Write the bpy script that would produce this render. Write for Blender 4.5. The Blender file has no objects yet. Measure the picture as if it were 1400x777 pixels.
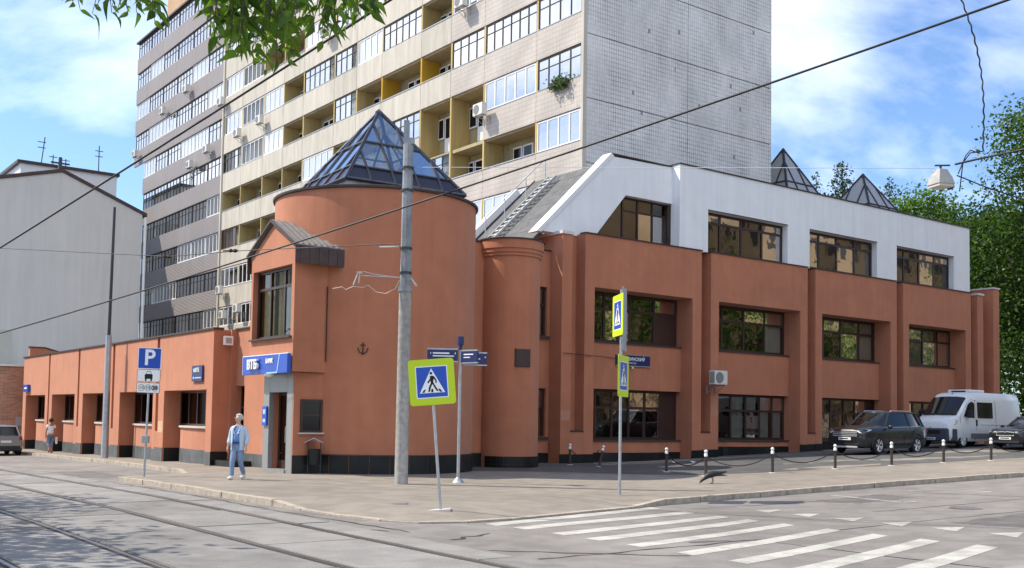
import bpy, bmesh, math, random
import numpy as np
from mathutils import Vector, Matrix

rnd = random.Random(7)
PI = math.pi
scene = bpy.context.scene
COL = scene.collection

# ------------------------------------------------------------------ camera
CAM_Z = 1.75
FPX, PITCH, ROLL, SHIFT = 1447.44, 0.0522525546, -0.0162028096, 108.59
cp, sp, cr, sr = math.cos(PITCH), math.sin(PITCH), math.cos(ROLL), math.sin(ROLL)
F_ = Vector((0, cp, sp)); R_ = Vector((1, 0, 0)); D_ = Vector((0, sp, -cp))
RX = cr * R_ + sr * D_
DY = -sr * R_ + cr * D_
cam_d = bpy.data.cameras.new("camera")
cam = bpy.data.objects.new("camera", cam_d)
COL.objects.link(cam)
cam.matrix_world = Matrix(((RX.x, -DY.x, -F_.x, 0), (RX.y, -DY.y, -F_.y, 0), (RX.z, -DY.z, -F_.z, CAM_Z), (0, 0, 0, 1)))
cam_d.sensor_width = 36
cam_d.lens = FPX / 1400 * 36
cam_d.shift_y = SHIFT / 1400
cam_d.clip_start = 0.1
cam_d.clip_end = 3000
scene.camera = cam

# ------------------------------------------------------------------ light
SUN_EL = math.radians(50)
SUN_AZ = Vector((-0.99, 0.14, 0)).normalized()          # towards the sun
sun_d = bpy.data.lights.new("sun", 'SUN')
sun_d.energy = 2.75
sun_d.angle = math.radians(0.5)
sun_d.color = (1.0, 0.92, 0.79)
sun = bpy.data.objects.new("sun", sun_d)
COL.objects.link(sun)
sun_dir = Vector((SUN_AZ.x * math.cos(SUN_EL), SUN_AZ.y * math.cos(SUN_EL), math.sin(SUN_EL)))
sun.rotation_euler = sun_dir.to_track_quat('Z', 'Y').to_euler()
sun.location = (-30, 10, 60)

world = bpy.data.worlds.new("World")
scene.world = world
world.use_nodes = True
wn, wl = world.node_tree.nodes, world.node_tree.links
wn.clear()
w_out = wn.new('ShaderNodeOutputWorld')
w_bg = wn.new('ShaderNodeBackground'); w_bg.inputs['Strength'].default_value = 0.15
w_sky = wn.new('ShaderNodeTexSky'); w_sky.sky_type = 'NISHITA'
w_sky.sun_disc = False
w_sky.sun_elevation = SUN_EL
w_sky.sun_rotation = math.atan2(sun_dir.x, sun_dir.y)
w_sky.air_density = 1.0; w_sky.dust_density = 0.6; w_sky.ozone_density = 1.6
w_tc = wn.new('ShaderNodeTexCoord')
w_sep = wn.new('ShaderNodeSeparateXYZ')
wl.new(w_tc.outputs['Generated'], w_sep.inputs[0])
def wmath(op, a, b=None):
    n = wn.new('ShaderNodeMath'); n.operation = op
    for i, v in enumerate((a, b)):
        if v is None: continue
        if isinstance(v, (int, float)): n.inputs[i].default_value = v
        else: wl.new(v, n.inputs[i])
    return n.outputs[0]
zz = wmath('ADD', wmath('MAXIMUM', w_sep.outputs['Z'], 0.0), 0.22)
w_comb = wn.new('ShaderNodeCombineXYZ')
wl.new(wmath('DIVIDE', w_sep.outputs['X'], zz), w_comb.inputs[0])
wl.new(wmath('DIVIDE', w_sep.outputs['Y'], zz), w_comb.inputs[1])
w_map = wn.new('ShaderNodeMapping')
w_map.inputs["Location"].default_value = (0.0, 0.0, 0.0)
w_map.inputs['Scale'].default_value = (0.8, 1.0, 1.0)
wl.new(w_comb.outputs[0], w_map.inputs[0])
w_noise = wn.new('ShaderNodeTexNoise')
w_noise.inputs['Scale'].default_value = 0.75
w_noise.inputs['Detail'].default_value = 9
w_noise.inputs['Roughness'].default_value = 0.55
w_noise.inputs['Distortion'].default_value = 0.35
wl.new(w_map.outputs[0], w_noise.inputs['Vector'])
w_ramp = wn.new('ShaderNodeValToRGB')
w_ramp.color_ramp.elements[0].position = 0.465
w_ramp.color_ramp.elements[1].position = 0.68
w_ramp.color_ramp.elements[1].color = (0.92, 0.92, 0.92, 1)
wl.new(w_noise.outputs['Fac'], w_ramp.inputs[0])
w_mix = wn.new('ShaderNodeMixRGB')
w_mix.inputs['Color2'].default_value = (7.6, 7.6, 7.6, 1)
wl.new(w_ramp.outputs[0], w_mix.inputs['Fac'])
w_gain = wn.new('ShaderNodeMixRGB'); w_gain.blend_type = 'MULTIPLY'; w_gain.inputs['Fac'].default_value = 1
w_gain.inputs['Color2'].default_value = (0.45, 0.53, 0.645, 1)
wl.new(w_sky.outputs[0], w_gain.inputs['Color1'])
wl.new(w_gain.outputs[0], w_mix.inputs['Color1'])
wl.new(w_mix.outputs[0], w_bg.inputs['Color'])
wl.new(w_bg.outputs[0], w_out.inputs['Surface'])

scene.view_settings.view_transform = 'Standard'
scene.view_settings.look = 'None'
scene.view_settings.exposure = 1.22
scene.view_settings.gamma = 1.0
scene.view_settings.use_curve_mapping = False

# ------------------------------------------------------------------ frames
YAW = 0.645239934
CU, SU = math.cos(YAW), math.sin(YAW)
def W(a, b, z=0.0):
    """street grid (a along the right street, b along the left street) -> world"""
    return Vector((a * CU - b * SU, a * SU + b * CU, z))
def AB(x, y):
    return (x * CU + y * SU, -x * SU + y * CU)
def softplus(t, k=0.6):
    t = max(-30.0, min(30.0, t / k))
    return k * math.log1p(math.exp(t))
def G0(x):
    return 0.041 * (softplus(x - 5) - softplus(x - 45)) - 0.02 * (softplus(-x - 8) - softplus(-x - 70))
G_TAB = {}
def G(x):
    """pavement level: the street climbs to the right and falls to the left (straight between stations 2 m apart)"""
    i = math.floor(x / 2); t = x / 2 - i
    for j in (i, i + 1):
        if j not in G_TAB: G_TAB[j] = G0(2.0 * j)
    return G_TAB[i] * (1 - t) + G_TAB[i + 1] * t
def GA(a, b):
    return G(a * CU - b * SU)
def sstep(e0, e1, t):
    t = max(0.0, min(1.0, (t - e0) / (e1 - e0)))
    return t * t * (3 - 2 * t)
def GP(a, b):
    """pavement and yard in front of the bank, slightly crowned where the cars stand"""
    bump = 0.14 * sstep(22.6, 24.6, b) * (1 - sstep(29.0, 31.5, b)) * sstep(27, 33, a)
    return GA(a, b) + bump

# ------------------------------------------------------------------ materials
MATS = {}
def new_mat(name):
    m = bpy.data.materials.new(name); m.use_nodes = True
    nt = m.node_tree
    return m, nt, nt.nodes['Principled BSDF']
def mat(name, col, rough=0.7, metal=0.0, spec=0.3, speck=0.0, var=0.0, vscale=3.0, bump=0.0, bscale=40.0, var2=None, streak=0.0, coord='Object', emit=None, coat=0.0):
    if name in MATS: return MATS[name]
    m, nt, b = new_mat(name)
    N, L = nt.nodes, nt.links
    b.inputs['Roughness'].default_value = rough
    b.inputs['Metallic'].default_value = metal
    b.inputs['Specular IOR Level'].default_value = spec
    b.inputs['Base Color'].default_value = (*col, 1)
    if coat: b.inputs['Coat Weight'].default_value = coat; b.inputs['Coat Roughness'].default_value = 0.05
    if var or bump or streak:
        tc = N.new('ShaderNodeTexCoord')
        cur = None
        if var:
            n = N.new('ShaderNodeTexNoise'); n.inputs['Scale'].default_value = vscale; n.inputs['Detail'].default_value = 6; n.inputs['Roughness'].default_value = 0.6
            L.new(tc.outputs[coord], n.inputs['Vector'])
            r = N.new('ShaderNodeValToRGB')
            r.color_ramp.elements[0].position = 0.3; r.color_ramp.elements[1].position = 0.7
            c2 = var2 if var2 else tuple(min(1, c * (1 + var)) for c in col)
            r.color_ramp.elements[0].color = (*[c * (1 - var) for c in col], 1)
            r.color_ramp.elements[1].color = (*c2, 1)
            L.new(n.outputs['Fac'], r.inputs[0]); cur = r.outputs[0]
        if streak:
            mp = N.new('ShaderNodeMapping'); mp.inputs['Scale'].default_value = (3.5, 3.5, 0.22)
            L.new(tc.outputs[coord], mp.inputs[0])
            n2 = N.new('ShaderNodeTexNoise'); n2.inputs['Scale'].default_value = 1.0; n2.inputs['Detail'].default_value = 5
            L.new(mp.outputs[0], n2.inputs['Vector'])
            r2 = N.new('ShaderNodeValToRGB')
            r2.color_ramp.elements[0].position = 0.35; r2.color_ramp.elements[1].position = 0.62
            r2.color_ramp.elements[0].color = (1 - streak, 1 - streak, 1 - streak, 1); r2.color_ramp.elements[1].color = (1, 1, 1, 1)
            L.new(n2.outputs['Fac'], r2.inputs[0])
            mx = N.new('ShaderNodeMixRGB'); mx.blend_type = 'MULTIPLY'; mx.inputs['Fac'].default_value = 1
            if cur: L.new(cur, mx.inputs['Color1'])
            else: mx.inputs['Color1'].default_value = (*col, 1)
            L.new(r2.outputs[0], mx.inputs['Color2']); cur = mx.outputs[0]
        if speck:
            for (sc_, am, lo, hi) in ((55.0, speck, .35, .65), (0.09, speck * .9, .35, .65), (1.7, speck * .7, .42, .58)):
                n4 = N.new('ShaderNodeTexNoise'); n4.inputs['Scale'].default_value = sc_; n4.inputs['Detail'].default_value = 5; L.new(tc.outputs[coord], n4.inputs['Vector'])
                r4 = N.new('ShaderNodeValToRGB'); r4.color_ramp.elements[0].position = lo; r4.color_ramp.elements[1].position = hi
                r4.color_ramp.elements[0].color = (1 - am, 1 - am, 1 - am, 1); r4.color_ramp.elements[1].color = (1 + am * .5, 1 + am * .5, 1 + am * .5, 1); L.new(n4.outputs['Fac'], r4.inputs[0])
                m4 = N.new('ShaderNodeMixRGB'); m4.blend_type = 'MULTIPLY'; m4.inputs['Fac'].default_value = 1
                if cur: L.new(cur, m4.inputs['Color1'])
                else: m4.inputs['Color1'].default_value = (*col, 1)
                L.new(r4.outputs[0], m4.inputs['Color2']); cur = m4.outputs[0]
        if cur: L.new(cur, b.inputs['Base Color'])
        if bump:
            n3 = N.new('ShaderNodeTexNoise'); n3.inputs['Scale'].default_value = bscale; n3.inputs['Detail'].default_value = 4
            L.new(tc.outputs[coord], n3.inputs['Vector'])
            bp_ = N.new('ShaderNodeBump'); bp_.inputs['Strength'].default_value = bump; bp_.inputs['Distance'].default_value = 0.02
            L.new(n3.outputs['Fac'], bp_.inputs['Height']); L.new(bp_.outputs[0], b.inputs['Normal'])
    if emit:
        b.inputs['Emission Color'].default_value = (*emit[0], 1); b.inputs['Emission Strength'].default_value = emit[1]
    MATS[name] = m
    return m

def tile_mat(name, col, mortar, sx, sz, var=0.15, rough=0.6, patch=0.0, stack=False, lost=(.2, .19, .18), grooves=None):
    """small wall tiles or bricks laid in the wall plane; u runs along x+y of the object, v along z"""
    m, nt, b = new_mat(name); N, L = nt.nodes, nt.links
    tc = N.new('ShaderNodeTexCoord'); sep = N.new('ShaderNodeSeparateXYZ'); L.new(tc.outputs['Object'], sep.inputs[0])
    ad = N.new('ShaderNodeMath'); ad.operation = 'ADD'; L.new(sep.outputs['X'], ad.inputs[0]); L.new(sep.outputs['Y'], ad.inputs[1])
    cb = N.new('ShaderNodeCombineXYZ'); L.new(ad.outputs[0], cb.inputs[0]); L.new(sep.outputs['Z'], cb.inputs[1])
    br = N.new('ShaderNodeTexBrick'); L.new(cb.outputs[0], br.inputs['Vector'])
    br.inputs['Scale'].default_value = 1; br.inputs['Brick Width'].default_value = sx; br.inputs['Row Height'].default_value = sz
    br.inputs['Mortar Size'].default_value = 0.07 * sz; br.offset = 0.0 if (patch or stack) else 0.5
    br.inputs['Color1'].default_value = (*[c * (1 - var) for c in col], 1); br.inputs['Color2'].default_value = (*[min(1, c * (1 + var)) for c in col], 1)
    br.inputs['Mortar'].default_value = (*mortar, 1)
    out = br.outputs['Color']
    if grooves:
        # open joints: dark only where weather has washed them out
        gn = N.new('ShaderNodeTexNoise'); gn.inputs['Scale'].default_value = .42; gn.inputs['Detail'].default_value = 7; gn.inputs['Roughness'].default_value = .7
        gm = N.new('ShaderNodeMapping'); gm.inputs['Scale'].default_value = (1.5, .7, 1); L.new(cb.outputs[0], gm.inputs[0]); L.new(gm.outputs[0], gn.inputs['Vector'])
        gr = N.new('ShaderNodeMapRange'); gr.inputs[1].default_value = .42; gr.inputs[2].default_value = .68; gr.inputs[3].default_value = .02; gr.inputs[4].default_value = .95; L.new(gn.outputs['Fac'], gr.inputs[0])
        g2 = N.new('ShaderNodeMath'); g2.operation = 'MULTIPLY'; L.new(gr.outputs[0], g2.inputs[0]); L.new(br.outputs['Fac'], g2.inputs[1])
        gx_ = N.new('ShaderNodeMixRGB'); gx_.inputs['Color2'].default_value = (*grooves, 1); L.new(g2.outputs[0], gx_.inputs['Fac']); L.new(out, gx_.inputs['Color1']); out = gx_.outputs[0]
    if patch:
        # fallen tiles: dark cells scattered by a coarse cell noise, grouped in vertical runs
        vm = N.new('ShaderNodeVectorMath'); vm.operation = 'DIVIDE'; vm.inputs[1].default_value = (sx, sz, 1); L.new(cb.outputs[0], vm.inputs[0])
        fl = N.new('ShaderNodeVectorMath'); fl.operation = 'FLOOR'; L.new(vm.outputs[0], fl.inputs[0])
        wn_ = N.new('ShaderNodeTexWhiteNoise'); wn_.noise_dimensions = '2D'; L.new(fl.outputs[0], wn_.inputs['Vector'])
        big = N.new('ShaderNodeTexNoise'); big.inputs['Scale'].default_value = 0.55; big.inputs['Detail'].default_value = 4
        mp = N.new('ShaderNodeMapping'); mp.inputs['Scale'].default_value = (1.3, 0.45, 1); L.new(cb.outputs[0], mp.inputs[0]); L.new(mp.outputs[0], big.inputs['Vector'])
        th = N.new('ShaderNodeMapRange'); th.inputs[1].default_value = 0.48; th.inputs[2].default_value = 0.75; th.inputs[3].default_value = 0.0; th.inputs[4].default_value = patch
        L.new(big.outputs['Fac'], th.inputs[0])
        lt = N.new('ShaderNodeMath'); lt.operation = 'LESS_THAN'; L.new(wn_.outputs['Value'], lt.inputs[0]); L.new(th.outputs[0], lt.inputs[1])
        mx = N.new('ShaderNodeMixRGB'); mx.inputs['Color2'].default_value = (*lost, 1); L.new(lt.outputs[0], mx.inputs['Fac']); L.new(out, mx.inputs['Color1'])
        out = mx.outputs[0]
    n = N.new('ShaderNodeTexNoise'); n.inputs['Scale'].default_value = 0.5; n.inputs['Detail'].default_value = 6; L.new(tc.outputs['Object'], n.inputs['Vector'])
    r = N.new('ShaderNodeValToRGB'); r.color_ramp.elements[0].color = (0.8, 0.8, 0.8, 1); r.color_ramp.elements[0].position = 0.3; r.color_ramp.elements[1].position = 0.65
    L.new(n.outputs['Fac'], r.inputs[0])
    mm = N.new('ShaderNodeMixRGB'); mm.blend_type = 'MULTIPLY'; mm.inputs['Fac'].default_value = 1; L.new(out, mm.inputs['Color1']); L.new(r.outputs[0], mm.inputs['Color2'])
    L.new(mm.outputs[0], b.inputs['Base Color'])
    bu = N.new('ShaderNodeBump'); bu.inputs['Strength'].default_value = 0.5; bu.inputs['Distance'].default_value = 0.006; L.new(br.outputs['Fac'], bu.inputs['Height']); bu.invert = True
    L.new(bu.outputs[0], b.inputs['Normal'])
    b.inputs['Roughness'].default_value = rough; b.inputs['Specular IOR Level'].default_value = 0.3
    MATS[name] = m
    return m

def glass_mat(name, tint=(0.7, 0.75, 0.75), base=0.08, refl=(1, 1, 1), power=1.0):
    """window glass: what lies behind shows through, the street is reflected on it"""
    m = bpy.data.materials.new(name); m.use_nodes = True
    nt = m.node_tree; N, L = nt.nodes, nt.links; N.clear()
    o = N.new('ShaderNodeOutputMaterial'); mix = N.new('ShaderNodeMixShader')
    tr = N.new('ShaderNodeBsdfTransparent'); tr.inputs[0].default_value = (*tint, 1)
    gl = N.new('ShaderNodeBsdfGlossy'); gl.inputs['Roughness'].default_value = 0.015; gl.inputs[0].default_value = (*refl, 1)
    fr = N.new('ShaderNodeLayerWeight'); fr.inputs['Blend'].default_value = 0.35
    mr = N.new('ShaderNodeMapRange'); mr.inputs[3].default_value = base; mr.inputs[4].default_value = 0.85
    L.new(fr.outputs['Fresnel'], mr.inputs[0])
    L.new(mr.outputs[0], mix.inputs[0]); L.new(tr.outputs[0], mix.inputs[1]); L.new(gl.outputs[0], mix.inputs[2])
    # old panes are never quite flat
    tc = N.new('ShaderNodeTexCoord'); n = N.new('ShaderNodeTexNoise'); n.inputs['Scale'].default_value = 1.4; L.new(tc.outputs['Object'], n.inputs['Vector'])
    bu = N.new('ShaderNodeBump'); bu.inputs['Strength'].default_value = 0.06; bu.inputs['Distance'].default_value = 0.05; L.new(n.outputs['Fac'], bu.inputs['Height']); L.new(bu.outputs[0], gl.inputs['Normal'])
    L.new(mix.outputs[0], o.inputs[0])
    MATS[name] = m
    return m

def leaf_mat(name, c1, c2, trans=0.35):
    m = bpy.data.materials.new(name); m.use_nodes = True
    nt = m.node_tree; N, L = nt.nodes, nt.links; N.clear()
    o = N.new('ShaderNodeOutputMaterial')
    ge = N.new('ShaderNodeNewGeometry')
    mx = N.new('ShaderNodeMixRGB'); mx.inputs[1].default_value = (*c1, 1); mx.inputs[2].default_value = (*c2, 1)
    L.new(ge.outputs['Random Per Island'], mx.inputs[0])
    di = N.new('ShaderNodeBsdfDiffuse'); L.new(mx.outputs[0], di.inputs[0])
    tr = N.new('ShaderNodeBsdfTranslucent')
    hs = N.new('ShaderNodeMixRGB'); hs.blend_type = 'MULTIPLY'; hs.inputs[0].default_value = 1; hs.inputs[2].default_value = (1.25, 1.35, 0.45, 1); L.new(mx.outputs[0], hs.inputs[1]); L.new(hs.outputs[0], tr.inputs[0])
    ms = N.new('ShaderNodeMixShader'); ms.inputs[0].default_value = trans
    L.new(di.outputs[0], ms.inputs[1]); L.new(tr.outputs[0], ms.inputs[2])
    gl = N.new('ShaderNodeBsdfGlossy'); gl.inputs['Roughness'].default_value = 0.4
    m2 = N.new('ShaderNodeMixShader'); m2.inputs[0].default_value = 0.02
    L.new(ms.outputs[0], m2.inputs[1]); L.new(gl.outputs[0], m2.inputs[2])
    L.new(m2.outputs[0], o.inputs[0])
    MATS[name] = m
    return m

ORANGE = mat('orange_render', (0.465, 0.180, 0.100), 0.9, spec=0.12, var=0.07, vscale=0.8, bump=0.4, bscale=55, streak=0.07, speck=.05)
ob_ = ORANGE.node_tree.nodes['Principled BSDF']; ob_.inputs['Sheen Weight'].default_value = .16; ob_.inputs['Sheen Roughness'].default_value = .55; ob_.inputs['Sheen Tint'].default_value = (1, .9, .8, 1)
WHITE = mat('white_render', (0.80, 0.805, 0.81), 0.85, spec=0.15, var=0.03, vscale=1.2, bump=0.1, bscale=40, streak=0.06)
COPING = mat('dark_coping', (0.07, 0.05, 0.045), 0.5, metal=0.3, var=0.2)
COPWHITE = mat('pale_coping', (0.62, 0.6, 0.57), 0.6, var=0.12)
BLACKTILE = mat('black_tile', (0.011, 0.012, 0.012), 0.4, spec=0.3, var=0.4, vscale=2.5)
GREYTILE = mat('grey_tile', (0.10, 0.105, 0.105), 0.45, spec=0.4, var=0.3, vscale=2.5)
GRANITE = mat('grey_granite', (0.24, 0.24, 0.235), 0.35, spec=0.4, var=0.25, vscale=30)
BROWN = mat('brown_frame', (0.045, 0.022, 0.018), 0.4, spec=0.4, var=0.2)
SILL = mat('stone_sill', (0.5, 0.46, 0.42), 0.7, var=0.12)
DARKSILL = mat('dark_sill', (0.06, 0.045, 0.04), 0.5)
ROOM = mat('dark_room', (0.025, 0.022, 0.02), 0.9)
ROOFGREY = mat('roof_felt', (0.13, 0.13, 0.13), 0.9, var=0.15, vscale=2.5, bump=0.3, bscale=20, streak=0.2)
ROOFMETAL = mat('roof_metal', (0.22, 0.21, 0.20), 0.5, metal=0.4, var=0.2, vscale=5)
BROWNMETAL = mat('brown_sheet', (0.075, 0.05, 0.045), 0.45, metal=0.3, var=0.2, vscale=4)
GLASS = glass_mat('tinted_glass', (0.60, 0.57, 0.52), 0.15, refl=(.74, .71, .66))
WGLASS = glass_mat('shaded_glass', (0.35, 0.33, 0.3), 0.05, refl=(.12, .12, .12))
CLEAR = glass_mat('window_glass', (0.82, 0.84, 0.83), 0.05, refl=(.6, .6, .6))
SKYGLASS = glass_mat('roof_glass', (0.62, 0.68, 0.72), 0.38)
HAZEGLASS = mat('frosted_roof_glass', (0.36, 0.36, 0.37), 0.3, spec=0.5)
STEEL = mat('galvanised_steel', (0.42, 0.43, 0.44), 0.45, metal=0.7, var=0.15, vscale=6)
DARKSTEEL = mat('dark_steel', (0.06, 0.06, 0.062), 0.45, metal=0.5)
WHITEP = mat('white_paint', (0.72, 0.72, 0.71), 0.45)
PVC = mat('white_plastic', (0.78, 0.78, 0.77), 0.4)
BLACK = mat('black_rubber', (0.018, 0.018, 0.018), 0.6)
BLUE = mat('sign_blue', (0.012, 0.07, 0.42), 0.4, spec=0.5)
NAVY = mat('sign_navy', (0.012, 0.018, 0.10), 0.4, spec=0.5)
LIME = mat('fluorescent_yellow', (0.50, 0.64, 0.02), 0.5)
SIGNWHITE = mat('sign_white', (0.82, 0.82, 0.8), 0.45)
SIGNBLACK = mat('sign_black', (0.012, 0.012, 0.012), 0.5)
SIGNGREY = mat('sign_back', (0.36, 0.38, 0.4), 0.5, metal=0.4)

# ------------------------------------------------------------------ mesh helpers
class MB:
    def __init__(s): s.v = []; s.f = []; s.m = []
    def add(s, vs, fs, mi=0):
        o = len(s.v); s.v.extend(tuple(v) for v in vs); s.f.extend(tuple(i + o for i in f) for f in fs); s.m.extend([mi] * len(fs)); return s
    def quad(s, a, b, c, d, mi=0): return s.add([a, b, c, d], [(0, 1, 2, 3)], mi)
    def box(s, x0, x1, y0, y1, z0, z1, mi=0):
        return s.add([(x0, y0, z0), (x1, y0, z0), (x1, y1, z0), (x0, y1, z0), (x0, y0, z1), (x1, y0, z1), (x1, y1, z1), (x0, y1, z1)],
                     [(3, 2, 1, 0), (4, 5, 6, 7), (0, 1, 5, 4), (1, 2, 6, 5), (2, 3, 7, 6), (3, 0, 4, 7)], mi)
    def obox(s, c, ux, uy, uz, mi=0):
        """oriented box: centre and three half vectors"""
        c = Vector(c); ux = Vector(ux); uy = Vector(uy); uz = Vector(uz)
        vs = [c + i * ux + j * uy + k * uz for k in (-1, 1) for i, j in ((-1, -1), (1, -1), (1, 1), (-1, 1))]
        return s.add(vs, [(3, 2, 1, 0), (4, 5, 6, 7), (0, 1, 5, 4), (1, 2, 6, 5), (2, 3, 7, 6), (3, 0, 4, 7)], mi)
    def prism(s, poly, z0, z1, mi=0, cap=True):
        n = len(poly)
        vs = [(p[0], p[1], z0) for p in poly] + [(p[0], p[1], z1) for p in poly]
        fs = [(i, (i + 1) % n, n + (i + 1) % n, n + i) for i in range(n)]
        if cap: fs += [tuple(range(n - 1, -1, -1)), tuple(range(n, 2 * n))]
        return s.add(vs, fs, mi)
    def extr(s, poly3, d, mi=0):
        """closed planar 3-D polygon pushed along vector d"""
        n = len(poly3); d = Vector(d)
        vs = [Vector(p) for p in poly3] + [Vector(p) + d for p in poly3]
        fs = [(i, (i + 1) % n, n + (i + 1) % n, n + i) for i in range(n)] + [tuple(range(n - 1, -1, -1)), tuple(range(n, 2 * n))]
        return s.add(vs, fs, mi)
    def tube(s, pts, r, n=8, mi=0, cap=True):
        pts = [Vector(p) for p in pts]
        rs = r if isinstance(r, (list, tuple)) else [r] * len(pts)
        vs = []; fs = []
        up = None
        for i, p in enumerate(pts):
            t = (pts[min(i + 1, len(pts) - 1)] - pts[max(i - 1, 0)])
            if t.length < 1e-9: t = Vector((0, 0, 1))
            t.normalize()
            if up is None:
                up = Vector((0, 0, 1)) if abs(t.z) < 0.9 else Vector((1, 0, 0))
            e1 = t.cross(up); 
            if e1.length < 1e-6: e1 = t.cross(Vector((0, 1, 0)))
            e1.normalize(); e2 = e1.cross(t); up = e2
            for k in range(n):
                an = 2 * PI * k / n
                vs.append(p + rs[i] * (math.cos(an) * e1 + math.sin(an) * e2))
        for i in range(len(pts) - 1):
            for k in range(n):
                fs.append((i * n + k, i * n + (k + 1) % n, (i + 1) * n + (k + 1) % n, (i + 1) * n + k))
        if cap:
            fs.append(tuple(range(n - 1, -1, -1))); fs.append(tuple((len(pts) - 1) * n + k for k in range(n)))
        return s.add(vs, fs, mi)
    def lathe(s, prof, c=(0, 0, 0), n=16, a0=0.0, a1=2 * PI, mi=0):
        full = abs(a1 - a0 - 2 * PI) < 1e-6
        cols = n if full else n + 1
        vs = []; fs = []
        for (r, z) in prof:
            for k in range(cols):
                an = a0 + (a1 - a0) * k / n
                vs.append((c[0] + r * math.cos(an), c[1] + r * math.sin(an), c[2] + z))
        for i in range(len(prof) - 1):
            for k in range(n):
                k2 = (k + 1) % cols
                fs.append((i * cols + k, i * cols + k2, (i + 1) * cols + k2, (i + 1) * cols + k))
        return s.add(vs, fs, mi)
    def ball(s, c, rx, ry=None, rz=None, n=10, mi=0):
        ry = ry or rx; rz = rz or rx
        vs = []; fs = []; m = n // 2 + 1
        for i in range(m + 1):
            th = PI * i / m
            for k in range(n):
                an = 2 * PI * k / n
                vs.append((c[0] + rx * math.sin(th) * math.cos(an), c[1] + ry * math.sin(th) * math.sin(an), c[2] + rz * math.cos(th)))
        for i in range(m):
            for k in range(n): fs.append((i * n + k, (i + 1) * n + k, (i + 1) * n + (k + 1) % n, i * n + (k + 1) % n))
        return s.add(vs, fs, mi)
    def xf(s, M):
        s.v = [tuple(M @ Vector(v)) for v in s.v]; return s
    def mesh(s, name, mats, smooth=False, off=(0, 0, 0), bevel=0.0):
        me = bpy.data.meshes.new(name)
        ox, oy, oz = off
        me.from_pydata([(v[0] - ox, v[1] - oy, v[2] - oz) for v in s.v], [], s.f)
        if not isinstance(mats, (list, tuple)): mats = [mats]
        for m in mats: me.materials.append(m)
        if len(mats) > 1: me.polygons.foreach_set('material_index', s.m)
        bm = bmesh.new(); bm.from_mesh(me)
        bmesh.ops.remove_doubles(bm, verts=bm.verts, dist=1e-5)
        bmesh.ops.recalc_face_normals(bm, faces=bm.faces)
        if bevel:
            es = [e for e in bm.edges if len(e.link_faces) == 2 and e.calc_face_angle(0) > 0.5]
            bmesh.ops.bevel(bm, geom=es, offset=bevel, segments=2, affect='EDGES', profile=0.6)
        bm.to_mesh(me); bm.free()
        if smooth:
            me.polygons.foreach_set('use_smooth', [True] * len(me.polygons))
            try: me.set_sharp_from_angle(angle=math.radians(smooth if smooth > 1 else 40))
            except Exception: pass
        me.update()
        return me
    def build(s, name, mats, parent=None, smooth=False, off=(0, 0, 0), bevel=0.0):
        return link(name, s.mesh(name, mats, smooth, off, bevel), parent)

def link(name, me, parent=None, loc=None, rotz=None):
    o = bpy.data.objects.new(name, me); COL.objects.link(o)
    if parent is not None: o.parent = parent
    if loc is not None: o.location = loc
    if rotz is not None: o.rotation_euler = (0, 0, rotz)
    return o
def tag(o, label=None, cat=None, group=None, kind=None):
    if label: o['label'] = label
    if cat: o['category'] = cat
    if group: o['group'] = group
    if kind: o['kind'] = kind
    return o
def thing(name, label, cat, loc=(0, 0, 0), rotz=0.0, group=None):
    o = bpy.data.objects.new(name, None); COL.objects.link(o)
    o.location = loc; o.rotation_euler = (0, 0, rotz); o.empty_display_size = 0.3
    return tag(o, label, cat, group)
def dup(root, loc=None, rotz=None, label=None, group=None):
    r = root.copy(); COL.objects.link(r)
    if loc is not None: r.location = loc
    if rotz is not None: r.rotation_euler = (0, 0, rotz)
    if label: r['label'] = label
    if group: r['group'] = group
    for ch in list(root.children):
        c = ch.copy(); COL.objects.link(c); c.parent = r
        for g in ch.children:
            d = g.copy(); COL.objects.link(d); d.parent = c
    return r
def text_mesh(txt, size, m, name='lettering', extrude=0.002, align='CENTER', bold=0.0, xs=1.0):
    cu = bpy.data.curves.new(name, 'FONT'); cu.body = txt; cu.size = size; cu.extrude = extrude
    cu.align_x = align; cu.align_y = 'CENTER'; cu.offset = bold; cu.resolution_u = 3
    ob = bpy.data.objects.new(name, cu); COL.objects.link(ob)
    dg = bpy.context.evaluated_depsgraph_get()
    me = bpy.data.meshes.new_from_object(ob.evaluated_get(dg))
    bpy.data.objects.remove(ob); bpy.data.curves.remove(cu)
    # text lies in XY facing +Z: stand it up in the XZ plane facing -Y
    for v in me.vertices: v.co = Vector((v.co.x * xs, -v.co.z, v.co.y))
    me.materials.clear(); me.materials.append(m)
    return me

# ================================================================== GROUND
ASPHALT = mat('road_asphalt', (0.225, 0.208, 0.192), 0.92, spec=0.15, speck=.16, var=0.13, vscale=0.35, bump=0.5, bscale=60, coord='Object')
PAVE = mat('pavement_asphalt', (0.255, 0.224, 0.188), 0.92, spec=0.15, speck=.14, var=0.10, vscale=0.5, bump=0.4, bscale=50)
KERB = mat('kerb_granite', (0.36, 0.31, 0.25), 0.85, var=0.25, vscale=6, bump=0.5, bscale=25)
SLAB = mat('tram_slab_concrete', (0.255, 0.242, 0.226), 0.9, spec=0.2, speck=.14, var=0.12, vscale=0.9, bump=0.4, bscale=35)
SLAB2 = mat('tram_slab_concrete_dark', (0.215, 0.206, 0.193), 0.9, spec=0.2, speck=.16, var=0.15, vscale=0.9, bump=0.4, bscale=35)
BITUMEN = mat('bitumen_seam', (0.035, 0.033, 0.032), 0.8, var=0.4, vscale=6, bump=0.8, bscale=20)
RAIL = mat('rail_steel', (0.35, 0.34, 0.33), 0.3, metal=0.9)
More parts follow.
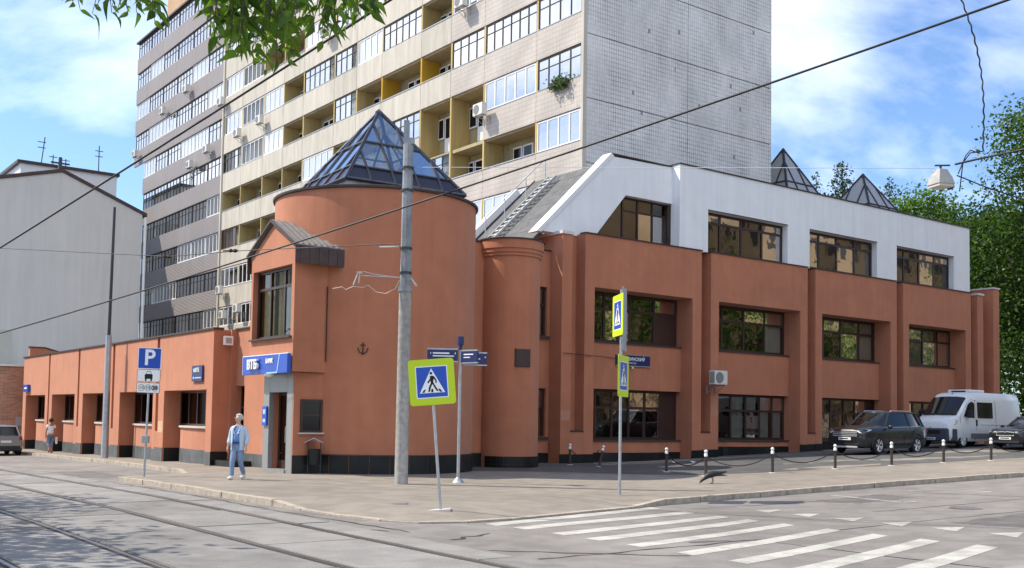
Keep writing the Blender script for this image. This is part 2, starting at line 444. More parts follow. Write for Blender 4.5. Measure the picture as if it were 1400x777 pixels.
PAINT = mat('road_paint', (0.44, 0.425, 0.38), 0.85, speck=.22, var=0.10, vscale=5, bump=.4, bscale=60)
def wear(m, under, lo, hi):
    nt = m.node_tree; N, L = nt.nodes, nt.links; b = N['Principled BSDF']; src = b.inputs['Base Color'].links[0].from_socket
    tc = N.new('ShaderNodeTexCoord'); n = N.new('ShaderNodeTexNoise'); n.inputs['Scale'].default_value = 3.2; n.inputs['Detail'].default_value = 12; n.inputs['Roughness'].default_value = .75; L.new(tc.outputs['Object'], n.inputs['Vector'])
    r = N.new('ShaderNodeValToRGB'); r.color_ramp.elements[0].position = lo; r.color_ramp.elements[1].position = hi; L.new(n.outputs['Fac'], r.inputs[0])
    mx = N.new('ShaderNodeMixRGB'); mx.inputs[2].default_value = (*under, 1); L.new(r.outputs[0], mx.inputs[0]); L.new(src, mx.inputs[1]); L.new(mx.outputs[0], b.inputs['Base Color'])
wear(PAINT, (.23, .215, .195), .58, .68)
PATCH = mat('asphalt_patch', (0.085, 0.085, 0.09), 0.9, var=0.2, vscale=4)
PATCH2 = mat('asphalt_patch_pale', (0.25, 0.232, 0.212), 0.92, var=0.15, vscale=2)
RZ = -0.13
def grid_axis(lo, hi, fine_lo, fine_hi, step):
    xs = [lo, lo * .5 + fine_lo * .5]
    x = fine_lo
    while x <= fine_hi: xs.append(x); x += step
    xs += [hi * .4 + fine_hi * .6, hi]
    return xs
gx = [-900, -400] + [2.0 * i for i in range(-41, 42)] + [400, 900]; gy = grid_axis(-120, 1500, -20, 140, 2.5)
m = MB(); nx, ny = len(gx), len(gy)
m.add([(x, y, G(x) + RZ) for y in gy for x in gx], [(j * nx + i, j * nx + i + 1, (j + 1) * nx + i + 1, (j + 1) * nx + i) for j in range(ny - 1) for i in range(nx - 1)])
road = m.build('road', ASPHALT, smooth=True); tag(road, kind='structure')

def strip_mesh(poly_ab, dz, step=.4):
    """a painted or patched quad given by four corners in street coordinates, laid on the road"""
    (p0, p1, p2, p3) = poly_ab
    L_ = math.hypot(p1[0] - p0[0], p1[1] - p0[1]); n = max(1, int(L_ / step))
    mb = MB(); vs = []
    for i in range(n + 1):
        t = i / n
        for (q0, q1) in ((p0, p1), (p3, p2)):
            a = q0[0] + (q1[0] - q0[0]) * t; b = q0[1] + (q1[1] - q0[1]) * t
            w = W(a, b); vs.append((w.x, w.y, G(w.x) + RZ + dz))
    mb.add(vs, [(2 * i, 2 * i + 2, 2 * i + 3, 2 * i + 1) for i in range(n)])
    return mb

# ---- pavement with kerb
KP = [(12.65, 140, .13), (12.65, 57.6, .13), (12.6, 44.4, .13), (12.35, 38, .13), (12.1, 34, .13), (11.85, 32.7, .035), (10.9, 31.6, .03), (9.5, 30.95, .03),
      (9.23, 30.75, .13), (9.23, 22, .13), (9.3, 20.5, .13), (9.36, 19.3, .035), (9.46, 17.8, .03), (9.66, 16.7, .03), (10.07, 15.98, .03), (10.9, 15.68, .03), (11.9, 15.74, .03), (13.95, 16.22, .03), (15.7, 16.55, .035),
      (17.2, 17.0, .13), (19.7, 17.25, .13), (22.55, 17.08, .13), (26, 16.7, .13), (29.7, 16.1, .13), (40, 14.6, .13), (130, 1.0, .13)]
def resample(P, step):
    out = [P[0]]
    for p, q in zip(P, P[1:]):
        L_ = math.hypot(q[0] - p[0], q[1] - p[1]); n = max(1, int(round(L_ / step)))
        for i in range(1, n + 1):
            t = i / n; out.append(tuple(p[k] + (q[k] - p[k]) * t for k in range(3)))
    return out
KR = resample(KP, 1.1)
def inner(p):
    a, b, h = p
    return (max(20.0, a + 1.0), max(33.5, b + 1.0)) if not (a > 20 and b < 20) else (a, 36.0)
m = MB(); rows = [0, .16, .5, 1.0, 1.6, 2.4, 3.4, 4.6, 6, 7.4, 8.6, 10, 12, 14, 17, 20]
vs = []
for p in KR:
    ia, ib = inner(p)
    dx, dy = ia - p[0], ib - p[1]; L_ = math.hypot(dx, dy); dx /= L_; dy /= L_
    for r in rows:
        r2 = min(r, L_) if r > 0 else 0.02
        a, b = p[0] + dx * r2, p[1] + dy * r2
        w = W(a, b)
        edge = G(w.x) + RZ + p[2]
        vs.append((w.x, w.y, edge + (GP(a, b) - edge) * sstep(0, 1.7, r2)))
nr = len(rows)
m.add(vs, [(i * nr + j, (i + 1) * nr + j, (i + 1) * nr + j + 1, i * nr + j + 1) for i in range(len(KR) - 1) for j in range(nr - 1)])
pavement = m.build('pavement', PAVE, smooth=True); tag(pavement, kind='structure')
# darker yard in front of the bank, where the cars stand
YARD = mat('yard_asphalt', (0.115, 0.112, 0.108), 0.92, spec=0.15, speck=.16, var=0.16, vscale=0.4, bump=0.5, bscale=45)
mb = MB(); ya = [16.5 + .8 * i for i in range(60)]; ys = []
for a in ya:
    b0 = 22.9 - .33 * max(0, a - 26) / 2 + (6.2 if a < 20 else 6.2 * (1 - sstep(20, 27, a)) ** 1.0) + .12 * math.sin(a * 1.7)
    for t in range(13):
        b = b0 + (33.2 - b0) * t / 12; w = W(a, b); ys.append((w.x, w.y, GP(a, b) + .006))
mb.add(ys, [(13 * i + j, 13 * i + 13 + j, 13 * i + 14 + j, 13 * i + j + 1) for i in range(59) for j in range(12)])
tag(mb.build('yard', YARD, smooth=True), kind='structure')
# kerb stones, one by one
for p, q in zip(KR, KR[1:]):
    if p[1] > 75 or p[0] > 60: continue
    P, Q = W(p[0], p[1]), W(q[0], q[1])
    d = (Q - P); L_ = d.length; 
    if L_ < 0.05: continue
    d.normalize(); nrm = Vector((-d.y, d.x, 0)); 
    cin = W(*inner(p)) - P
    if nrm.dot(cin) < 0: nrm = -nrm
    gap = 0.012; j = rnd.uniform(-.006, .006); j2 = rnd.uniform(-.012, .012)
    top0 = G(P.x) + RZ + p[2] + 0.006 + j; top1 = G(Q.x) + RZ + q[2] + 0.006 + j
    A0 = P + d * gap + nrm * j2; A1 = Q - d * gap + nrm * j2; B0 = A0 + nrm * .17; B1 = A1 + nrm * .17
    zb = RZ - .2
    mb = MB(); mb.add([(A0.x, A0.y, G(A0.x) + zb), (A1.x, A1.y, G(A1.x) + zb), (B1.x, B1.y, G(B1.x) + zb), (B0.x, B0.y, G(B0.x) + zb), (A0.x, A0.y, top0), (A1.x, A1.y, top1), (B1.x, B1.y, top1), (B0.x, B0.y, top0)],
                      [(3, 2, 1, 0), (4, 5, 6, 7), (0, 1, 5, 4), (1, 2, 6, 5), (2, 3, 7, 6), (3, 0, 4, 7)])
    mb.build('kerb_stone', KERB, pavement, bevel=0.012)

# ---- painted crossing
STR = [(15.45, 15.05), (14.72, 14.32), (13.68, 13.3), (12.8, 12.42), (11.85, 11.5), (10.78, 10.42), (9.78, 9.42), (8.82, 8.42), (7.8, 7.4)]
for k, (b1, b0) in enumerate(STR):
    a0 = 11.12 + rnd.uniform(-.05, .05); a1 = 16.42 - 0.13 * k; tilt = .75 if k else 1.2
    d1 = .85 if k else 1.25
    mb = strip_mesh([(a0, b1), (a1, b1 + d1), (a1 - .1, b0 + d1), (a0 - .03, b0)], 0.004)
    o = mb.build('crossing_stripe', PAINT, road)
for k in range(7):
    a = 17.75 - .17 * k; b = 14.62 - 1.13 * k
    P = [(a - .02, b + .32), (a + .48, b - .02), (a - .28, b - .3)]
    ws = [W(*p) for p in P]
    mb = MB(); mb.add([(w.x, w.y, G(w.x) + RZ + .004) for w in ws], [(0, 1, 2)])
    mb.build('give_way_triangle', PAINT, road)
def road_line(pts, w_, name, m_, dz=.004):
    for p, q in zip(pts, pts[1:]):
        d = Vector((q[0] - p[0], q[1] - p[1])); n = Vector((-d.y, d.x)).normalized() * w_ / 2
        strip_mesh([(p[0] + n.x, p[1] + n.y), (q[0] + n.x, q[1] + n.y), (q[0] - n.x, q[1] - n.y), (p[0] - n.x, p[1] - n.y)], dz).build(name, m_, road)
road_line([(22.18, 16.3), (21.33, 13.76)], .09, 'parking_line', PAINT)
road_line([(21.33, 13.72), (21.75, 13.66)], .09, 'parking_line', PAINT)
road_line([(25.1, 15.7), (25.2, 13.8)], .09, 'parking_line', PAINT)
road_line([(25.2, 13.76), (24.5, 13.98)], .09, 'parking_line', PAINT)
road_line([(24.55, 14.0), (24.5, 15.6)], .07, 'parking_line', PAINT)
def wig_line(p, q, w_, name, m_, dz, amp=.05, step=.35):
    n = max(2, int(math.hypot(q[0] - p[0], q[1] - p[1]) / step)); mb = MB(); vs = []
    d = Vector((q[0] - p[0], q[1] - p[1])).normalized(); nn = Vector((-d.y, d.x))
    for i in range(n + 1):
        t = i / n; c = Vector((p[0] + (q[0] - p[0]) * t, p[1] + (q[1] - p[1]) * t)) + nn * rnd.uniform(-amp, amp)
        ww = w_ * rnd.uniform(.35, 1.3) / 2
        for s in (-1, 1):
            e = c + nn * ww * s; w = W(e.x, e.y); vs.append((w.x, w.y, G(w.x) + RZ + dz))
    mb.add(vs, [(2 * i, 2 * i + 2, 2 * i + 3, 2 * i + 1) for i in range(n)])
    return mb.build(name, m_, road)
wig_line((8.95, 11.2), (16.8, 11.33), .06, 'road_crack', BITUMEN, .003)
wig_line((16.8, 11.33), (34, 8.9), .035, 'road_crack', BITUMEN, .003)
wig_line((9.2, 13.6), (10.2, 14.2), .12, 'road_crack', BITUMEN, .003, .1, .2)
wig_line((12.2, 11.6), (13.0, 11.5), .16, 'road_crack', PATCH, .003, .1, .2)
wig_line((7.7, 16.6), (8.4, 17.1), .14, 'road_crack', BITUMEN, .003, .1, .2)
wig_line((9.0, 15.2), (8.6, 16.1), .08, 'road_crack', BITUMEN, .003, .1, .2)

def patch_grid(a0, a1, b0, b1, dz, name, m_, rag=.08, n=14):
    """repair patch with a ragged edge, draped on the road"""
    mb = MB(); vs = []
    for i in range(n + 1):
        for j in range(n + 1):
            ea = rnd.uniform(-rag, rag) if i in (0, n) else 0; eb = rnd.uniform(-rag, rag) if j in (0, n) else 0
            w = W(a0 + (a1 - a0) * i / n + ea, b0 + (b1 - b0) * j / n + eb); vs.append((w.x, w.y, G(w.x) + RZ + dz))
    mb.add(vs, [(i * (n + 1) + j, (i + 1) * (n + 1) + j, (i + 1) * (n + 1) + j + 1, i * (n + 1) + j + 1) for i in range(n) for j in range(n)])
    return mb.build(name, m_, road)
STAIN = mat('asphalt_stain', (.145, .135, .126), .85, speck=.2, var=.2, vscale=2)
for (a0, a1, b0, b1, m_) in ((10.5, 15.2, 5.6, 7.2, PATCH2), (18.0, 23.5, 9.2, 10.6, STAIN), (20.5, 23.0, 14.3, 15.5, STAIN), (26, 31, 11.5, 12.6, STAIN), (9.0, 10.3, 33, 37.5, STAIN)):
    patch_grid(a0, a1, b0, b1, .002, 'asphalt_patch', m_)
for (p, q, w_) in (((9.2, 14.9), (8.9, 20), .07), ((8.95, 20), (8.9, 30), .05), ((13.2, 6.0), (13.4, 11.3), .05), ((19, 12.9), (33, 10.6), .04), ((24, 14.9), (24.4, 9), .05), ((8.9, 12.3), (11, 10.4), .06), ((16.9, 16.0), (22, 15.2), .04)):
    wig_line(p, q, w_, 'tar_seam', BITUMEN, .003, .04)
for (a, b, nm) in ((20.9, 11.9, 'round iron manhole cover in the road beyond the crossing'), (11.0, 31.0, 'round iron manhole cover in the lay-by beside the parking sign')):
    w = W(a, b); mo = thing('manhole_cover', nm, 'manhole cover', (w.x, w.y, G(w.x) + RZ - .006))
    q = MB(); q.lathe([(0, .014), (.30, .014), (.31, .0)], (0, 0, 0), 20); q.lathe([(.33, 0), (.33, .012), (.40, .012), (.40, 0)], (0, 0, 0), 20); q.build('cover', mat('manhole_iron', (.16, .15, .14), .8, metal=.3, var=.3, vscale=12), mo)
# ---- tram tracks: rails, bitumen seams and slabs
RAILS = [8.08, 6.35, 4.45, 2.95, 1.1, -.6]
for k, ra in enumerate(RAILS):
    strip_mesh([(ra - .085, 6), (ra - .085, 70), (ra + .085, 70), (ra + .085, 6)], .003, .8).build('bitumen_seam', BITUMEN, road)
    mb = MB(); vs = []; n = 34
    for i in range(n + 1):
        b = 6 + (70 - 6) * i / n
        for a, dz in ((ra - .03, .0), (ra - .03, .012), (ra + .03, .012), (ra + .03, .0)):
            w = W(a, b); vs.append((w.x, w.y, G(w.x) + RZ + dz))
    mb.add(vs, [(4 * i + j, 4 * (i + 1) + j, 4 * (i + 1) + j + 1, 4 * i + j + 1) for i in range(n) for j in range(3)])
    mb.build('tram_rail', RAIL, road)
slabs = [(8.18, 8.8), (6.45, 7.98), (4.55, 6.25), (3.05, 4.35), (1.2, 2.85), (-.5, 1.0)]
for si, (a0, a1) in enumerate(slabs):
    b = 6.0 + .17 * si
    while b < 62:
        ln = 2.75 + rnd.uniform(-.06, .06)
        jz = rnd.uniform(.006, .016)
        e = [rnd.uniform(0, .03) for _ in range(4)]
        mb = MB(); vs = []
        for i in range(3):
            bb = b + .02 + (ln - .04) * i / 2
            for a in (a0 + e[0], a1 - e[1]):
                w = W(a, bb); vs.append((w.x, w.y, G(w.x) + RZ + jz))
        lo = [(x, y, z - .05) for x, y, z in vs]
        mb.add(vs + lo, [(0, 2, 3, 1), (2, 4, 5, 3), (0, 6, 8, 2), (2, 8, 10, 4), (1, 3, 9, 7), (3, 5, 11, 9), (0, 1, 7, 6), (4, 10, 11, 5)])
        mb.build('track_slab', rnd.choice([SLAB, SLAB, SLAB2]), road)
        b += ln
# manhole on the pavement
mw = W(9.9, 17.9)
mb = MB(); mb.lathe([(0, .012), (.30, .012), (.31, .0)], (0, 0, 0), 20); mb.lathe([(.33, 0), (.33, .008), (.42, .008), (.42, 0)], (0, 0, 0), 20)
mh = thing('manhole_cover', 'round iron manhole cover set in the pavement by the corner kerb', 'manhole cover', (mw.x, mw.y + 0, 0)); 
mh.location = (-2.1, 21.5, G(-2.1) - .012)
mb.build('cover', mat('manhole_iron', (.16, .15, .14), .8, metal=.3, var=.3, vscale=12), mh)

# ================================================================== BANK BUILDING
BO = (27.5, 33.0, 0.0)
bank = thing('bank_building', 'terracotta bank building with round corner tower, glass pyramid and white upper storey', 'building', W(BO[0], BO[1], 0), YAW)
def bk(name, mb, mt, parent=None, smooth=False, bevel=0.0):
    return mb.build(name, mt, parent or bank, smooth, BO, bevel)

def window(root, off, x0, x1, z0, z1, p, axis, cols, trans, fm, gm, fw=.07, depth=.09, name='window', blank=(), curtain=None, room=0.7, split=True, roommat=None):
    """frame with mullions and a transom, a pane in every light, a dark room behind; plane a=p or b=p, facing the street"""
    T = (lambda x, d, z: (x, p + d, z)) if axis == 'a' else (lambda x, d, z: (p + d, x, z))
    def bx(mb, xa, xb, d0, d1, za, zb, mi=0):
        A, B = T(xa, d0, za), T(xb, d1, zb)
        mb.box(min(A[0], B[0]), max(A[0], B[0]), min(A[1], B[1]), max(A[1], B[1]), za, zb, mi)
    xs = [x0 + (x1 - x0) * c for c in cols]
    mb = MB()
    bx(mb, x0, x1, 0, depth, z0, z0 + fw); bx(mb, x0, x1, 0, depth, z1 - fw, z1)
    for i, x in enumerate(xs):
        w_ = fw if 0 < i < len(xs) - 1 else fw * 1.0
        xa = x - w_ / 2 if 0 < i < len(xs) - 1 else (x if i == 0 else x - w_)
        bx(mb, xa, xa + w_, .004 if 0 < i < len(xs) - 1 else 0, depth - .004, z0 + fw, z1 - fw)
    rowsz = [z0 + fw] + ([trans] if trans else []) + [z1 - fw]
    if trans:
        for i in range(len(xs) - 1):
            bx(mb, xs[i] + (fw if i == 0 else fw / 2), xs[i + 1] - (fw if i == len(xs) - 2 else fw / 2), .008, depth - .008, trans - fw / 2, trans + fw / 2)
    fr = mb.build(name, fm, root, False, off)
    glz = MB()
    for i in range(len(xs) - 1):
        for r in range(len(rowsz) - 1):
            q = MB() if split else glz
            xa = xs[i] + (fw if i == 0 else fw / 2); xb = xs[i + 1] - (fw if i == len(xs) - 2 else fw / 2)
            za = rowsz[r] + (fw / 2 if r > 0 else 0); zb = rowsz[r + 1] - (fw / 2 if r < len(rowsz) - 2 else 0)
            tl = rnd.uniform(-.014, .014)
            if (i, r) in blank:
                bx(q, xa, xb, .02, .05, za, zb); 
                if split: q.build('blank_panel', fm, fr, False, off)
                continue
            A, B, C_, D = T(xa, .04 + tl, za), T(xb, .04 - tl, za), T(xb, .04 - tl, zb), T(xa, .04 + tl, zb)
            q.quad(A, B, C_, D)
            if split: q.build('pane', gm, fr, False, off)
    if not split: glz.build('pane', gm, fr, False, off)
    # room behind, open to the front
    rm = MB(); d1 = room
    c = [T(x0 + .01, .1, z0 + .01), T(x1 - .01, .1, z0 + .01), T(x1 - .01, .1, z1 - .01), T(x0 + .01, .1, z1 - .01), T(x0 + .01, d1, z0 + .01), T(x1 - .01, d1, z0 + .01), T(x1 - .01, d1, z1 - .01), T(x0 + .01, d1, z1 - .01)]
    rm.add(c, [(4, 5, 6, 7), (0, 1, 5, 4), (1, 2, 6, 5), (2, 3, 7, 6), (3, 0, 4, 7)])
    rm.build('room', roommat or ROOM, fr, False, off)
    if curtain:
        for (c0, c1, zc0, cm) in curtain:
            mb = MB(); xa = x0 + (x1 - x0) * c0; xb = x0 + (x1 - x0) * c1; n = max(3, int((xb - xa) / .09)); vs = []
            for i in range(n + 1):
                d = .2 + (.035 if i % 2 else -.035) * rnd.uniform(.5, 1.3); x = xa + (xb - xa) * i / n
                vs += [T(x, d, z0 + .02 + zc0 * (z1 - z0)), T(x, d, z1 - .03)]
            mb.add(vs, [(2 * i, 2 * i + 2, 2 * i + 3, 2 * i + 1) for i in range(n)])
            mb.build('curtain', cm, fr, False, off)
    return fr

CURT = mat('net_curtain', (0.72, 0.72, 0.69), 0.9, var=0.1, vscale=4)
CURTY = mat('gold_curtain', (0.60, 0.50, 0.24), 0.9, var=0.2, vscale=4)
CURTG = mat('grey_blind', (0.36, 0.37, 0.36), 0.9, var=0.1, vscale=4)
POSTER = mat('pale_poster', (0.70, 0.78, 0.80), 0.7, var=0.1, vscale=2)
CREAMROOM = mat('cream_room', (0.16, 0.13, 0.095), 0.9, var=0.3, vscale=1)

# ---- right front: four bays
bF, bW, bS = 32.64, 33.62, 33.34
upcols = [[0, .245, .385, .505, .755, 1], [0, .225, .485, .745, 1], [0, .24, .49, .76, 1], [0, .25, .51, .77, 1]]
locols = [[0, .165, .33, .50, .665, .83, 1], [0, .165, .335, .515, .685, .845, 1], [0, .17, .345, .535, .70, .86, 1], [0, .165, .335, .515, .685, .845, 1]]
bayL = [28.25, 35.76, 43.3, 50.83]; bayR = [35.14, 42.68, 50.22, 57.58]
for i in range(4):
    aL, aR = bayL[i], bayR[i]; oL, oR = aL + .53, aR - .56
    z0 = GA(aL, bF) - .3
    mb = MB(); pts = [(aL, z0), (aL, 9.41), (aR, 9.41), (aR, z0), (oR, z0), (oR, 7.22), (oL, 7.22), (oL, z0)]
    mb.extr([(a, bF, z) for a, z in pts], (0, 1.0, 0)); bk('bay_front', mb, ORANGE, bevel=.012)
    mb = MB(); mb.box(aL - .03, aR + .03, bF - .05, bF + .34, 9.412, 9.455); bk('parapet_coping', mb, COPING)
    # spandrel, sills, curved apron
    mb = MB(); mb.box(oL + .003, oR - .003, bS, bW + .3, 3.07, 5.02); bk('spandrel', mb, ORANGE, bevel=.01)
    mb = MB(); mb.box(oL + .004, oR - .004, bS - .06, bW + .01, 5.022, 5.07); bk('window_sill', mb, DARKSILL)
    gz = GA((oL + oR) / 2, 33)
    n = 18; a1, a2 = oL + 1.1, oR - .75
    ap = [(oL + .004, bS + .02)] + [(a1 + (a2 - a1) * k / n, bS + .02 - .42 * math.sin(PI * k / n) ** .7) for k in range(n + 1)] + [(oR - .004, bS + .02), (oR - .004, bW + .3), (oL + .004, bW + .3)]
    mb = MB(); mb.prism(ap, gz - .3, .86); bk('apron', mb, ORANGE)
    mb = MB(); mb.prism([(a, b - (.06 if b < bW else 0)) for a, b in ap], .862, .925); bk('window_sill', mb, DARKSILL)
    pt = max(.36, gz + .36)
    mb = MB(); mb.prism([(a, b - .02) for a, b in ap], gz - .3, min(.85, pt)); bk('plinth_tile', mb, BLACKTILE)
    window(bank, BO, oL + .003, oR - .003, 5.075, 7.2, bW, 'a', upcols[i], 6.5, BROWN, GLASS, fw=.11,
           blank=((4, 0),) if i == 0 else (), curtain=([(.76, .98, 0, POSTER)] if i == 1 else ([(.27, .75, 0, CURTG), (.78, 1, 0, CURT)] if i == 3 else ([(.77, .99, 0, CURT)] if i == 2 else None))))
    window(bank, BO, oL + .003, oR - .003, .93, 3.065, bW, 'a', locols[i], 2.3, BROWN, GLASS, fw=.105,
           blank=((5, 0), (5, 1)) if i == 0 else (), curtain=([(.37, .52, 0, POSTER), (.54, .68, 0, POSTER), (.70, .84, 0, POSTER), (.85, 1, 0, POSTER)] if i == 1 else None))
    # pier plinths, tile by tile
    for (pa, pb) in ((aL, oL), (oR, aR)):
        g0 = GA(pa, bF); mb = MB(); mb.box(pa - .012, (pa + pb) / 2 - .004, bF - .018, bF + .02, g0 - .2, g0 + .36); bk('plinth_tile', mb, BLACKTILE)
        mb = MB(); mb.box((pa + pb) / 2 + .004, pb + .012, bF - .018, bF + .02, g0 - .2, g0 + .36 + .001); bk('plinth_tile', mb, BLACKTILE)
# slots between the bays
for (l, r) in ((27.55, 28.25), (35.14, 35.76), (42.68, 43.3), (50.22, 50.83)):
    g0 = GA(l, bF) 
    mb = MB(); mb.box(l + .002, r - .002, 33.2, 33.6, .2, 9.36); bk('slot_wall', mb, ORANGE)
    mb = MB(); mb.box(l + .002, r - .002, bF + .006, 33.198, g0 - .3, 1.27); bk('slot_foot', mb, ORANGE)
    mb = MB(); mb.box(l + .004, r - .004, bF - .03, 33.197, 1.272, 1.32); bk('slot_sill', mb, COPING)
    mb = MB(); mb.box(l + .014, r - .014, bF - .012, bF + .02, g0 - .2, g0 + .36); bk('plinth_tile', mb, BLACKTILE)
# end of the front
mb = MB(); mb.box(57.6, 60.55, 33.3, 40, .3, 9.3); bk('end_wall', mb, ORANGE)
mb = MB(); mb.box(58.3, 58.92, bF, 33.28, .3, 9.36); bk('end_pier', mb, ORANGE, bevel=.01)
mb = MB(); mb.box(58.26, 58.96, bF - .05, 33.3, 9.362, 9.47); bk('parapet_coping', mb, COPWHITE)
mb = MB(); mb.box(59.95, 60.62, bF - .05, 38, .3, 9.86); bk('end_pier', mb, ORANGE, bevel=.01)
mb = MB(); mb.box(59.91, 60.66, bF - .1, 38, 9.862, 9.95); bk('parapet_coping', mb, COPWHITE)
# pier at the left end of the front
mb = MB(); mb.box(27.03, 27.55, bF, 34.12, -.3, 9.25); bk('pier', mb, ORANGE, bevel=.012)
mb = MB(); mb.box(26.98, 27.6, bF - .05, 34.2, 9.252, 9.38); bk('pier_coping', mb, COPWHITE)
for k in range(2):
    mb = MB(); mb.box(27.015 + .275 * k, 27.015 + .275 * k + .267, bF - .018, bF + .02, -.2, .37); bk('plinth_tile', mb, BLACKTILE)
# body of the main block
mb = MB(); mb.box(27.56, 57.58, 34.4, 37.25, -.3, 9.3); bk('main_wall', mb, ORANGE)
# recessed wall with two narrow windows
def wall_b(name, a0, a1, z0, z1, b0, b1, holes, mt=ORANGE):
    """wall across the street front (plane b) with a column of openings sharing one a-range"""
    mb = MB()
    if holes:
        ha0, ha1 = holes[0][0], holes[0][1]
        mb.box(a0, ha0, b0, b1, z0, z1); mb.box(ha1, a1, b0, b1, z0, z1)
        zs = z0
        for h in sorted(holes, key=lambda h: h[2]):
            mb.box(ha0 + .0005, ha1 - .0005, b0 + .001, b1 - .001, zs, h[2]); zs = h[3]
        mb.box(ha0 + .0005, ha1 - .0005, b0 + .001, b1 - .001, zs, z1)
    else: mb.box(a0, a1, b0, b1, z0, z1)
    return bk(name, mb, mt)
wall_b('niche_wall', 23.0, 27.025, -.3, 8.6, 33.4, 33.7, [(26.2, 26.88, 1.05, 3.0), (26.2, 26.88, 5.12, 7.12)])
window(bank, BO, 26.2, 26.88, 1.05, 3.0, 33.52, 'a', [0, 1], 2.2, BROWN, GLASS)
window(bank, BO, 26.2, 26.88, 5.12, 7.12, 33.52, 'a', [0, 1], 6.4, BROWN, GLASS, curtain=[(0, 1, 0, CURT)])
for z in (1.0, 5.07):
    mb = MB(); mb.box(26.12, 26.96, 33.3, 33.5, z - .06, z + .045); bk('window_sill', mb, DARKSILL)
mb = MB(); mb.box(22.9, 27.02, 33.34, 33.8, 8.602, 8.65); bk('parapet_coping', mb, COPING)
mb = MB(); mb.box(24.2, 27.0, 33.36, 33.42, -.2, .4); bk('plinth_tile', mb, BLACKTILE)
mb = MB(); mb.box(23.0, 27.5, 33.71, 37.5, -.3, 8.4); mb.box(26.6, 27.54, 34.15, 37.6, 8.3, 9.3); bk('rear_wall', mb, ORANGE)
# small half-round stair tower
hc = (23.32, 31.19)
mb = MB(); mb.lathe([(1.12, -.3), (1.12, 7.62), (1.17, 7.64), (1.17, 7.74), (1.21, 7.76), (1.21, 7.88), (1.25, 7.9), (1.25, 8.22), (0, 8.22)], (*hc, 0), 40); bk('half_round_tower', mb, ORANGE, smooth=35)
mb = MB(); mb.lathe([(1.29, 8.222), (1.29, 8.27), (0, 8.3)], (*hc, 0), 40); bk('parapet_coping', mb, COPING, smooth=35)
for k in range(16):
    for r in range(2):
        a0 = PI + .15 + k * (1.15 * PI) / 16; mb = MB()
        mb.lathe([(1.12, -.15 + r * .28), (1.15, -.15 + r * .28), (1.15, .125 + r * .28), (1.12, .125 + r * .28)], (*hc, 0), 3, a0, a0 + 1.15 * PI / 16 - .008); bk('plinth_tile', mb, BLACKTILE)
mb = MB(); mb.box(20.6, 23.3, 31.3, 33.5, -.3, 8.15); bk('link_wall', mb, ORANGE)
mb = MB(); mb.box(20.5, 23.3, 31.26, 31.5, 8.152, 8.2); bk('parapet_coping', mb, COPING)
mb = MB(); mb.box(20.6, 22.3, 31.275, 31.299, -.2, .5); bk('plinth_tile', mb, BLACKTILE)
mb = MB(); mb.box(19.5, 24, 33.4, 37.4, -.3, 8.0); bk('rear_wall', mb, ORANGE)

# ---- white storey
ww = [(35.58, 41.19), (42.88, 48.51), (50.3, 55.89)]
pts = [(33.75, 9.4), (33.75, 13.16), (57.55, 13.16), (57.55, 9.4)]
for (w0, w1) in reversed(ww): pts += [(w1, 9.4), (w1, 11.32), (w0, 11.32), (w0, 9.4)]
mb = MB(); mb.extr([(a, 32.68, z) for a, z in pts], (0, .55, 0)); bk('white_wall', mb, WHITE, bevel=.008)
mb = MB(); mb.box(57.15, 57.54, 33.23, 44, 9.3, 13.155); bk('white_wall', mb, WHITE)
wc = [[0, .205, .465, .73, 1]] * 3
for k, (w0, w1) in enumerate(ww):
    window(bank, BO, w0 + .003, w1 - .003, 9.46, 11.315, 33.0, 'a', wc[k], 10.85, BROWN, GLASS, fw=.11, curtain=[(.75, .99, 0, CURTG)] if k == 1 else None)
    mb = MB(); mb.box(w0 - .0, w1 + .0, 32.66, 33.0, 11.322, 11.36); bk('window_hood', mb, COPING)
mb = MB(); mb.box(33.7, 57.6, 32.62, 33.3, 13.162, 13.21); bk('roof_coping', mb, COPING)
mb = MB(); mb.box(33.76, 57.1, 33.31, 37.2, 12.8, 13.0); mb.box(45.7, 57.1, 37.21, 44, 12.8, 13.0); bk('flat_roof', mb, ROOFGREY)
mb = MB(); mb.box(33.9, 57.1, 34.4, 37.2, 9.3, 12.79); mb.box(45.7, 57.1, 37.3, 43.9, 0, 12.79); bk('rear_wall', mb, WHITE)
# sloping gable part
bG = 33.17
gp = [(26.3, 9.35), (30.12, 13.0), (33.8, 13.08), (33.8, 11.44), (30.95, 11.44), (29.2, 9.44), (29.2, 9.35)]
mb = MB(); mb.extr([(a, bG, z) for a, z in gp], (0, .45, 0)); bk('gable_wall', mb, WHITE)
mb = MB(); mb.extr([(26.05, bG - .06, 9.3), (30.05, bG - .06, 13.13), (30.2, bG - .06, 13.02), (26.3, bG - .06, 9.3)], (0, .56, 0)); bk('gable_coping', mb, WHITEP)
mb = MB(); mb.box(30.06, 33.74, bG - .05, bG + .45, 13.082, 13.13); bk('roof_coping', mb, COPING)
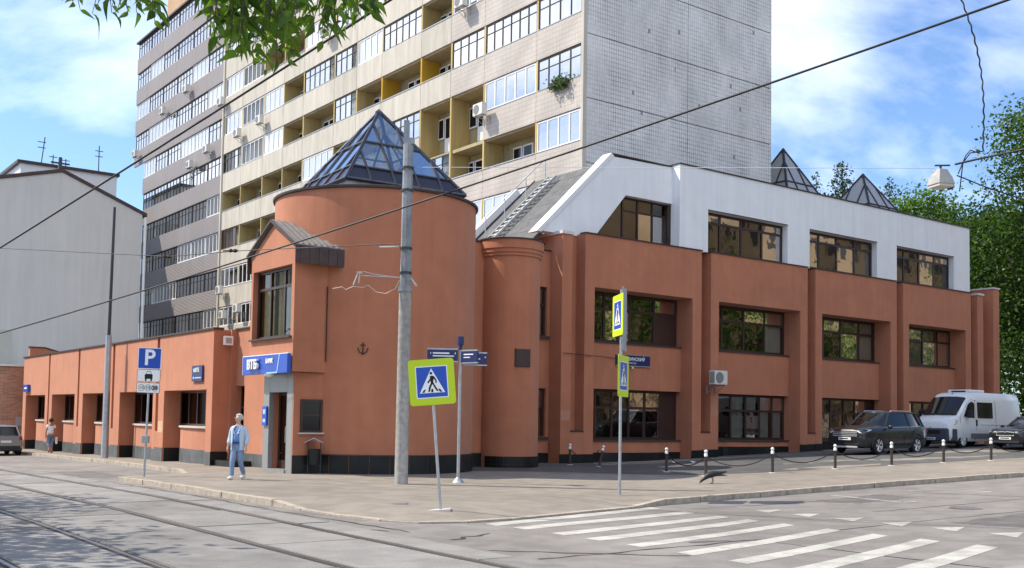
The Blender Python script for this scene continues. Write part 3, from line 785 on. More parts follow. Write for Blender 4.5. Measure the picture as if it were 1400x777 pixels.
# trapezium window with a slanting light
gw = MB(); y0 = bG + .3
def gbar(p, q, w_):
    d = Vector((q[0] - p[0], 0, q[1] - p[1])); L_ = d.length; d.normalize(); nn = Vector((-d.z, 0, d.x))
    gw.obox(((p[0] + q[0]) / 2, y0 + .04, (p[1] + q[1]) / 2), d * L_ / 2, Vector((0, .04, 0)), nn * w_ / 2)
gbar((29.22, 9.49), (33.8, 9.49), .08); gbar((30.9, 11.4), (33.8, 11.4), .08); gbar((29.25, 9.47), (30.93, 11.42), .08)
for a in (31.05, 31.95, 32.85, 33.72): gbar((a, 9.53), (a, 11.36), .075)
gbar((31.09, 10.85), (33.7, 10.85), .07)
fr = bk('window', gw, BROWN)
gl = MB(); gl.add([(29.3, y0 + .04, 9.5), (31.0, y0 + .04, 9.5), (31.0, y0 + .04, 11.38), (30.93, y0 + .04, 11.38)], [(0, 1, 2, 3)]); bk('pane', gl, GLASS, fr)
for k in range(3):
    for (za, zb) in ((9.53, 10.82), (10.88, 11.37)):
        a = 31.05 + .9 * k; q = MB(); q.quad((a + .04, y0 + .04 + .004 * k, za), (a + .86, y0 + .045, za), (a + .86, y0 + .045, zb), (a + .04, y0 + .04 + .004 * k, zb)); bk('pane', q, GLASS, fr)
q = MB(); q.add([(29.2, 33.6, 9.3), (33.8, 33.6, 9.3), (33.8, 33.6, 11.6), (29.2, 33.6, 11.6), (29.2, 35, 9.3), (33.8, 35, 9.3), (33.8, 35, 11.6), (29.2, 35, 11.6)], [(4, 5, 6, 7), (0, 1, 5, 4), (1, 2, 6, 5), (2, 3, 7, 6)]); bk('room', q, CREAMROOM, fr)
# roof slope, far gable, ridge roof
mb = MB(); mb.extr([(26.3, bG + .45, 9.12), (30.2, bG + .45, 12.84), (30.2, bG + .45, 12.6), (26.3, bG + .45, 8.9)], (0, 5.0, 0)); bk('roof_slope', mb, ROOFGREY)
mb = MB(); mb.box(30.2, 33.74, bG + .46, 37.2, 12.4, 12.7); bk('flat_roof', mb, ROOFGREY)
mb = MB(); mb.extr([(26.0, 38.62, 9.3), (29.2, 38.62, 12.35), (29.45, 38.62, 12.1), (26.3, 38.62, 9.0)], (0, .42, 0)); bk('gable_coping', mb, WHITEP)
mb = MB(); mb.extr([(26.3, 38.56, 9.2), (30.2, 38.56, 12.9), (30.2, 38.56, 9.2)], (0, .05, 0)); bk('gable_wall', mb, COPING)
for k in range(5):
    mb = MB(); t = .12 + k * .19; a = 26.3 + 3.9 * t; z = 9.12 + 3.72 * t; mb.extr([(a, bG + .5, z), (a + .05, bG + .5, z + .05), (a + .05, bG + .5, z + .065), (a, bG + .5, z + .015)], (0, 4.8, 0)); bk('roof_seam', mb, ROOFGREY)
# ---- roof ladder with a handrail: a thing of its own on the slope
lad = thing('roof_ladder', 'grey steel ladder with a handrail lying on the sloping roof', 'ladder', W(26.2, 36.6, 9.2), YAW)
LO = (26.2, 36.6, 9.2)
sl = Vector((3.9, 0, 3.72)).normalized(); nr_ = Vector((-sl.z, 0, sl.x)); P0 = Vector((26.25, 36.4, 9.2)) + nr_ * .12; LL = 4.9
for s in (0, .55):
    mb = MB(); c = P0 + sl * LL / 2 + Vector((0, s, 0)); mb.obox(c, sl * LL / 2, (0, .025, 0), nr_ * .05); mb.build('stile', STEEL, lad, off=LO)
for k in range(15):
    mb = MB(); c = P0 + sl * (.2 + k * .32) + Vector((0, .275, 0)); mb.obox(c, sl * .05, (0, .245, 0), nr_ * .02); mb.build('rung', STEEL, lad, off=LO)
rp = [P0 + sl * t + Vector((0, .62, 0)) + nr_ * .0 for t in (.2, 1.6, 3.2, 4.7)]
for p in rp:
    mb = MB(); mb.tube([p, p + Vector((0, 0, 1.0))], .022, 6); mb.build('rail_post', STEEL, lad, off=LO)
mb = MB(); mb.tube([rp[0] + Vector((0, 0, 1.0)), rp[3] + Vector((0, 0, 1.0))], .025, 6); mb.build('handrail', STEEL, lad, off=LO)

# ---- round corner tower
dc = (17.65, 31.2); DR = 3.36
mb = MB(); mb.lathe([(DR, -.3), (DR, 8.78), (DR - .5, 8.78)], (*dc, 0), 96); bk('round_tower', mb, ORANGE, smooth=35)
mb = MB(); mb.lathe([(DR - .3, 8.7), (DR + .07, 8.782), (DR + .08, 8.85), (DR - .1, 8.9), (0, 8.95)], (*dc, 0), 96); bk('parapet_coping', mb, COPING, smooth=35)
k = 0; a0 = PI * .98
while a0 < PI * 2.02:
    da = .62 / DR; mb = MB(); mb.lathe([(DR - .02, -.25), (DR + .03, -.25), (DR + .03, .55), (DR - .02, .55)], (*dc, 0), 4, a0, a0 + da - .006); bk('plinth_tile', mb, BLACKTILE if k > 2 else GREYTILE, smooth=20); a0 += da; k += 1
mb = MB(); mb.lathe([(DR + .0, .552), (DR + .05, .552), (DR + .05, .585), (DR, .585)], (*dc, 0), 64, PI * .98, PI * 2.02); bk('plinth_cap', mb, COPING)

PANELMETAL = mat('pyramid_panel', (.05, .042, .05), .22, metal=.2, spec=.8)
def pyramid(root, off, c, v0, z0, za, ncol, rails, bar, glass, solid, pane_name='roof_pane', barw=.06, capm=None):
    """square glass pyramid; c centre, v0 vector to one base corner; rails = row heights (0..1); rows below `solid` are sheet metal"""
    cs = [Vector((c[0] + v[0], c[1] + v[1], z0)) for v in (v0, (-v0[1], v0[0]), (-v0[0], -v0[1]), (v0[1], -v0[0]))]
    ap = Vector((c[0], c[1], za))
    hb = MB()
    for p in cs: hb.tube([p, ap], barw * 1.1, 4)
    for p, q in zip(cs, cs[1:] + cs[:1]): hb.tube([p, q], barw, 4)
    hb.build('hip_bar', bar, root, off=off)
    for fi, (p, q) in enumerate(zip(cs, cs[1:] + cs[:1])):
        mid = (p + q) / 2; ux = (q - p); Lb = ux.length; ux.normalize(); uy = ap - mid; Hs = uy.length; uy.normalize(); nn = ux.cross(uy)
        if nn.z < 0: nn = -nn
        half = lambda h: Lb / 2 * (1 - h / Hs)
        bars = MB()
        xs = [-Lb / 2 + Lb * k / ncol for k in range(ncol + 1)]
        for x in xs[1:-1]:
            hm = Hs * (1 - abs(x) / (Lb / 2)); 
            if hm > .1: bars.obox(mid + ux * x + uy * hm / 2 + nn * .02, ux * barw * .55, uy * hm / 2, nn * barw * .5)
        for r in rails:
            h = r * Hs; bars.obox(mid + uy * h + nn * .025, ux * half(h), uy * barw * .5, nn * barw * .45)
        bars.build('glazing_bar', bar, root, off=off)
        hs = [0] + [r * Hs for r in rails] + [Hs]
        for i in range(ncol):
            for j in range(len(hs) - 1):
                x0, x1, h0, h1 = xs[i], xs[i + 1], hs[j], hs[j + 1]
                poly = [(x0, h0), (x1, h0), (x1, h1), (x0, h1)]
                for sgn in (-1, 1):   # clip to the triangle
                    out = []
                    for (pp, qq) in zip(poly, poly[1:] + poly[:1]):
                        f = lambda t: Lb / 2 * (1 - t[1] / Hs) - sgn * t[0]
                        fp, fq = f(pp), f(qq)
                        if fp >= 0: out.append(pp)
                        if fp * fq < 0: s = fp / (fp - fq); out.append((pp[0] + (qq[0] - pp[0]) * s, pp[1] + (qq[1] - pp[1]) * s))
                    poly = out
                    if len(poly) < 3: break
                if len(poly) < 3: continue
                area = abs(sum(a[0] * b[1] - b[0] * a[1] for a, b in zip(poly, poly[1:] + poly[:1]))) / 2
                if area < .01: continue
                mb = MB(); mb.add([mid + ux * x + uy * h for x, h in poly], [tuple(range(len(poly)))])
                mb.build(pane_name if j >= solid else 'roof_panel', glass if j >= solid else PANELMETAL, root, off=off)
    mb = MB(); mb.lathe([(.16, -.22), (.14, -.02), (0, .1)], (ap.x, ap.y, ap.z), 4); mb.build('finial', capm or bar, root, off=off)

pv = Vector((-.58, -3.02, 0)); pl = (pv.x * CU + pv.y * SU, -pv.x * SU + pv.y * CU)   # into street axes
mb = MB(); q = [(dc[0] + v[0] * .97, dc[1] + v[1] * .97) for v in (pl, (-pl[1], pl[0]), (-pl[0], -pl[1]), (pl[1], -pl[0]))]
mb.prism(q, 8.9, 9.14); bk('pyramid_base', mb, mat('weathered_grey_base', (.4, .4, .4), .7, var=.3, vscale=3, streak=.3))
pyramid(bank, BO, dc, pl, 9.15, 12.12, 5, [.17, .52], mat('pyramid_bar', (.07, .075, .09), .4, metal=.4), SKYGLASS, 1)
ps = 2.35
pyramid(bank, BO, (48.4, 38.75), (-ps, -ps), 13.05, 17.45, 5, [.5], mat('roof_bar', (.04, .035, .035), .5), HAZEGLASS, 0, barw=.065)
pyramid(bank, BO, (54.6, 37.75), (-ps, -ps), 13.05, 16.75, 5, [.42], MATS['roof_bar'], HAZEGLASS, 0, barw=.065)

# ---- low wing along the left street
aF = 13.9
wb = [(35.85, 41.45), (41.75, 47.25), (47.55, 52.75), (53.05, 58.35), (58.65, 64.2)]
wo = [(36.4, 40.8), (42.1, 46.4), (47.9, 52.1), (53.5, 57.8), (59.2, 63.5)]
for i, ((b0, b1), (o0, o1)) in enumerate(zip(wb, wo)):
    g0 = GA(aF, (b0 + b1) / 2)
    pts = [(b0, g0 - .4), (b0, 4.72), (b1, 4.72), (b1, g0 - .4), (o1, g0 - .4), (o1, 2.61), (o0, 2.61), (o0, g0 - .4)]
    mb = MB(); mb.extr([(aF, b, z) for b, z in pts], (.66, 0, 0)); bk('wing_bay', mb, ORANGE, bevel=.01)
    mb = MB(); mb.box(aF - .05, aF + .35, b0 - (.05 if i == 0 else .15), b1 + .15, 4.722, 4.79); bk('parapet_coping', mb, COPING)
    n = 16; c1, c2 = o0 + .1, o1 - .35
    ap = [(aF + .66, o0 + .004)] + [(aF + .60 - .34 * math.sin(PI * k / n) ** .6, c1 + (c2 - c1) * k / n) for k in range(n + 1)] + [(aF + .66, o1 - .004), (aF + .9, o1 - .004), (aF + .9, o0 + .004)]
    mb = MB(); mb.prism(ap, g0 - .4, 1.22); bk('apron', mb, ORANGE, smooth=30)
    mb = MB(); mb.prism([(a - (.07 if a < aF + .66 else 0), b) for a, b in ap], 1.222, 1.29); bk('window_sill', mb, SILL)
    nt = 8
    for k in range(nt):
        seg = [ap[1 + 2 * k], ap[2 + 2 * k], ap[3 + 2 * k]]
        mb = MB(); mb.prism([(a - .022, b + (.004 if q == 0 else (-.004 if q == 2 else 0))) for q, (a, b) in enumerate(seg)] + [(a + .01, b) for a, b in reversed(seg)], g0 - .3, g0 + .52); bk('plinth_tile', mb, GREYTILE)
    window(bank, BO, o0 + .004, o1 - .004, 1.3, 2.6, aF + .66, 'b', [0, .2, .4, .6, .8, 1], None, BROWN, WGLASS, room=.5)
    for (pa, pb) in ((b0, o0), (o1, b1)):
        n2 = 2
        for k in range(n2):
            x0 = pa + (pb - pa) * k / n2; x1 = pa + (pb - pa) * (k + 1) / n2
            mb = MB(); mb.box(aF - .02, aF + .02, x0 + .003, x1 - .003, g0 - .3, g0 + .5); bk('plinth_tile', mb, GREYTILE)
    mb = MB(); mb.box(aF + .05, aF + .655, o1 - .02, o1 - .0005, g0 - .3, g0 + .5); bk('plinth_tile', mb, BLACKTILE)
    if i < 4:
        mb = MB(); mb.box(aF + .25, aF + .6, b1 + .002, b1 + .298, g0 - .3, 4.7); bk('slot_wall', mb, ORANGE)
        mb = MB(); mb.box(aF + .004, aF + .248, b1 + .002, b1 + .298, g0 - .3, 1.05); bk('slot_foot', mb, ORANGE)
        mb = MB(); mb.box(aF - .02, aF + .02, b1 + .003, b1 + .297, g0 - .3, g0 + .5); bk('plinth_tile', mb, GREYTILE)
mb = MB(); mb.box(aF + 1.3, 20, 35.9, 64.15, -1, 4.5); bk('wing_wall', mb, ORANGE)
mb = MB(); mb.box(aF + .67, 20, 35.87, 64.18, 4.3, 4.68); bk('wing_roof', mb, ROOFGREY)
mb = MB(); mb.extr([(aF + .3, 64.3, 3.5), (aF + .3, 64.3, 5.35), (aF + 1.1, 64.3, 5.35), (aF + 2.6, 64.3, 4.95), (aF + 2.6, 64.3, 3.5)], (0, .3, 0)); bk('end_parapet', mb, ORANGE)
mb = MB(); mb.extr([(aF + .25, 64.25, 5.352), (aF + 1.1, 64.25, 5.352), (aF + 2.6, 64.25, 4.952), (aF + 2.6, 64.25, 5.0), (aF + 1.1, 64.25, 5.41), (aF + .25, 64.25, 5.41)], (0, .4, 0)); bk('parapet_coping', mb, COPING)
mb = MB(); mb.box(aF - .018, aF + .65, 35.832, 35.85, -.3, .44); bk('plinth_tile', mb, BLACKTILE)
# set-back wall with a slit window, beside the door
mb = MB(); mb.box(14.5, 15.1, 35.72, 35.848, -.3, 4.739); mb.box(14.72, 15.1, 31.0, 34.98, -.3, 4.74); mb.box(14.721, 15.099, 34.9805, 35.7195, -.3, .45); mb.box(14.721, 15.099, 34.9805, 35.7195, 2.75, 4.739); bk('set_back_wall', mb, ORANGE)
mb = MB(); mb.box(15.11, 19, 31, 35.84, 4.3, 4.5); bk('wing_roof', mb, ROOFGREY)
mb = MB(); mb.box(14.66, 15.1, 31, 35.84, 4.742, 4.79); bk('parapet_coping', mb, COPING)
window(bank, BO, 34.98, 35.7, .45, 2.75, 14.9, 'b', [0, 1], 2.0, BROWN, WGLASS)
for k in range(4):
    mb = MB(); mb.box(14.70, 14.73, 31.1 + k * .97, 31.1 + k * .97 + .962, -.2, .42); bk('plinth_tile', mb, GREYTILE)
mb = MB(); mb.box(14.0, 14.71, 34.2, 35.7, -.3, .16); bk('door_step', mb, BLACKTILE)

# ---- granite door case and oriel over it
mb = MB()
mb.box(13.9, 14.06, 29.4, 29.8, -.3, 3.05); mb.box(13.9, 14.06, 31.08, 31.5, -.3, 3.05); mb.box(13.9, 14.06, 29.8005, 31.0795, 2.45, 3.049)
bk('door_case', mb, GRANITE, bevel=.01)
mb = MB(); mb.box(13.905, 17, 29.34, 29.397, -.3, 3.045); mb.box(14.35, 17, 29.42, 31.45, -.3, 3.04); mb.box(14.065, 14.35, 29.42, 29.79, -.3, 3.04); mb.box(14.065, 14.35, 31.09, 31.45, -.3, 3.04); bk('door_block', mb, ORANGE)
mb = MB(); mb.box(13.89, 14.85, 29.32, 29.339, -.3, .55); bk('plinth_tile', mb, BLACKTILE)
mb = MB(); mb.box(13.86, 14.34, 29.81, 31.07, -.3, .09); bk('door_step', mb, GRANITE)
dr = MB(); dr.box(14.22, 14.3, 29.82, 29.9, .1, 2.44); dr.box(14.22, 14.3, 30.98, 31.06, .1, 2.44); dr.box(14.221, 14.299, 29.9, 30.98, 2.36, 2.44); dr.box(14.2, 14.29, 30.40, 30.48, .1, 2.36); dr.box(14.221, 14.299, 29.9, 30.98, .1, .35); dr.box(14.222, 14.298, 29.9, 30.4, .95, 1.02)
door = bk('door', dr, BROWN)
for (x0, x1) in ((29.9, 30.4), (30.48, 30.98)):
    q = MB(); q.quad((14.26, x0, .35), (14.26, x1, .35), (14.26, x1, 2.36), (14.26, x0, 2.36)); bk('pane', q, WGLASS, door)
q = MB(); q.box(14.19, 14.2, 30.05, 30.3, 1.3, 1.7); bk('notice', q, SIGNWHITE, door)
q = MB(); q.box(14.19, 14.2, 30.08, 30.28, 1.75, 2.05); bk('notice', q, CURT, door)
q = MB(); q.tube([(14.15, 30.37, .9), (14.15, 30.37, 1.4)], .018, 6); bk('handle', q, STEEL, door)
OGLASS = glass_mat('oriel_glass', (.92, .90, .82), .03, refl=(.16, .16, .15))
# oriel
o0, o1, oa = 29.05, 32.25, 13.7
mb = MB()
mb.prism([(oa, o0), (oa + .3, o0 + .055), (oa + .3, o0 + .25), (oa, o0 + .2)], 3.06, 6.8); mb.box(oa, oa + .3, o1 - .14, o1, 3.06, 6.8); mb.box(oa + .001, oa + .299, o0 + .2, o1 - .14, 3.061, 4.08)
mb.extr([(oa, o0, 6.8005), (oa, (o0 + o1) / 2, 7.68), (oa, o1, 6.8005)], (.3, 0, 0)); mb.box(oa + .001, oa + .299, o0 + .2, o1 - .14, 6.30, 6.8)
bk('oriel', mb, ORANGE)
mb = MB(); mb.prism([(oa + .301, o0 + .055), (15.2, o0 + .275), (15.2, o0 + .475), (oa + .301, o0 + .25)], 3.062, 6.8); mb.box(oa + .31, 16.2, o1 - .2, o1 - .001, 3.062, 6.8); mb.box(oa + .31, 16.2, o0 + .48, o1 - .2, 3.062, 3.3); mb.prism([(oa + .31, o0 + .251), (15.2, o0 + .476), (15.2, o0 + .479), (oa + .31, o0 + .479)], 3.063, 3.3); bk('oriel_wall', mb, ORANGE)
window(bank, BO, o0 + .2, o1 - .14, 4.13, 6.30, oa + .17, 'b', [0, .3, .66, 1], 5.72, BROWN, OGLASS, fw=.085, curtain=[(.0, .26, 0, CURTY), (.3, .6, 0, CURTY), (.66, 1, 0, CURTY)])
mb = MB(); mb.box(oa - .1, oa + .22, o0 + .1, o1 - .1, 4.081, 4.128); bk('window_sill', mb, DARKSILL)
ridge = (o0 + o1) / 2
for s, e in ((-1, o0 - .18), (1, o1 + .18)):
    mb = MB(); mb.extr([(oa - .1, ridge, 7.80), (oa - .1, e, 6.86), (oa - .1, e, 6.82), (oa - .1, ridge, 7.76)], (2.3, 0, 0))
    rf = bk('oriel_roof', mb, ROOFMETAL)
    for k in range(11):
        a = oa - .08 + k * .2; q = MB(); q.extr([(a, ridge, 7.84), (a, e, 6.9), (a, e, 6.862), (a, ridge, 7.802)], (.07, 0, 0)); bk('roof_rib', q, ROOFMETAL, rf)
    sk = MB()
    for k in range(11 if s < 0 else 4):
        a = oa - .09 + k * .155; sk.box(a, a + .148, e - (.012 if k % 2 else .0) - .01, e + .012 - (.012 if k % 2 else .0), 6.30, 6.83)
    bk('roof_skirt', sk, BROWNMETAL)
mb = MB(); mb.extr([(oa - .12, ridge, 7.83), (oa - .12, o0 - .2, 6.87), (oa - .12, o0 - .2, 6.80), (oa - .12, ridge, 7.74), (oa - .12, o1 + .2, 6.80), (oa - .12, o1 + .2, 6.87)], (.03, 0, 0)); bk('barge_board', mb, COPING)
# small window in the tower wall beside the door
def drum_frame(px_ang):
    return Vector((dc[0] + DR * math.cos(px_ang), dc[1] + DR * math.sin(px_ang), 0)), Vector((math.cos(px_ang), math.sin(px_ang), 0))
P = Vector((14.485, 29.34, 0)); nn = Vector((0, -1, 0)); tt = Vector((1, 0, 0))
def dbox(mb, t0, t1, d0, d1, z0, z1):
    mb.obox(P + tt * (t0 + t1) / 2 + nn * (d0 + d1) / 2 + Vector((0, 0, (z0 + z1) / 2)), tt * (t1 - t0) / 2, nn * (d1 - d0) / 2, Vector((0, 0, (z1 - z0) / 2)))
mb = MB(); dbox(mb, -.36, -.29, -.0, .05, 1.24, 2.24); dbox(mb, .29, .36, -.0, .05, 1.24, 2.24); dbox(mb, -.29, .29, -.0, .049, 2.17, 2.24); dbox(mb, -.29, .29, -.0, .049, 1.24, 1.3); dbox(mb, -.29, .29, 0, .045, 1.74, 1.78)
fr = bk('window', mb, BROWN)
for (za, zb) in ((1.3, 1.74), (1.78, 2.17)):
    q = MB(); dbox(q, -.29, .29, .004, .02, za, zb); bk('pane', q, mat('dark_glass', (.008, .008, .009), .08, spec=.25), fr)
q = MB(); dbox(q, -.42, .40, -.0, .11, 1.19, 1.235); bk('window_sill', q, SILL)
# repainted patches on the render
for (a0, a1, b0, b1, z0, z1) in ((27.05, 27.53, bF - .004, bF + .02, 1.72, 2.12), (35.8, 36.25, bF - .004, bF + .02, 2.0, 2.5), (57.06, 57.5, bF - .004, bF + .02, 3.0, 3.9)):
    mb = MB(); mb.box(a0, a1, b0, b1, z0, z1); bk('paint_patch', mb, mat('orange_touch_up', (.45, .21, .135), .9, var=.06))
mb = MB(); mb.box(aF - .004, aF + .02, 40.85, 41.4, 1.0, 1.45); bk('paint_patch', mb, mat('cream_touch_up', (.55, .36, .22), .9, var=.06))
# vents
mb = MB(); mb.box(21.35, 21.68, 31.27, 31.3, 6.89, 7.13); v = bk('vent_grille', mb, COPING)
va = math.atan2(-1.0, -.18); P = Vector((hc[0] + 1.12 * math.cos(va), hc[1] + 1.12 * math.sin(va), 0)); nn = Vector((math.cos(va), math.sin(va), 0)); tt = Vector((-nn.y, nn.x, 0))
mb = MB(); dbox(mb, -.30, .30, -.06, .03, 3.62, 4.26); v = bk('vent_grille', mb, COPING)
for k in range(8):
    q = MB(); dbox(q, -.26, .26, .03, .045, 3.66 + k * .072, 3.66 + k * .072 + .045); bk('slat', q, BROWNMETAL, v)

# ================================================================== APARTMENT BLOCK
def rnd_mat(name, col, var, rough=0.85, bump=0.2, streak=0.12, ribs=0.0):
    """facade panel: every panel object has its own shade; optional horizontal ribs"""
    m, nt, b = new_mat(name); N, L = nt.nodes, nt.links
    oi = N.new('ShaderNodeObjectInfo'); mr = N.new('ShaderNodeMapRange'); mr.inputs[3].default_value = 1 - var; mr.inputs[4].default_value = 1 + var
    L.new(oi.outputs['Random'], mr.inputs[0])
    tc = N.new('ShaderNodeTexCoord')
    ge = N.new('ShaderNodeNewGeometry')
    mp = N.new('ShaderNodeMapping'); mp.inputs['Scale'].default_value = (2.2, 2.2, 0.35); L.new(ge.outputs['Position'], mp.inputs[0])
    n = N.new('ShaderNodeTexNoise'); n.inputs['Scale'].default_value = 1.0; n.inputs['Detail'].default_value = 7; n.inputs['Roughness'].default_value = .65; L.new(mp.outputs[0], n.inputs['Vector'])
    r = N.new('ShaderNodeValToRGB'); r.color_ramp.elements[0].position = .3; r.color_ramp.elements[1].position = .62
    r.color_ramp.elements[0].color = (1 - streak, 1 - streak, 1 - streak * 1.1, 1); L.new(n.outputs['Fac'], r.inputs[0])
    m1 = N.new('ShaderNodeMixRGB'); m1.blend_type = 'MULTIPLY'; m1.inputs[0].default_value = 1; m1.inputs[1].default_value = (*col, 1); L.new(mr.outputs[0], m1.inputs[2])
    m2 = N.new('ShaderNodeMixRGB'); m2.blend_type = 'MULTIPLY'; m2.inputs[0].default_value = 1; L.new(m1.outputs[0], m2.inputs[1]); L.new(r.outputs[0], m2.inputs[2])
    L.new(m2.outputs[0], b.inputs['Base Color']); b.inputs['Roughness'].default_value = rough; b.inputs['Specular IOR Level'].default_value = .2
    bu = N.new('ShaderNodeBump'); bu.inputs['Strength'].default_value = bump if not ribs else .8; bu.inputs['Distance'].default_value = .02
    if ribs:
        w = N.new('ShaderNodeTexWave'); w.bands_direction = 'Z'; w.inputs['Scale'].default_value = ribs; L.new(tc.outputs['Object'], w.inputs['Vector']); L.new(w.outputs['Fac'], bu.inputs['Height'])
    else:
        n2 = N.new('ShaderNodeTexNoise'); n2.inputs['Scale'].default_value = 30; L.new(ge.outputs['Position'], n2.inputs['Vector']); L.new(n2.outputs['Fac'], bu.inputs['Height'])
    L.new(bu.outputs[0], b.inputs['Normal'])
    MATS[name] = m; return m
CREAM = rnd_mat('cream_panel', (0.545, 0.50, 0.43), .07, streak=.24)
PINKTILE = tile_mat('pale_tile_panel', (0.555, 0.495, 0.44), (0.40, 0.36, 0.32), .11, .24, .05, .7, stack=True)
GABLE = tile_mat('gable_tile', (0.74, 0.725, 0.695), (0.62, 0.605, 0.58), .15, .22, .05, .7, patch=.012, lost=(.3, .29, .28), grooves=(.12, .115, .11))
GREYCLAD = rnd_mat('grey_cladding', (0.27, 0.245, 0.24), .05, .6, streak=.08, ribs=2.6)
YELLOW = rnd_mat('yellow_loggia', (0.50, 0.38, 0.17), .14, .9, streak=.25)
YELLOWB = mat('bright_yellow_loggia', (0.52, 0.30, 0.03), .9, var=.1)
LOGBACK = rnd_mat('loggia_back', (0.44, 0.37, 0.22), .1, .9, streak=.25)
TANBRICK = tile_mat('tan_brick', (0.52, 0.32, 0.18), (0.5, 0.42, 0.33), .26, .085, .1, .9)
WFRAME = mat('white_window_frame', (0.78, 0.78, 0.77), .45)
DFRAME = mat('dark_window_frame', (0.05, 0.045, 0.042), .5)
WOODF = mat('brown_wood_frame', (0.17, 0.075, 0.04), .6, var=.2, vscale=6)
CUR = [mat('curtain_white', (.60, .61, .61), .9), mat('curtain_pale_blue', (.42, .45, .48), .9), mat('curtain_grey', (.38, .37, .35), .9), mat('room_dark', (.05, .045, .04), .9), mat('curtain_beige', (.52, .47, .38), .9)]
TO = (38.5, 70.0, 0.0)
blk = thing('apartment_block', 'tall panel apartment block with yellow loggias, grey clad end and tiled white gable', 'apartment block', W(TO[0], TO[1], 0), YAW)
def tb(name, mb, mt, parent=None, **k): return mb.build(name, mt, parent or blk, off=TO, **k)
TA = 31.9
KZ = lambda k: 14.85 + 3.085 * k
seams = [37.33, 40.75, 45.26, 48.45, 51.63, 56.16, 59.37, 62.45, 67.05, 70.3, 73.8, 77.85, 81.5]
gseams = [81.7, 85.5, 89.3, 93.1, 96.9, 100.7]
grid = {   # k: types from the street corner outwards; W white frames, D dark frames, B brown frames, O open loggia, Y open with bright yellow side, T open without parapet
    7: 'WDWODWDODWWD', 6: 'DWDWODWDOWDW', 5: 'WDDWOODWDODW', 4: 'DWWODWDWOOWW', 3: 'WDWODWDDOWWW', 2: 'DDDYOODOOWWD',
    1: 'DWTTDOOWOOOO', 0: 'WOODTOOWOOOB', -1: 'WWWDWOOWWWWW', -2: 'WWDWWDWWDWWW'}
ggrid = {7: 'DDDDDD', 6: 'DDDDWD', 5: 'DWDDDW', 4: 'WDDWWD', 3: 'DWWDDW', 2: 'DDDDDD', 1: 'WDDDDD', 0: 'WWWDDD', -1: 'DDDWWD', -2: 'WDDDDD'}
pan_cache = {}
def panel_mesh(w, m_, h=1.5, t=.14):
    key = (round(w, 2), m_.name, h)
    if key not in pan_cache:
        mb = MB(); mb.box(0, t, .015, w - .015, -h, 0); pan_cache[key] = mb.mesh('parapet_panel', m_, bevel=.012)
    return pan_cache[key]
win_cache = {}
def win_mesh(w, fm, n, tr, h=1.55, fw=.07):
    key = (round(w, 2), fm.name, n, tr)
    if key not in win_cache:
        mb = MB(); e = .06
        mb.box(.05, .12, e, w - e, .02, .02 + fw); mb.box(.05, .12, e, w - e, h - fw, h)
        xs = [e + (w - 2 * e) * i / n for i in range(n + 1)]
        for i, x in enumerate(xs):
            xa = x - fw / 2 if 0 < i < n else (x if i == 0 else x - fw)
            mb.box(.054 if 0 < i < n else .05, .116, xa, xa + fw, .02 + fw, h - fw)
        if tr:
            for i in range(n): mb.box(.058, .112, xs[i] + fw * .5, xs[i + 1] - fw * .5, h * .68 - fw * .35, h * .68 + fw * .35)
        fr = mb.mesh('window', fm)
        panes = []
        for i in range(n):
            q = MB(); q.quad((.085, xs[i] + fw / 2, .08), (.085, xs[i + 1] - fw / 2, .08), (.085, xs[i + 1] - fw / 2, h - .05), (.085, xs[i] + fw / 2, h - .05)); panes.append(q.mesh('pane', CLEAR))
        q = MB()
        for i in range(n): q.quad((.085, xs[i] + fw / 2, .08), (.085, xs[i + 1] - fw / 2, .08), (.085, xs[i + 1] - fw / 2, h - .05), (.085, xs[i] + fw / 2, h - .05))
        win_cache[key] = (fr, panes, q.mesh('pane', CLEAR), xs)
    return win_cache[key]
def L3(a, b, z): return Vector((a - TO[0], b - TO[1], z - TO[2]))
npane = 0
def glaze(b0, w, z, typ, near, a_in=0.0):
    global npane
    fm = {'W': WFRAME, 'D': DFRAME, 'B': WOODF}[typ]
    n = max(3, int(round(w / .78))) if typ != 'W' else max(3, int(round(w / .85)))
    fr, panes, allp, xs = win_mesh(w, fm, n, typ == 'D', fw=.085 if typ == 'W' else .055)
    o = link('window', fr, blk, L3(TA + a_in, b0, z))
    if near and npane + n <= 260:
        for p in panes: link('pane', p, o); npane += 1
    else:
        link('glazing', allp, o)['kind'] = 'stuff'
    # curtains: one folded sheet or gap per light
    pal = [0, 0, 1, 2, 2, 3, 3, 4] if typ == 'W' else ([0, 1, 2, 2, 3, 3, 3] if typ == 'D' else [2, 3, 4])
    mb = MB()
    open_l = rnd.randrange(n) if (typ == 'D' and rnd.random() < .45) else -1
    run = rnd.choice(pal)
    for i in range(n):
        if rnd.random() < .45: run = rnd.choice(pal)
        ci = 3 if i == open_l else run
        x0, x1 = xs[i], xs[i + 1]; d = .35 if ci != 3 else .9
        pts = []; kf = 4
        for q in range(kf + 1): pts.append((d + (.04 if q % 2 else -.02), x0 + (x1 - x0) * q / kf))
        vs = [(a, b, .03) for a, b in pts] + [(a, b, 1.55) for a, b in pts]
        mb.add(vs, [(q, q + 1, kf + 2 + q, kf + 1 + q) for q in range(kf)], ci)
    mb.build('curtain', CUR, o)
part_me = {}
def partition(b, z0, z1, m_, t=.14, d=1.3):
    key = (round(z1 - z0, 2), m_.name)
    if key not in part_me:
        mb = MB(); mb.box(.03, d, -t / 2, t / 2, 0, z1 - z0); part_me[key] = mb.mesh('partition', m_)
    link('partition', part_me[key], blk, L3(TA, b, z0))
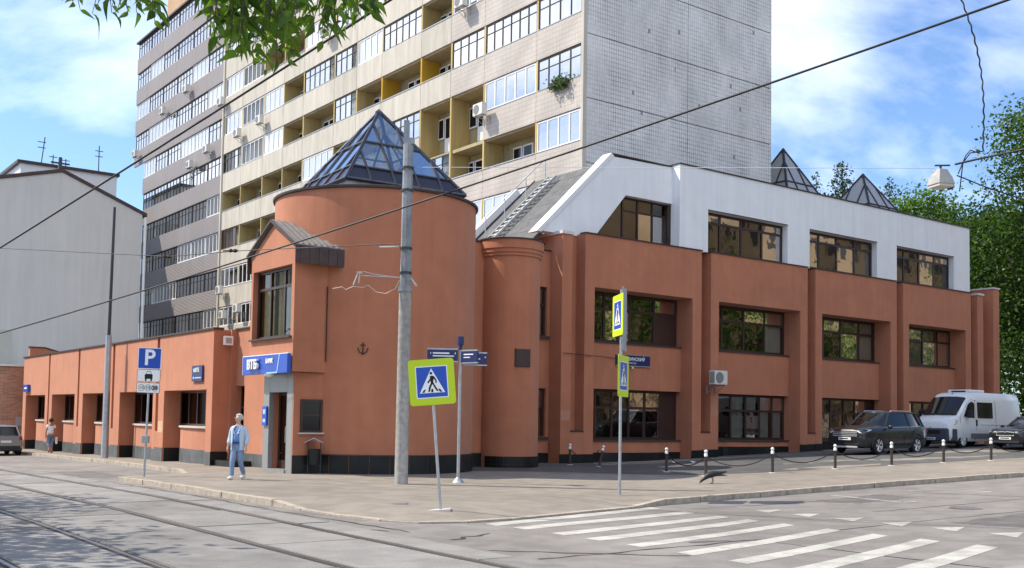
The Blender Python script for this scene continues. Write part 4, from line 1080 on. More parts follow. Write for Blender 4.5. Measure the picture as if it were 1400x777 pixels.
for k, row in grid.items():
    z = KZ(k)
    for c, typ in enumerate(row):
        b0, b1 = seams[c], seams[c + 1]; w = b1 - b0
        near = c < 8 and -1 <= k <= 4
        if typ != 'T': link('parapet_panel', panel_mesh(w, PINKTILE if c < 3 else CREAM), blk, L3(TA + .0, b0, z))
        if typ in 'WDB':
            glaze(b0, w, z, typ, near)
            if rnd.random() < .6:
                mb = MB(); mb.box(TA - .02, TA + .1, b0 + .05, b1 - .05, z + .002, z + .03); tb('window_ledge', mb, STEEL)
        else:
            mb = MB(); 
            if typ != 'T':
                mb.box(TA - .03, TA + .15, b0 + .02, b1 - .02, z + .002, z + .05); tb('loggia_rail', mb, PINKTILE if typ == 'Y' else STEEL)
            # balcony door and window in the loggia's back wall
            mb = MB(); x = b0 + w * rnd.uniform(.35, .5); mb.box(TA + 1.2, TA + 1.3, x, x + .85, z - .9, z + 1.15); mb.box(TA + 1.2, TA + 1.3, x + .95, min(x + 1.7, b1 - .15), z - .05, z + 1.15)
            o = tb('balcony_door', mb, WFRAME)
            mb = MB(); mb.box(TA + 1.19, TA + 1.21, x + .1, x + .75, z - .1, z + 1.05); mb.box(TA + 1.19, TA + 1.21, x + 1.03, min(x + 1.62, b1 - .22), z + .03, z + 1.06); tb('pane', mb, MATS.get('dark_glass') or CUR[3], o)
    for c, b in enumerate(seams):
        m_ = YELLOWB if (k == 2 and c in (4, 5)) else YELLOW
        partition(b, z - 1.5, z + 1.58, m_)
    # slab edge and ceiling of every storey
    mb = MB(); mb.box(TA + .12, TA + 1.35, 37.4, 81.5, z + 1.585 - .1, z + 1.585 + .08); tb('floor_slab', mb, LOGBACK)
mb = MB(); mb.box(TA + 1.32, TA + 13.3, 37.5, 81.4, 0, 39.5); tb('core_wall', mb, LOGBACK)
# grey clad end
for k, row in ggrid.items():
    z = KZ(k)
    gs = [81.7 + (22.7 if k >= 4 else 19.9) * i / 6 for i in range(7)]
    for c, typ in enumerate(row):
        b0, b1 = gs[c], gs[c + 1]
        link('cladding_panel', panel_mesh(b1 - b0 + .025, GREYCLAD), blk, L3(TA - .03, b0, z))
        glaze(b0, b1 - b0, z, typ, False, .02)
    mb = MB(); mb.box(TA + .12, TA + 1.35, 81.6, gs[-1] - .02, z + 1.5, z + 1.66); tb('floor_slab', mb, LOGBACK)
mb = MB(); mb.box(TA + 1.3, TA + 13.3, 81.45, 101.4, 0, 39.2); tb('core_wall', mb, LOGBACK)
mb = MB(); mb.box(TA + 1.32, TA + 6, 101.45, 104.36, KZ(4) - 1.52, KZ(7) + 1.55); tb('corner_bay', mb, GREYCLAD)
mb = MB(); mb.box(TA - .12, TA + 13, 81.4, 104.7, KZ(7) + 1.59, KZ(7) + 1.75); tb('eave_slab', mb, DFRAME)
mb = MB(); mb.box(TA + 1.6, TA + 12, 76, 101.0, KZ(7) + 1.76, KZ(7) + 6.5); tb('roof_house', mb, TANBRICK)
mb = MB(); mb.box(TA - .1, TA + .2, 81.5, 81.72, 0, 39); tb('downpipe_strip', mb, CREAM)
# gable panels
z = KZ(-3) + 2.05
gi = 0
while z < 39:
    for (a0, a1) in ((TA + .16, 38.9), (38.9, 45.45)):
        mb = MB(); mb.box(a0 + .015, a1 - .015, 37.18, 37.45, z + .02, z + 3.065); tb('gable_panel', mb, GABLE, bevel=.012)
    z += 3.085
mb = MB(); mb.box(TA - .02, TA + .2, 37.16, 37.34, 5, 39); tb('corner_strip', mb, CREAM)

# ---- air conditioners
AC = {}
def ac_unit(label, loc, rotz, group):
    if 'proto' not in AC:
        r = thing('air_conditioner', label, 'air conditioner', loc, rotz, group); AC['proto'] = r
        mb = MB(); mb.box(-.42, .42, -.62, -.28, 0, .62); mb.build('casing', mat('ac_casing', (.62, .61, .57), .5, var=.08), r, bevel=.02)
        mb = MB(); mb.lathe([(.25, 0), (.25, .012), (.0, .012)], (0, 0, 0), 20); mb.xf(Matrix.Translation((-.1, -.622, .31)) @ Matrix.Rotation(PI / 2, 4, 'X')); mb.build('fan_grille', mat('ac_grille', (.2, .2, .2), .6), r)
        mb = MB()
        for i in range(5): mb.box(-.424, -.42, -.6 + i * .06, -.57 + i * .06, .06, .56)
        mb.build('side_louvre', DARKSTEEL, r)
        for s in (-.28, .28):
            mb = MB(); mb.box(s - .02, s + .02, -.62, -.0, -.05, -.012); mb.box(s - .02, s + .02, -.04, .0, -.4, -.05); mb.tube([(s, -.55, -.04), (s, -.02, -.38)], .015, 5); mb.build('bracket', STEEL, r)
        return r
    return dup(AC['proto'], loc, rotz, label, group)
GRP_AC = 'air conditioners on the apartment block'
for (b, z, lab, grp) in [
    (46.9, 24.0, 'air conditioner on the cream panel above the dark glazed loggia nearest the gable top', GRP_AC),
    (44.9, 17.6, 'air conditioner hanging beside the yellow loggias, closest one to the tiled gable', GRP_AC),
    (63.1, 27.0, 'air conditioner high on the cream facade just under the hanging leaves', GRP_AC),
    (73.4, 23.3, 'right one of two air conditioners below white framed windows left of the loggias', GRP_AC),
    (77.6, 23.2, 'left one of two air conditioners below white framed windows left of the loggias', GRP_AC),
    (81.2, 26.5, 'air conditioner at the seam between the cream facade and grey cladding', GRP_AC),
    (89.3, 29.5, 'highest air conditioner on the grey cladding', GRP_AC),
    (95.2, 28.9, 'air conditioner on grey cladding, left of and below the highest one', GRP_AC),
    (84.0, 23.2, 'air conditioner on the grey cladding nearest the cream facade', GRP_AC),
    (87.8, 22.6, 'air conditioner lowest of those on the grey cladding', GRP_AC),
    (102.8, 26.4, 'air conditioner at the far left overhanging corner of the grey cladding', GRP_AC),
    (80.2, 11.2, 'air conditioner on cream panel left of the gabled oriel, under the brown window', GRP_AC),
    (79.4, 9.2, 'left one of the lowest pair of air conditioners beside the oriel', GRP_AC),
    (76.6, 9.5, 'right one of the lowest pair of air conditioners beside the oriel', GRP_AC)]:
    ac_unit(lab, W(TA - .03, b, z), YAW - PI / 2, grp)
ac_unit('beige air conditioner on brackets on the bank front between two lower windows', W(35.75, bF - .02, 3.42), YAW, 'air conditioners on the bank')
ac_unit('white air conditioner standing inside the open loggia behind the glass pyramid', W(TA + 1.0, 47.2, KZ(0) - .6), YAW - PI / 2, GRP_AC)

# ---- plant trough under a window of the block
def leaf_cloud(name, mats, centers, radii, n, size, parent=None, kind=None, seed=1, droop=.2, off=(0, 0, 0), clump=14, sf=.13):
    """many small leaf faces, gathered in clumps inside the given ellipsoids"""
    rg = np.random.default_rng(seed)
    centers = np.array(centers, float); radii = np.array(radii, float)
    vol = radii.prod(1); pr = vol ** .75; pr /= pr.sum()
    nc = max(1, n // clump)
    idx = rg.choice(len(centers), nc, p=pr)
    d = rg.normal(size=(nc, 3)); d /= np.linalg.norm(d, axis=1)[:, None]
    rr = rg.uniform(.25, 1, nc) ** .5
    cc = centers[idx] + d * radii[idx] * rr[:, None]
    ci = np.repeat(np.arange(nc), clump)
    spread = (radii[idx].mean(1) * sf + size * .6)[ci]
    P = cc[ci] + rg.normal(size=(len(ci), 3)) * spread[:, None] * np.array([1, 1, .75])
    N_ = len(P)
    nrm = rg.normal(size=(N_, 3)) * .8 + d[ci] * .5 + np.array([0, 0, .6]); nrm /= np.linalg.norm(nrm, axis=1)[:, None]
    t = rg.normal(size=(N_, 3)); t[:, 2] -= droop; t -= (t * nrm).sum(1)[:, None] * nrm; t /= np.linalg.norm(t, axis=1)[:, None]
    s = np.cross(nrm, t)
    L_ = (size * rg.uniform(.6, 1.35, N_))[:, None]
    V = np.stack([P - t * L_ * .5, P + s * L_ * .3, P + t * L_ * .55 - nrm * L_ * .1, P - s * L_ * .3], 1).reshape(-1, 3) - np.array(off)
    me = bpy.data.meshes.new(name)
    me.vertices.add(4 * N_); me.vertices.foreach_set('co', V.astype(np.float32).ravel())
    me.loops.add(4 * N_); me.loops.foreach_set('vertex_index', np.arange(4 * N_, dtype=np.int32))
    me.polygons.add(N_); me.polygons.foreach_set('loop_start', np.arange(0, 4 * N_, 4, dtype=np.int32)); me.polygons.foreach_set('loop_total', np.full(N_, 4, np.int32))
    for m_ in mats: me.materials.append(m_)
    if len(mats) > 1:
        cm = rg.integers(0, len(mats), nc); me.polygons.foreach_set('material_index', cm[ci].astype(np.int32))
    me.update(calc_edges=True); me.validate()
    o = link(name, me, parent)
    if kind: o['kind'] = kind
    return o
LEAFD = leaf_mat('leaf_dark', (.025, .055, .014), (.05, .095, .022), .25)
LEAFM = leaf_mat('leaf_mid', (.045, .10, .02), (.085, .15, .03), .35)
LEAFL = leaf_mat('leaf_light', (.085, .17, .03), (.14, .23, .045), .4)
CONIF = leaf_mat('needle_blue_green', (.03, .06, .035), (.05, .085, .045), .15)
BARK = mat('bark', (.10, .08, .065), .95, var=.3, vscale=8, bump=.8, bscale=18)
hp = thing('trailing_plant', 'green plant trailing from a dark framed loggia window near the gable', 'plant', W(TA - .02, 39.2, KZ(1)), YAW)
leaf_cloud('foliage', [LEAFM, LEAFD], [(-.15, -.15, -.1), (-.15, -.75, -.05), (-.1, -.4, .1)], [(.2, .4, .32), (.18, .35, .35), (.15, .3, .25)], 500, .13, hp, seed=3)
mb = MB(); mb.box(-.22, -.02, -1.0, .3, -.12, .05); mb.build('trough', BROWNMETAL, hp)

# ================================================================== NEIGHBOURS ON THE LEFT
GHW = mat('grey_firewall', (0.56, 0.555, 0.535), .95, var=.05, vscale=.25, bump=.15, bscale=8, streak=.07)
GO = (16, 78, 0)
gh = thing('grey_house', 'blank grey firewall house with a low gable roof at the left edge', 'house', W(16, 78, 0), YAW)
mb = MB(); mb.extr([(2, 75, -3), (23.6, 75, -3), (23.6, 75, 15.7), (18.15, 75, 17.9), (2, 75, 13.6)], (0, 26, 0)); mb.build('wall', GHW, gh, off=GO)
mb = MB(); mb.extr([(23.9, 74.9, 15.6), (18.15, 74.9, 17.92), (1.5, 74.9, 13.5), (1.5, 74.9, 13.72), (18.15, 74.9, 18.14), (23.9, 74.9, 15.82)], (0, 26.3, 0)); mb.build('roof', COPING, gh, off=GO)
mb = MB(); mb.box(2, 15.4, 74.97, 74.999, -3, 7.0); mb.build('painted_base', mat('grey_green_paint', (.46, .47, .42), .95, var=.06, vscale=.4), gh, off=GO)
mb = MB(); mb.tube([(23.75, 74.8, -2), (23.75, 74.8, 15.5)], .09, 8); mb.build('downpipe', WHITEP, gh, off=GO)
mb = MB(); mb.box(17.9, 18.1, 74.95, 75.15, 18.1, 18.9); mb.box(17.4, 18.6, 74.98, 75.1, 18.45, 18.55); mb.build('roof_vent', DARKSTEEL, gh, off=GO)
WO = (25, 105, 0)
wh = thing('white_block', 'white flat roofed block rising behind the grey firewall', 'building', W(25, 105, 0), YAW)
mb = MB(); mb.box(20.7, 29.0, 100, 118, 0, 23.6); mb.build('wall', mat('white_block_wall', (.72, .73, .75), .9, var=.04), wh, off=WO)
mb = MB(); mb.box(20.4, 29.2, 99.8, 118.3, 23.602, 23.85); mb.build('roof', COPING, wh, off=WO)
mb = MB(); mb.box(20.66, 20.699, 104, 105.2, 20.2, 21.8); mb.build('window', DFRAME, wh, off=WO)
mb = MB(); mb.box(29.01, 30.0, 100.5, 112, 0, 20.0); mb.build('side_wall', GHW, wh, off=WO)
for (a, h, lab) in ((22.6, 2.6, 'leaning lattice antenna at the left of the white roof'), (23.6, 1.1, 'short T shaped antenna second from the left on the white roof'), (24.7, .9, 'small stub antenna in the middle of the white roof'), (27.6, 2.6, 'tall mast antenna with crossbars on the right of the white roof')):
    t = thing('roof_antenna', lab, 'antenna', W(a, 101, 23.86), YAW, 'antennas on the white roof')
    mb = MB(); mb.tube([(0, 0, 0), (.25 if 'leaning' in lab else 0, 0, h)], .05, 5); mb.build('mast', DARKSTEEL, t)
    mb = MB(); zz_ = h * .8
    for q in range(2 if h > 2 else 1):
        mb = MB(); mb.box(-.35, .35, -.03, .03, zz_ - q * .5, zz_ - q * .5 + .06); mb.build('crossbar', DARKSTEEL, t)
BRK = tile_mat('old_red_brick', (0.36, 0.17, 0.10), (0.42, 0.33, 0.26), .27, .085, .22, .95)
BO2 = (13.0, 70, 0)
bh = thing('brick_outbuilding', 'low old brick building with a rounded corner beyond the wing', 'building', W(13, 70, 0), YAW)
mb = MB()
prof = [(1.6 * math.cos(PI + PI / 2 * k / 12) + 13.8, 1.6 * math.sin(PI + PI / 2 * k / 12) + 67.4) for k in range(13)] + [(20, 65.8), (20, 74.5), (12.2, 74.5)]
mb.prism(prof, -1.5, 4.3); mb.build('wall', BRK, bh, off=BO2, smooth=30)
mb = MB(); mb.prism([(a - (.08 if i < 13 else 0), b - .08) for i, (a, b) in enumerate(prof)], 4.302, 4.42); mb.build('coping', COPWHITE, bh, off=BO2)
mb = MB(); mb.box(13.9, 14.6, 65.76, 65.8, .9, 1.4); mb.build('wall_plate', SIGNGREY, bh, off=BO2)

# ================================================================== TREES
def tree(name, label, base, h, blobs, n, size, mats, tr=.2, group=None, seed=1, limbs=6, clump=14, kindname='crown', th=None, sf=.13):
    x, y, z = base
    t = thing(name, label, 'tree', base, 0, group)
    rg = random.Random(seed)
    mb = MB(); th = th or h * .62
    mb.tube([(0, 0, -.2), (rg.uniform(-.1, .1), rg.uniform(-.1, .1), th * .35), (rg.uniform(-.3, .3), rg.uniform(-.3, .3), th * .7), (rg.uniform(-.4, .4), rg.uniform(-.4, .4), th)], [tr * 1.25, tr, tr * .75, tr * .3], 10)
    for i in range(limbs):
        b = blobs[i % len(blobs)]; z0 = th * rg.uniform(.4, .85)
        e = Vector((b[0] + rg.uniform(-.5, .5) * b[3], b[1] + rg.uniform(-.5, .5) * b[4], b[2] + rg.uniform(-.2, .5) * b[5])); s = Vector((0, 0, z0)); mid = (s + e) / 2 + Vector((0, 0, -.1 * h * rg.random()))
        mb.tube([s, mid, e], [tr * .45, tr * .3, tr * .08], 6)
    mb.build('trunk', BARK, t, smooth=60)
    leaf_cloud(kindname, mats, [b[:3] for b in blobs], [b[3:] for b in blobs], n, size, t, seed=seed, clump=clump, sf=sf)
    return t
tree('broadleaf_tree', 'large dark green tree filling the right edge beyond the bank', (36.5, 71, 1.2), 22,
     [(1, 0, 16.5, 5.0, 4.5, 5.2), (-3.0, 1.5, 12.0, 4.4, 4, 4.4), (2.5, 0, 9, 5, 5, 5.5), (-2.8, 1, 6.8, 3.4, 3, 3.4), (.5, .5, 20.3, 3.6, 3.0, 3.0), (3.5, 0, 4, 4, 4, 3)], 46000, .27, [LEAFD, LEAFM, LEAFM], .35, 'trees beyond the bank', 11, 14, 90, sf=.2)
tree('broadleaf_tree', 'bright green round tree behind the white roof, under the hanging lamp', (33.6, 86, 1.3), 20,
     [(0, 0, 16.6, 2.8, 3, 3.4), (-1.6, 0, 14, 2.6, 3, 3), (2.2, 0, 13.5, 2.6, 3, 3.4), (.4, 0, 10, 4, 3, 4)], 32000, .30, [LEAFL, LEAFL, LEAFM], .3, 'trees beyond the bank', 12, 8, 70, sf=.17)
tree('broadleaf_tree', 'mid green tree between the bright round tree and the dark one', (38.6, 84, 1.3), 19,
     [(0, 0, 15.2, 2.8, 3, 3.0), (2, 1, 12.5, 3.6, 3, 3.6), (-1, 0, 9, 4, 3, 4)], 28000, .30, [LEAFM, LEAFL, LEAFD], .3, 'trees beyond the bank', 13, 8, 70, sf=.17)
tree('broadleaf_tree', 'low leafy tree at the far right behind the van', (38.3, 68, 1.2), 9,
     [(0, 0, 6.8, 3.0, 3, 2.6), (-1.5, 0, 4.2, 2.4, 2.5, 2.4), (2, 0, 4, 3, 3, 3)], 9000, .26, [LEAFM, LEAFD], .2, 'trees beyond the bank', 14, 6)
def conifer(label, base, h, r, n, seed):
    t = thing('conifer_tree', label, 'tree', base, 0, 'conifers behind the roof')
    mb = MB(); mb.tube([(0, 0, -.2), (0, 0, h)], [.25, .03], 8); mb.build('trunk', BARK, t)
    cs, rs = [], []; rg = random.Random(seed); z = h * .3
    while z < h:
        f = 1 - (z / h); rad = r * (f * 1.9 + .07)
        for k in range(6):
            an = rg.uniform(0, 2 * PI); cs.append((rad * .6 * math.cos(an), rad * .6 * math.sin(an), z - rad * .15)); rs.append((rad * .5 + .1, rad * .5 + .1, .22))
        z += .6
    leaf_cloud('crown', [CONIF], cs, rs, n, .26, t, seed=seed, clump=10)
conifer('dark conifer tip showing between the two small roof pyramids', (30.0, 96, 1.3), 24.6, 5.2, 22000, 5)
conifer('thin conifer tip just right of the second roof pyramid', (35.0, 98, 1.3), 23.6, 3.2, 12000, 6)
conifer('conifer half hidden by the first roof pyramid', (27.9, 97, 1.3), 23.2, 4.4, 16000, 8)
tree('broadleaf_tree', 'wide shadowy tree low behind the van at the right edge', (43, 80, 1.3), 12, [(0, 0, 7.5, 5, 4, 4), (-4, 0, 4.5, 4, 3, 3.6), (3, 0, 4, 4, 3, 3.5), (-1, 0, 2.2, 5, 3, 2.2)], 14000, .36, [LEAFD, LEAFM], .25, 'trees beyond the bank', 15, 6)
# street trees on the left pavement, just outside the picture: they dapple the tram tracks
for i, (x, y, h, r, n) in enumerate([(-20.2, 21.5, 12, 4.4, 6500), (-16.2, 14.6, 10.5, 4.4, 6500), (-29, 32, 12, 4.6, 6000)]):
    tree('street_tree', ['street tree on the left pavement beside the tram tracks, middle one of three', 'street tree on the left pavement nearest the camera', 'street tree on the left pavement farthest along the tracks'][i], (x, y, G(x)), h,
         [(0, 0, h * .72, r, r, h * .22), (r * .4, -.5, h * .6, r * .6, r * .7, h * .16)], n, .30, [LEAFM, LEAFD], .18, 'street trees along the tram tracks', 20 + i, 6, 12)
# ---- branch hanging into the picture
ot = thing('overhanging_tree', 'leafy tree whose branches hang into the top left of the picture', 'tree', (-5.6, 5.2, G(-5.6)), 0)
OT = (-5.6, 5.2, G(-5.6))
def ray_pt(px, py, Y):
    """point of the place seen at that spot, Y metres ahead"""
    cx, cy = 700, 388.5 + SHIFT
    d = RX * ((px - cx) / FPX) + DY * ((py - cy) / FPX) + F_
    return Vector((0, 0, CAM_Z)) + d * (Y / d.y)
mb = MB(); mb.tube([(-5.6, 5.2, -.3), (-5.5, 5.3, 2.5), (-5.2, 5.5, 4.6), (-4.9, 5.7, 7.5)], [.2, .17, .14, .05], 10)
mb.tube([(-5.3, 5.4, 3.9), (-4.2, 5.9, 5.0), (-2.8, 6.3, 5.3), (-1.4, 6.5, 5.15), (-.6, 6.6, 4.95)], [.1, .08, .06, .035, .012], 8)
mb.tube([(-2.8, 6.3, 5.3), (-2.5, 6.6, 4.95), (-2.2, 6.7, 4.6)], [.04, .03, .01], 6)
mb.build('trunk', BARK, ot, smooth=60, off=OT)
leaf_cloud('crown', [LEAFM, LEAFL], [(-4.9, 5.6, 7.2), (-3.4, 6.0, 6.6), (-1.8, 6.2, 6.4)], [(1.6, 1.6, 1.5), (1.2, 1.2, .9), (1.0, 1.0, .7)], 2600, .13, ot, seed=31, off=OT, kind='stuff')
LEAFN = leaf_mat('leaf_near', (.03, .075, .012), (.17, .28, .035), .5)
def leaf_me(L_, w_, fold, bend):
    vs = [(0, 0, 0)]; n = 5
    prof = [.0, .34, .5, .4, .2, .0]
    vs = []; fs = []
    for i in range(n + 1):
        t = i / n; z = -bend * t * t * L_
        vs += [(-w_ * prof[i] * 1.0, t * L_, z + fold * prof[i] * w_), (0, t * L_, z), (w_ * prof[i], t * L_, z + fold * prof[i] * w_)]
    for i in range(n):
        for k in range(2): fs.append((3 * i + k, 3 * i + k + 1, 3 * i + 4 + k, 3 * i + 3 + k))
    me = bpy.data.meshes.new('leaf'); me.from_pydata(vs, [], fs); me.materials.append(LEAFN); me.polygons.foreach_set('use_smooth', [True] * len(fs)); me.update()
    return me
leaf_mes = [leaf_me(.105, .046, .5, .5), leaf_me(.095, .042, .8, .9), leaf_me(.08, .042, .35, .2), leaf_me(.115, .046, .6, 1.1)]
twigs = MB(); rl = random.Random(5); leaves = []
prof_y = [(92, 8), (105, 20), (130, 28), (165, 22), (185, 26), (212, 36), (222, 10), (282, 18), (290, 52), (310, 82), (335, 84), (360, 104), (392, 104), (405, 76), (420, 58), (440, 66), (470, 44), (500, 26), (525, 8)]
def yend(px):
    for (x0, y0), (x1, y1) in zip(prof_y, prof_y[1:]):
        if x0 <= px <= x1: return y0 + (y1 - y0) * (px - x0) / (x1 - x0)
    return 0
starts = [rl.uniform(96, 218) for _ in range(14)] + [rl.uniform(286, 515) for _ in range(46)] + [rl.uniform(295, 405) for _ in range(14)]
for px in starts:
    Y = rl.uniform(5.9, 7.3); ye = yend(px) * rl.uniform(.35, 1.0) - 6
    p0 = ray_pt(px + rl.uniform(-25, 25), -70 - rl.uniform(0, 30), Y + rl.uniform(-.2, .2)); p1 = ray_pt(px, ye, Y)
    mid = (p0 + p1) / 2 + Vector((rl.uniform(-.06, .06), rl.uniform(-.1, .1), .05))
    pts = [p0, mid, p1]; twigs.tube(pts, [.008, .005, .002], 5)
    ln = (p1 - p0).length; nl = max(3, int(ln / .055))
    for i in range(nl + 1):
        t = i / nl
        if t < .12: continue
        p = p0.lerp(mid, t * 2) if t < .5 else mid.lerp(p1, t * 2 - 1)
        for s in ((-1, 1) if i < nl else (0,)):
            if rl.random() < .12: continue
            ang = rl.uniform(0, 2 * PI); d = Vector((math.cos(ang), math.sin(ang) * .8, 0)) * rl.uniform(.5, 1.1) + Vector((0, 0, -1)) * rl.uniform(-.15, 1.0); d.normalize()
            leaves.append((p, d, rl.uniform(0, 2 * PI), rl.uniform(.55, 1.2), rl.randrange(4)))
twigs.build('twig', BARK, ot, off=OT)
rl.shuffle(leaves)
def leaf_mx(p, d, roll, sc):
    up = Vector((math.cos(roll), math.sin(roll), .9)); x = d.cross(up).normalized(); z = x.cross(d)
    return Matrix(((x.x * sc, d.x * sc, z.x * sc, p.x - OT[0]), (x.y * sc, d.y * sc, z.y * sc, p.y - OT[1]), (x.z * sc, d.z * sc, z.z * sc, p.z - OT[2]), (0, 0, 0, 1)))
def in_view(p):
    return 4.3 * p.y / 6.5 + .02 > p.z
leaves.sort(key=lambda l: -l[0].y if in_view(l[0]) else 99)
vis = [l for l in leaves if in_view(l[0])]; hid = [l for l in leaves if not in_view(l[0])]
rl.shuffle(vis)
restmb = MB()
for i, (p, d, roll, sc, k) in enumerate(vis + hid):
    M_ = leaf_mx(p, d, roll, sc)
    if i < 300:
        o = link('leaf', leaf_mes[k], ot); o.matrix_local = M_
    else:
        me = leaf_mes[k]; restmb.add([M_ @ v.co for v in me.vertices], [tuple(f.vertices) for f in me.polygons])
if restmb.v:
    me = bpy.data.meshes.new('foliage'); me.from_pydata([tuple(v) for v in restmb.v], [], restmb.f); me.materials.append(LEAFN); link('foliage', me, ot)['kind'] = 'stuff'

# ================================================================== ACROSS THE RIGHT STREET (outside the picture; the bank's windows mirror it)
OO = (80, 0, 0)
oh = thing('opposite_house', 'cream house across the right street, outside the picture', 'building', W(80, -3, 0), YAW)
mb = MB(); mb.box(42, 64, -14, -2, -1, 24); mb.box(70, 130, -16, -3, -1, 27); mb.build('wall', mat('cream_house_wall', (.30, .22, .14), .9, var=.2, vscale=.3), oh, off=(80, -3, 0))
wm = MB()
for a in range(43, 128, 3):
    if 63 < a + 1.4 and a < 71: continue
    for z in (2, 5.5, 9, 12.5, 16, 19.5, 22): wm.box(a, a + 1.4, -1.99 if a < 64 else -2.99, -1.95 if a < 64 else -2.95, z, z + 1.9)
wm.build('window', DFRAME, oh, off=(80, -3, 0))
for i, (a, b, h) in enumerate([(46, 3.2, 12), (53, 3.0, 16), (61, 3.2, 14), (68, 2.5, 19), (76, 3, 15), (84, 3, 18), (93, 3, 15), (104, 3, 19)]):
    w = W(a, b)
    tree('street_tree', 'street tree across the right street, %s from the crossing' % ['first', 'second', 'third', 'fourth', 'fifth', 'sixth', 'seventh', 'farthest'][i], (w.x, w.y, GA(a, b)), h,
         [(0, 0, h * .62, 3.6, 3.6, h * .34)], 3000, .34, [LEAFM, LEAFL], .18, 'street trees across the right street', 40 + i, 5, 12)

# ================================================================== STREET FURNITURE
def plate(mb, w, h, t, cx, cz, y0=0.0, r=0.0, mi=0):
    """upright plate facing -y with rounded corners, front at y0-t"""
    if r <= 0: pts = [(-w / 2, -h / 2), (w / 2, -h / 2), (w / 2, h / 2), (-w / 2, h / 2)]
    else:
        pts = []
        for (sx, sz, a0) in ((1, -1, -PI / 2), (1, 1, 0), (-1, 1, PI / 2), (-1, -1, PI)):
            for k in range(5):
                a = a0 + PI / 2 * k / 4; pts.append((sx * (w / 2 - r) + r * math.cos(a), sz * (h / 2 - r) + r * math.sin(a)))
    mb.extr([(cx + x, y0, cz + z) for x, z in pts], (0, -t, 0), mi)
    return mb
def poly2(mb, pts, y, t, mi=0):
    mb.extr([(x, y, z) for x, z in pts], (0, -t, 0), mi); return mb
def place_text(txt, size, m_, parent, loc, name='lettering', **k):
    me = text_mesh(txt, size, m_, name, **k)
    return link(name, me, parent, loc)
def disc_pts(cx, cz, r, n=16): return [(cx + r * math.cos(2 * PI * k / n), cz + r * math.sin(2 * PI * k / n)) for k in range(n)]
def crossing_face(t, cz, s=.88, y=0.0):
    """pedestrian crossing sign: yellow-green board, blue square, white triangle, walking figure"""
    mb = MB(); plate(mb, s, s, .012, 0, cz, y, .06); mb.build('backing_board', LIME, t)
    q = s * .66; y1 = y - .012
    mb = MB(); plate(mb, q + .035, q + .035, .002, 0, cz, y1, .015); mb.build('white_edge', SIGNWHITE, t)
    mb = MB(); plate(mb, q, q, .002, 0, cz, y1 - .002, .01); mb.build('blue_field', BLUE, t)
    U = lambda x, z: ((x - .5) * q, cz + (z - .5) * q)
    mb = MB(); poly2(mb, [U(.08, .14), U(.92, .14), U(.5, .95)], y1 - .004, .002); mb.build('triangle', SIGNWHITE, t)
    mb = MB()
    for P in ([(.44, .68), (.52, .72), (.57, .66), (.545, .5), (.53, .46), (.47, .45), (.455, .52)],
              [(.47, .47), (.535, .46), (.46, .33), (.42, .18), (.36, .18), (.395, .34)],
              [(.50, .48), (.545, .49), (.62, .34), (.71, .19), (.645, .19), (.565, .32)],
              [(.545, .70), (.585, .68), (.655, .56), (.66, .46), (.615, .46), (.615, .54), (.545, .62)],
              [(.45, .62), (.46, .56), (.385, .46), (.345, .48), (.375, .53)],
              [(.15, .16), (.23, .16), (.29, .26), (.235, .26)], [(.455, .16), (.53, .16), (.53, .27), (.47, .27)], [(.745, .16), (.83, .16), (.755, .26), (.695, .26)]):
        poly2(mb, [U(*p) for p in P], y1 - .006, .002)
    poly2(mb, [(x, z) for x, z in disc_pts(*U(.485, .79), .045 * q)], y1 - .006, .002)
    mb.build('walking_figure', SIGNBLACK, t)

# leaning crossing sign on the corner
t = thing('crossing_sign', 'yellow bordered crossing sign with walking figure on a leaning post at the corner', 'road sign', (-1.32, 20.29, G(-1.32) - .02), 0)
t.rotation_euler = (0, math.radians(-4.9), 0)
mb = MB(); mb.tube([(0, .05, 0), (0, .05, 2.75)], .03, 10); mb.build('post', STEEL, t, smooth=60)
mb = MB(); mb.box(-.22, .2, -.12, .2, -.02, .025); mb.build('foot_pad', SILL, t)
crossing_face(t, 2.46, .88, .015)
mb = MB(); mb.box(-.2, .2, .016, .03, 2.25, 2.29); mb.box(-.2, .2, .016, .03, 2.62, 2.66); mb.build('clamp', STEEL, t)
t = None
# tall post with two crossing signs edge-on
tp = thing('sign_post', 'tall steel post carrying two crossing signs seen nearly edge on', 'sign post', (2.58, 25.04, G(2.58)), 0)
mb = MB(); mb.tube([(0, 0, -.1), (0, 0, 4.86)], .035, 10); mb.build('post', STEEL, tp, smooth=60)
def side_sign(label, z, nrm, off):
    s = thing('crossing_sign', label, 'road sign', (2.58 + off[0], 25.04 + off[1], G(2.58) + z), math.atan2(nrm[0], -nrm[1]), 'crossing signs on the tall post')
    crossing_face(s, 0, .98, 0)
    mb = MB(); mb.box(-.2, .2, .001, .03, -.3, -.26); mb.box(-.2, .2, .001, .03, .26, .3); mb.build('clamp', STEEL, s)
    return s
side_sign('upper of two narrow looking crossing signs on the tall post, turned left', 4.24, (-.985, -.15), (-.08, -.02))
side_sign('lower of two narrow looking crossing signs on the tall post, turned right', 2.8, (.94, -.347), (.05, -.03))
s = thing('road_sign', 'grey back of a tall road sign behind the upper crossing sign', 'road sign', (2.58 + .07, 25.04 + .03, G(2.58) + 4.15), math.atan2(.97, .24))
mb = MB(); plate(mb, .7, 1.5, .012, 0, 0, 0, .03); mb.build('plate', SIGNGREY, s)
mb = MB(); mb.box(-.3, .3, .001, .03, -.5, -.45); mb.box(-.3, .3, .001, .03, .42, .47); mb.build('stiffener', STEEL, s)
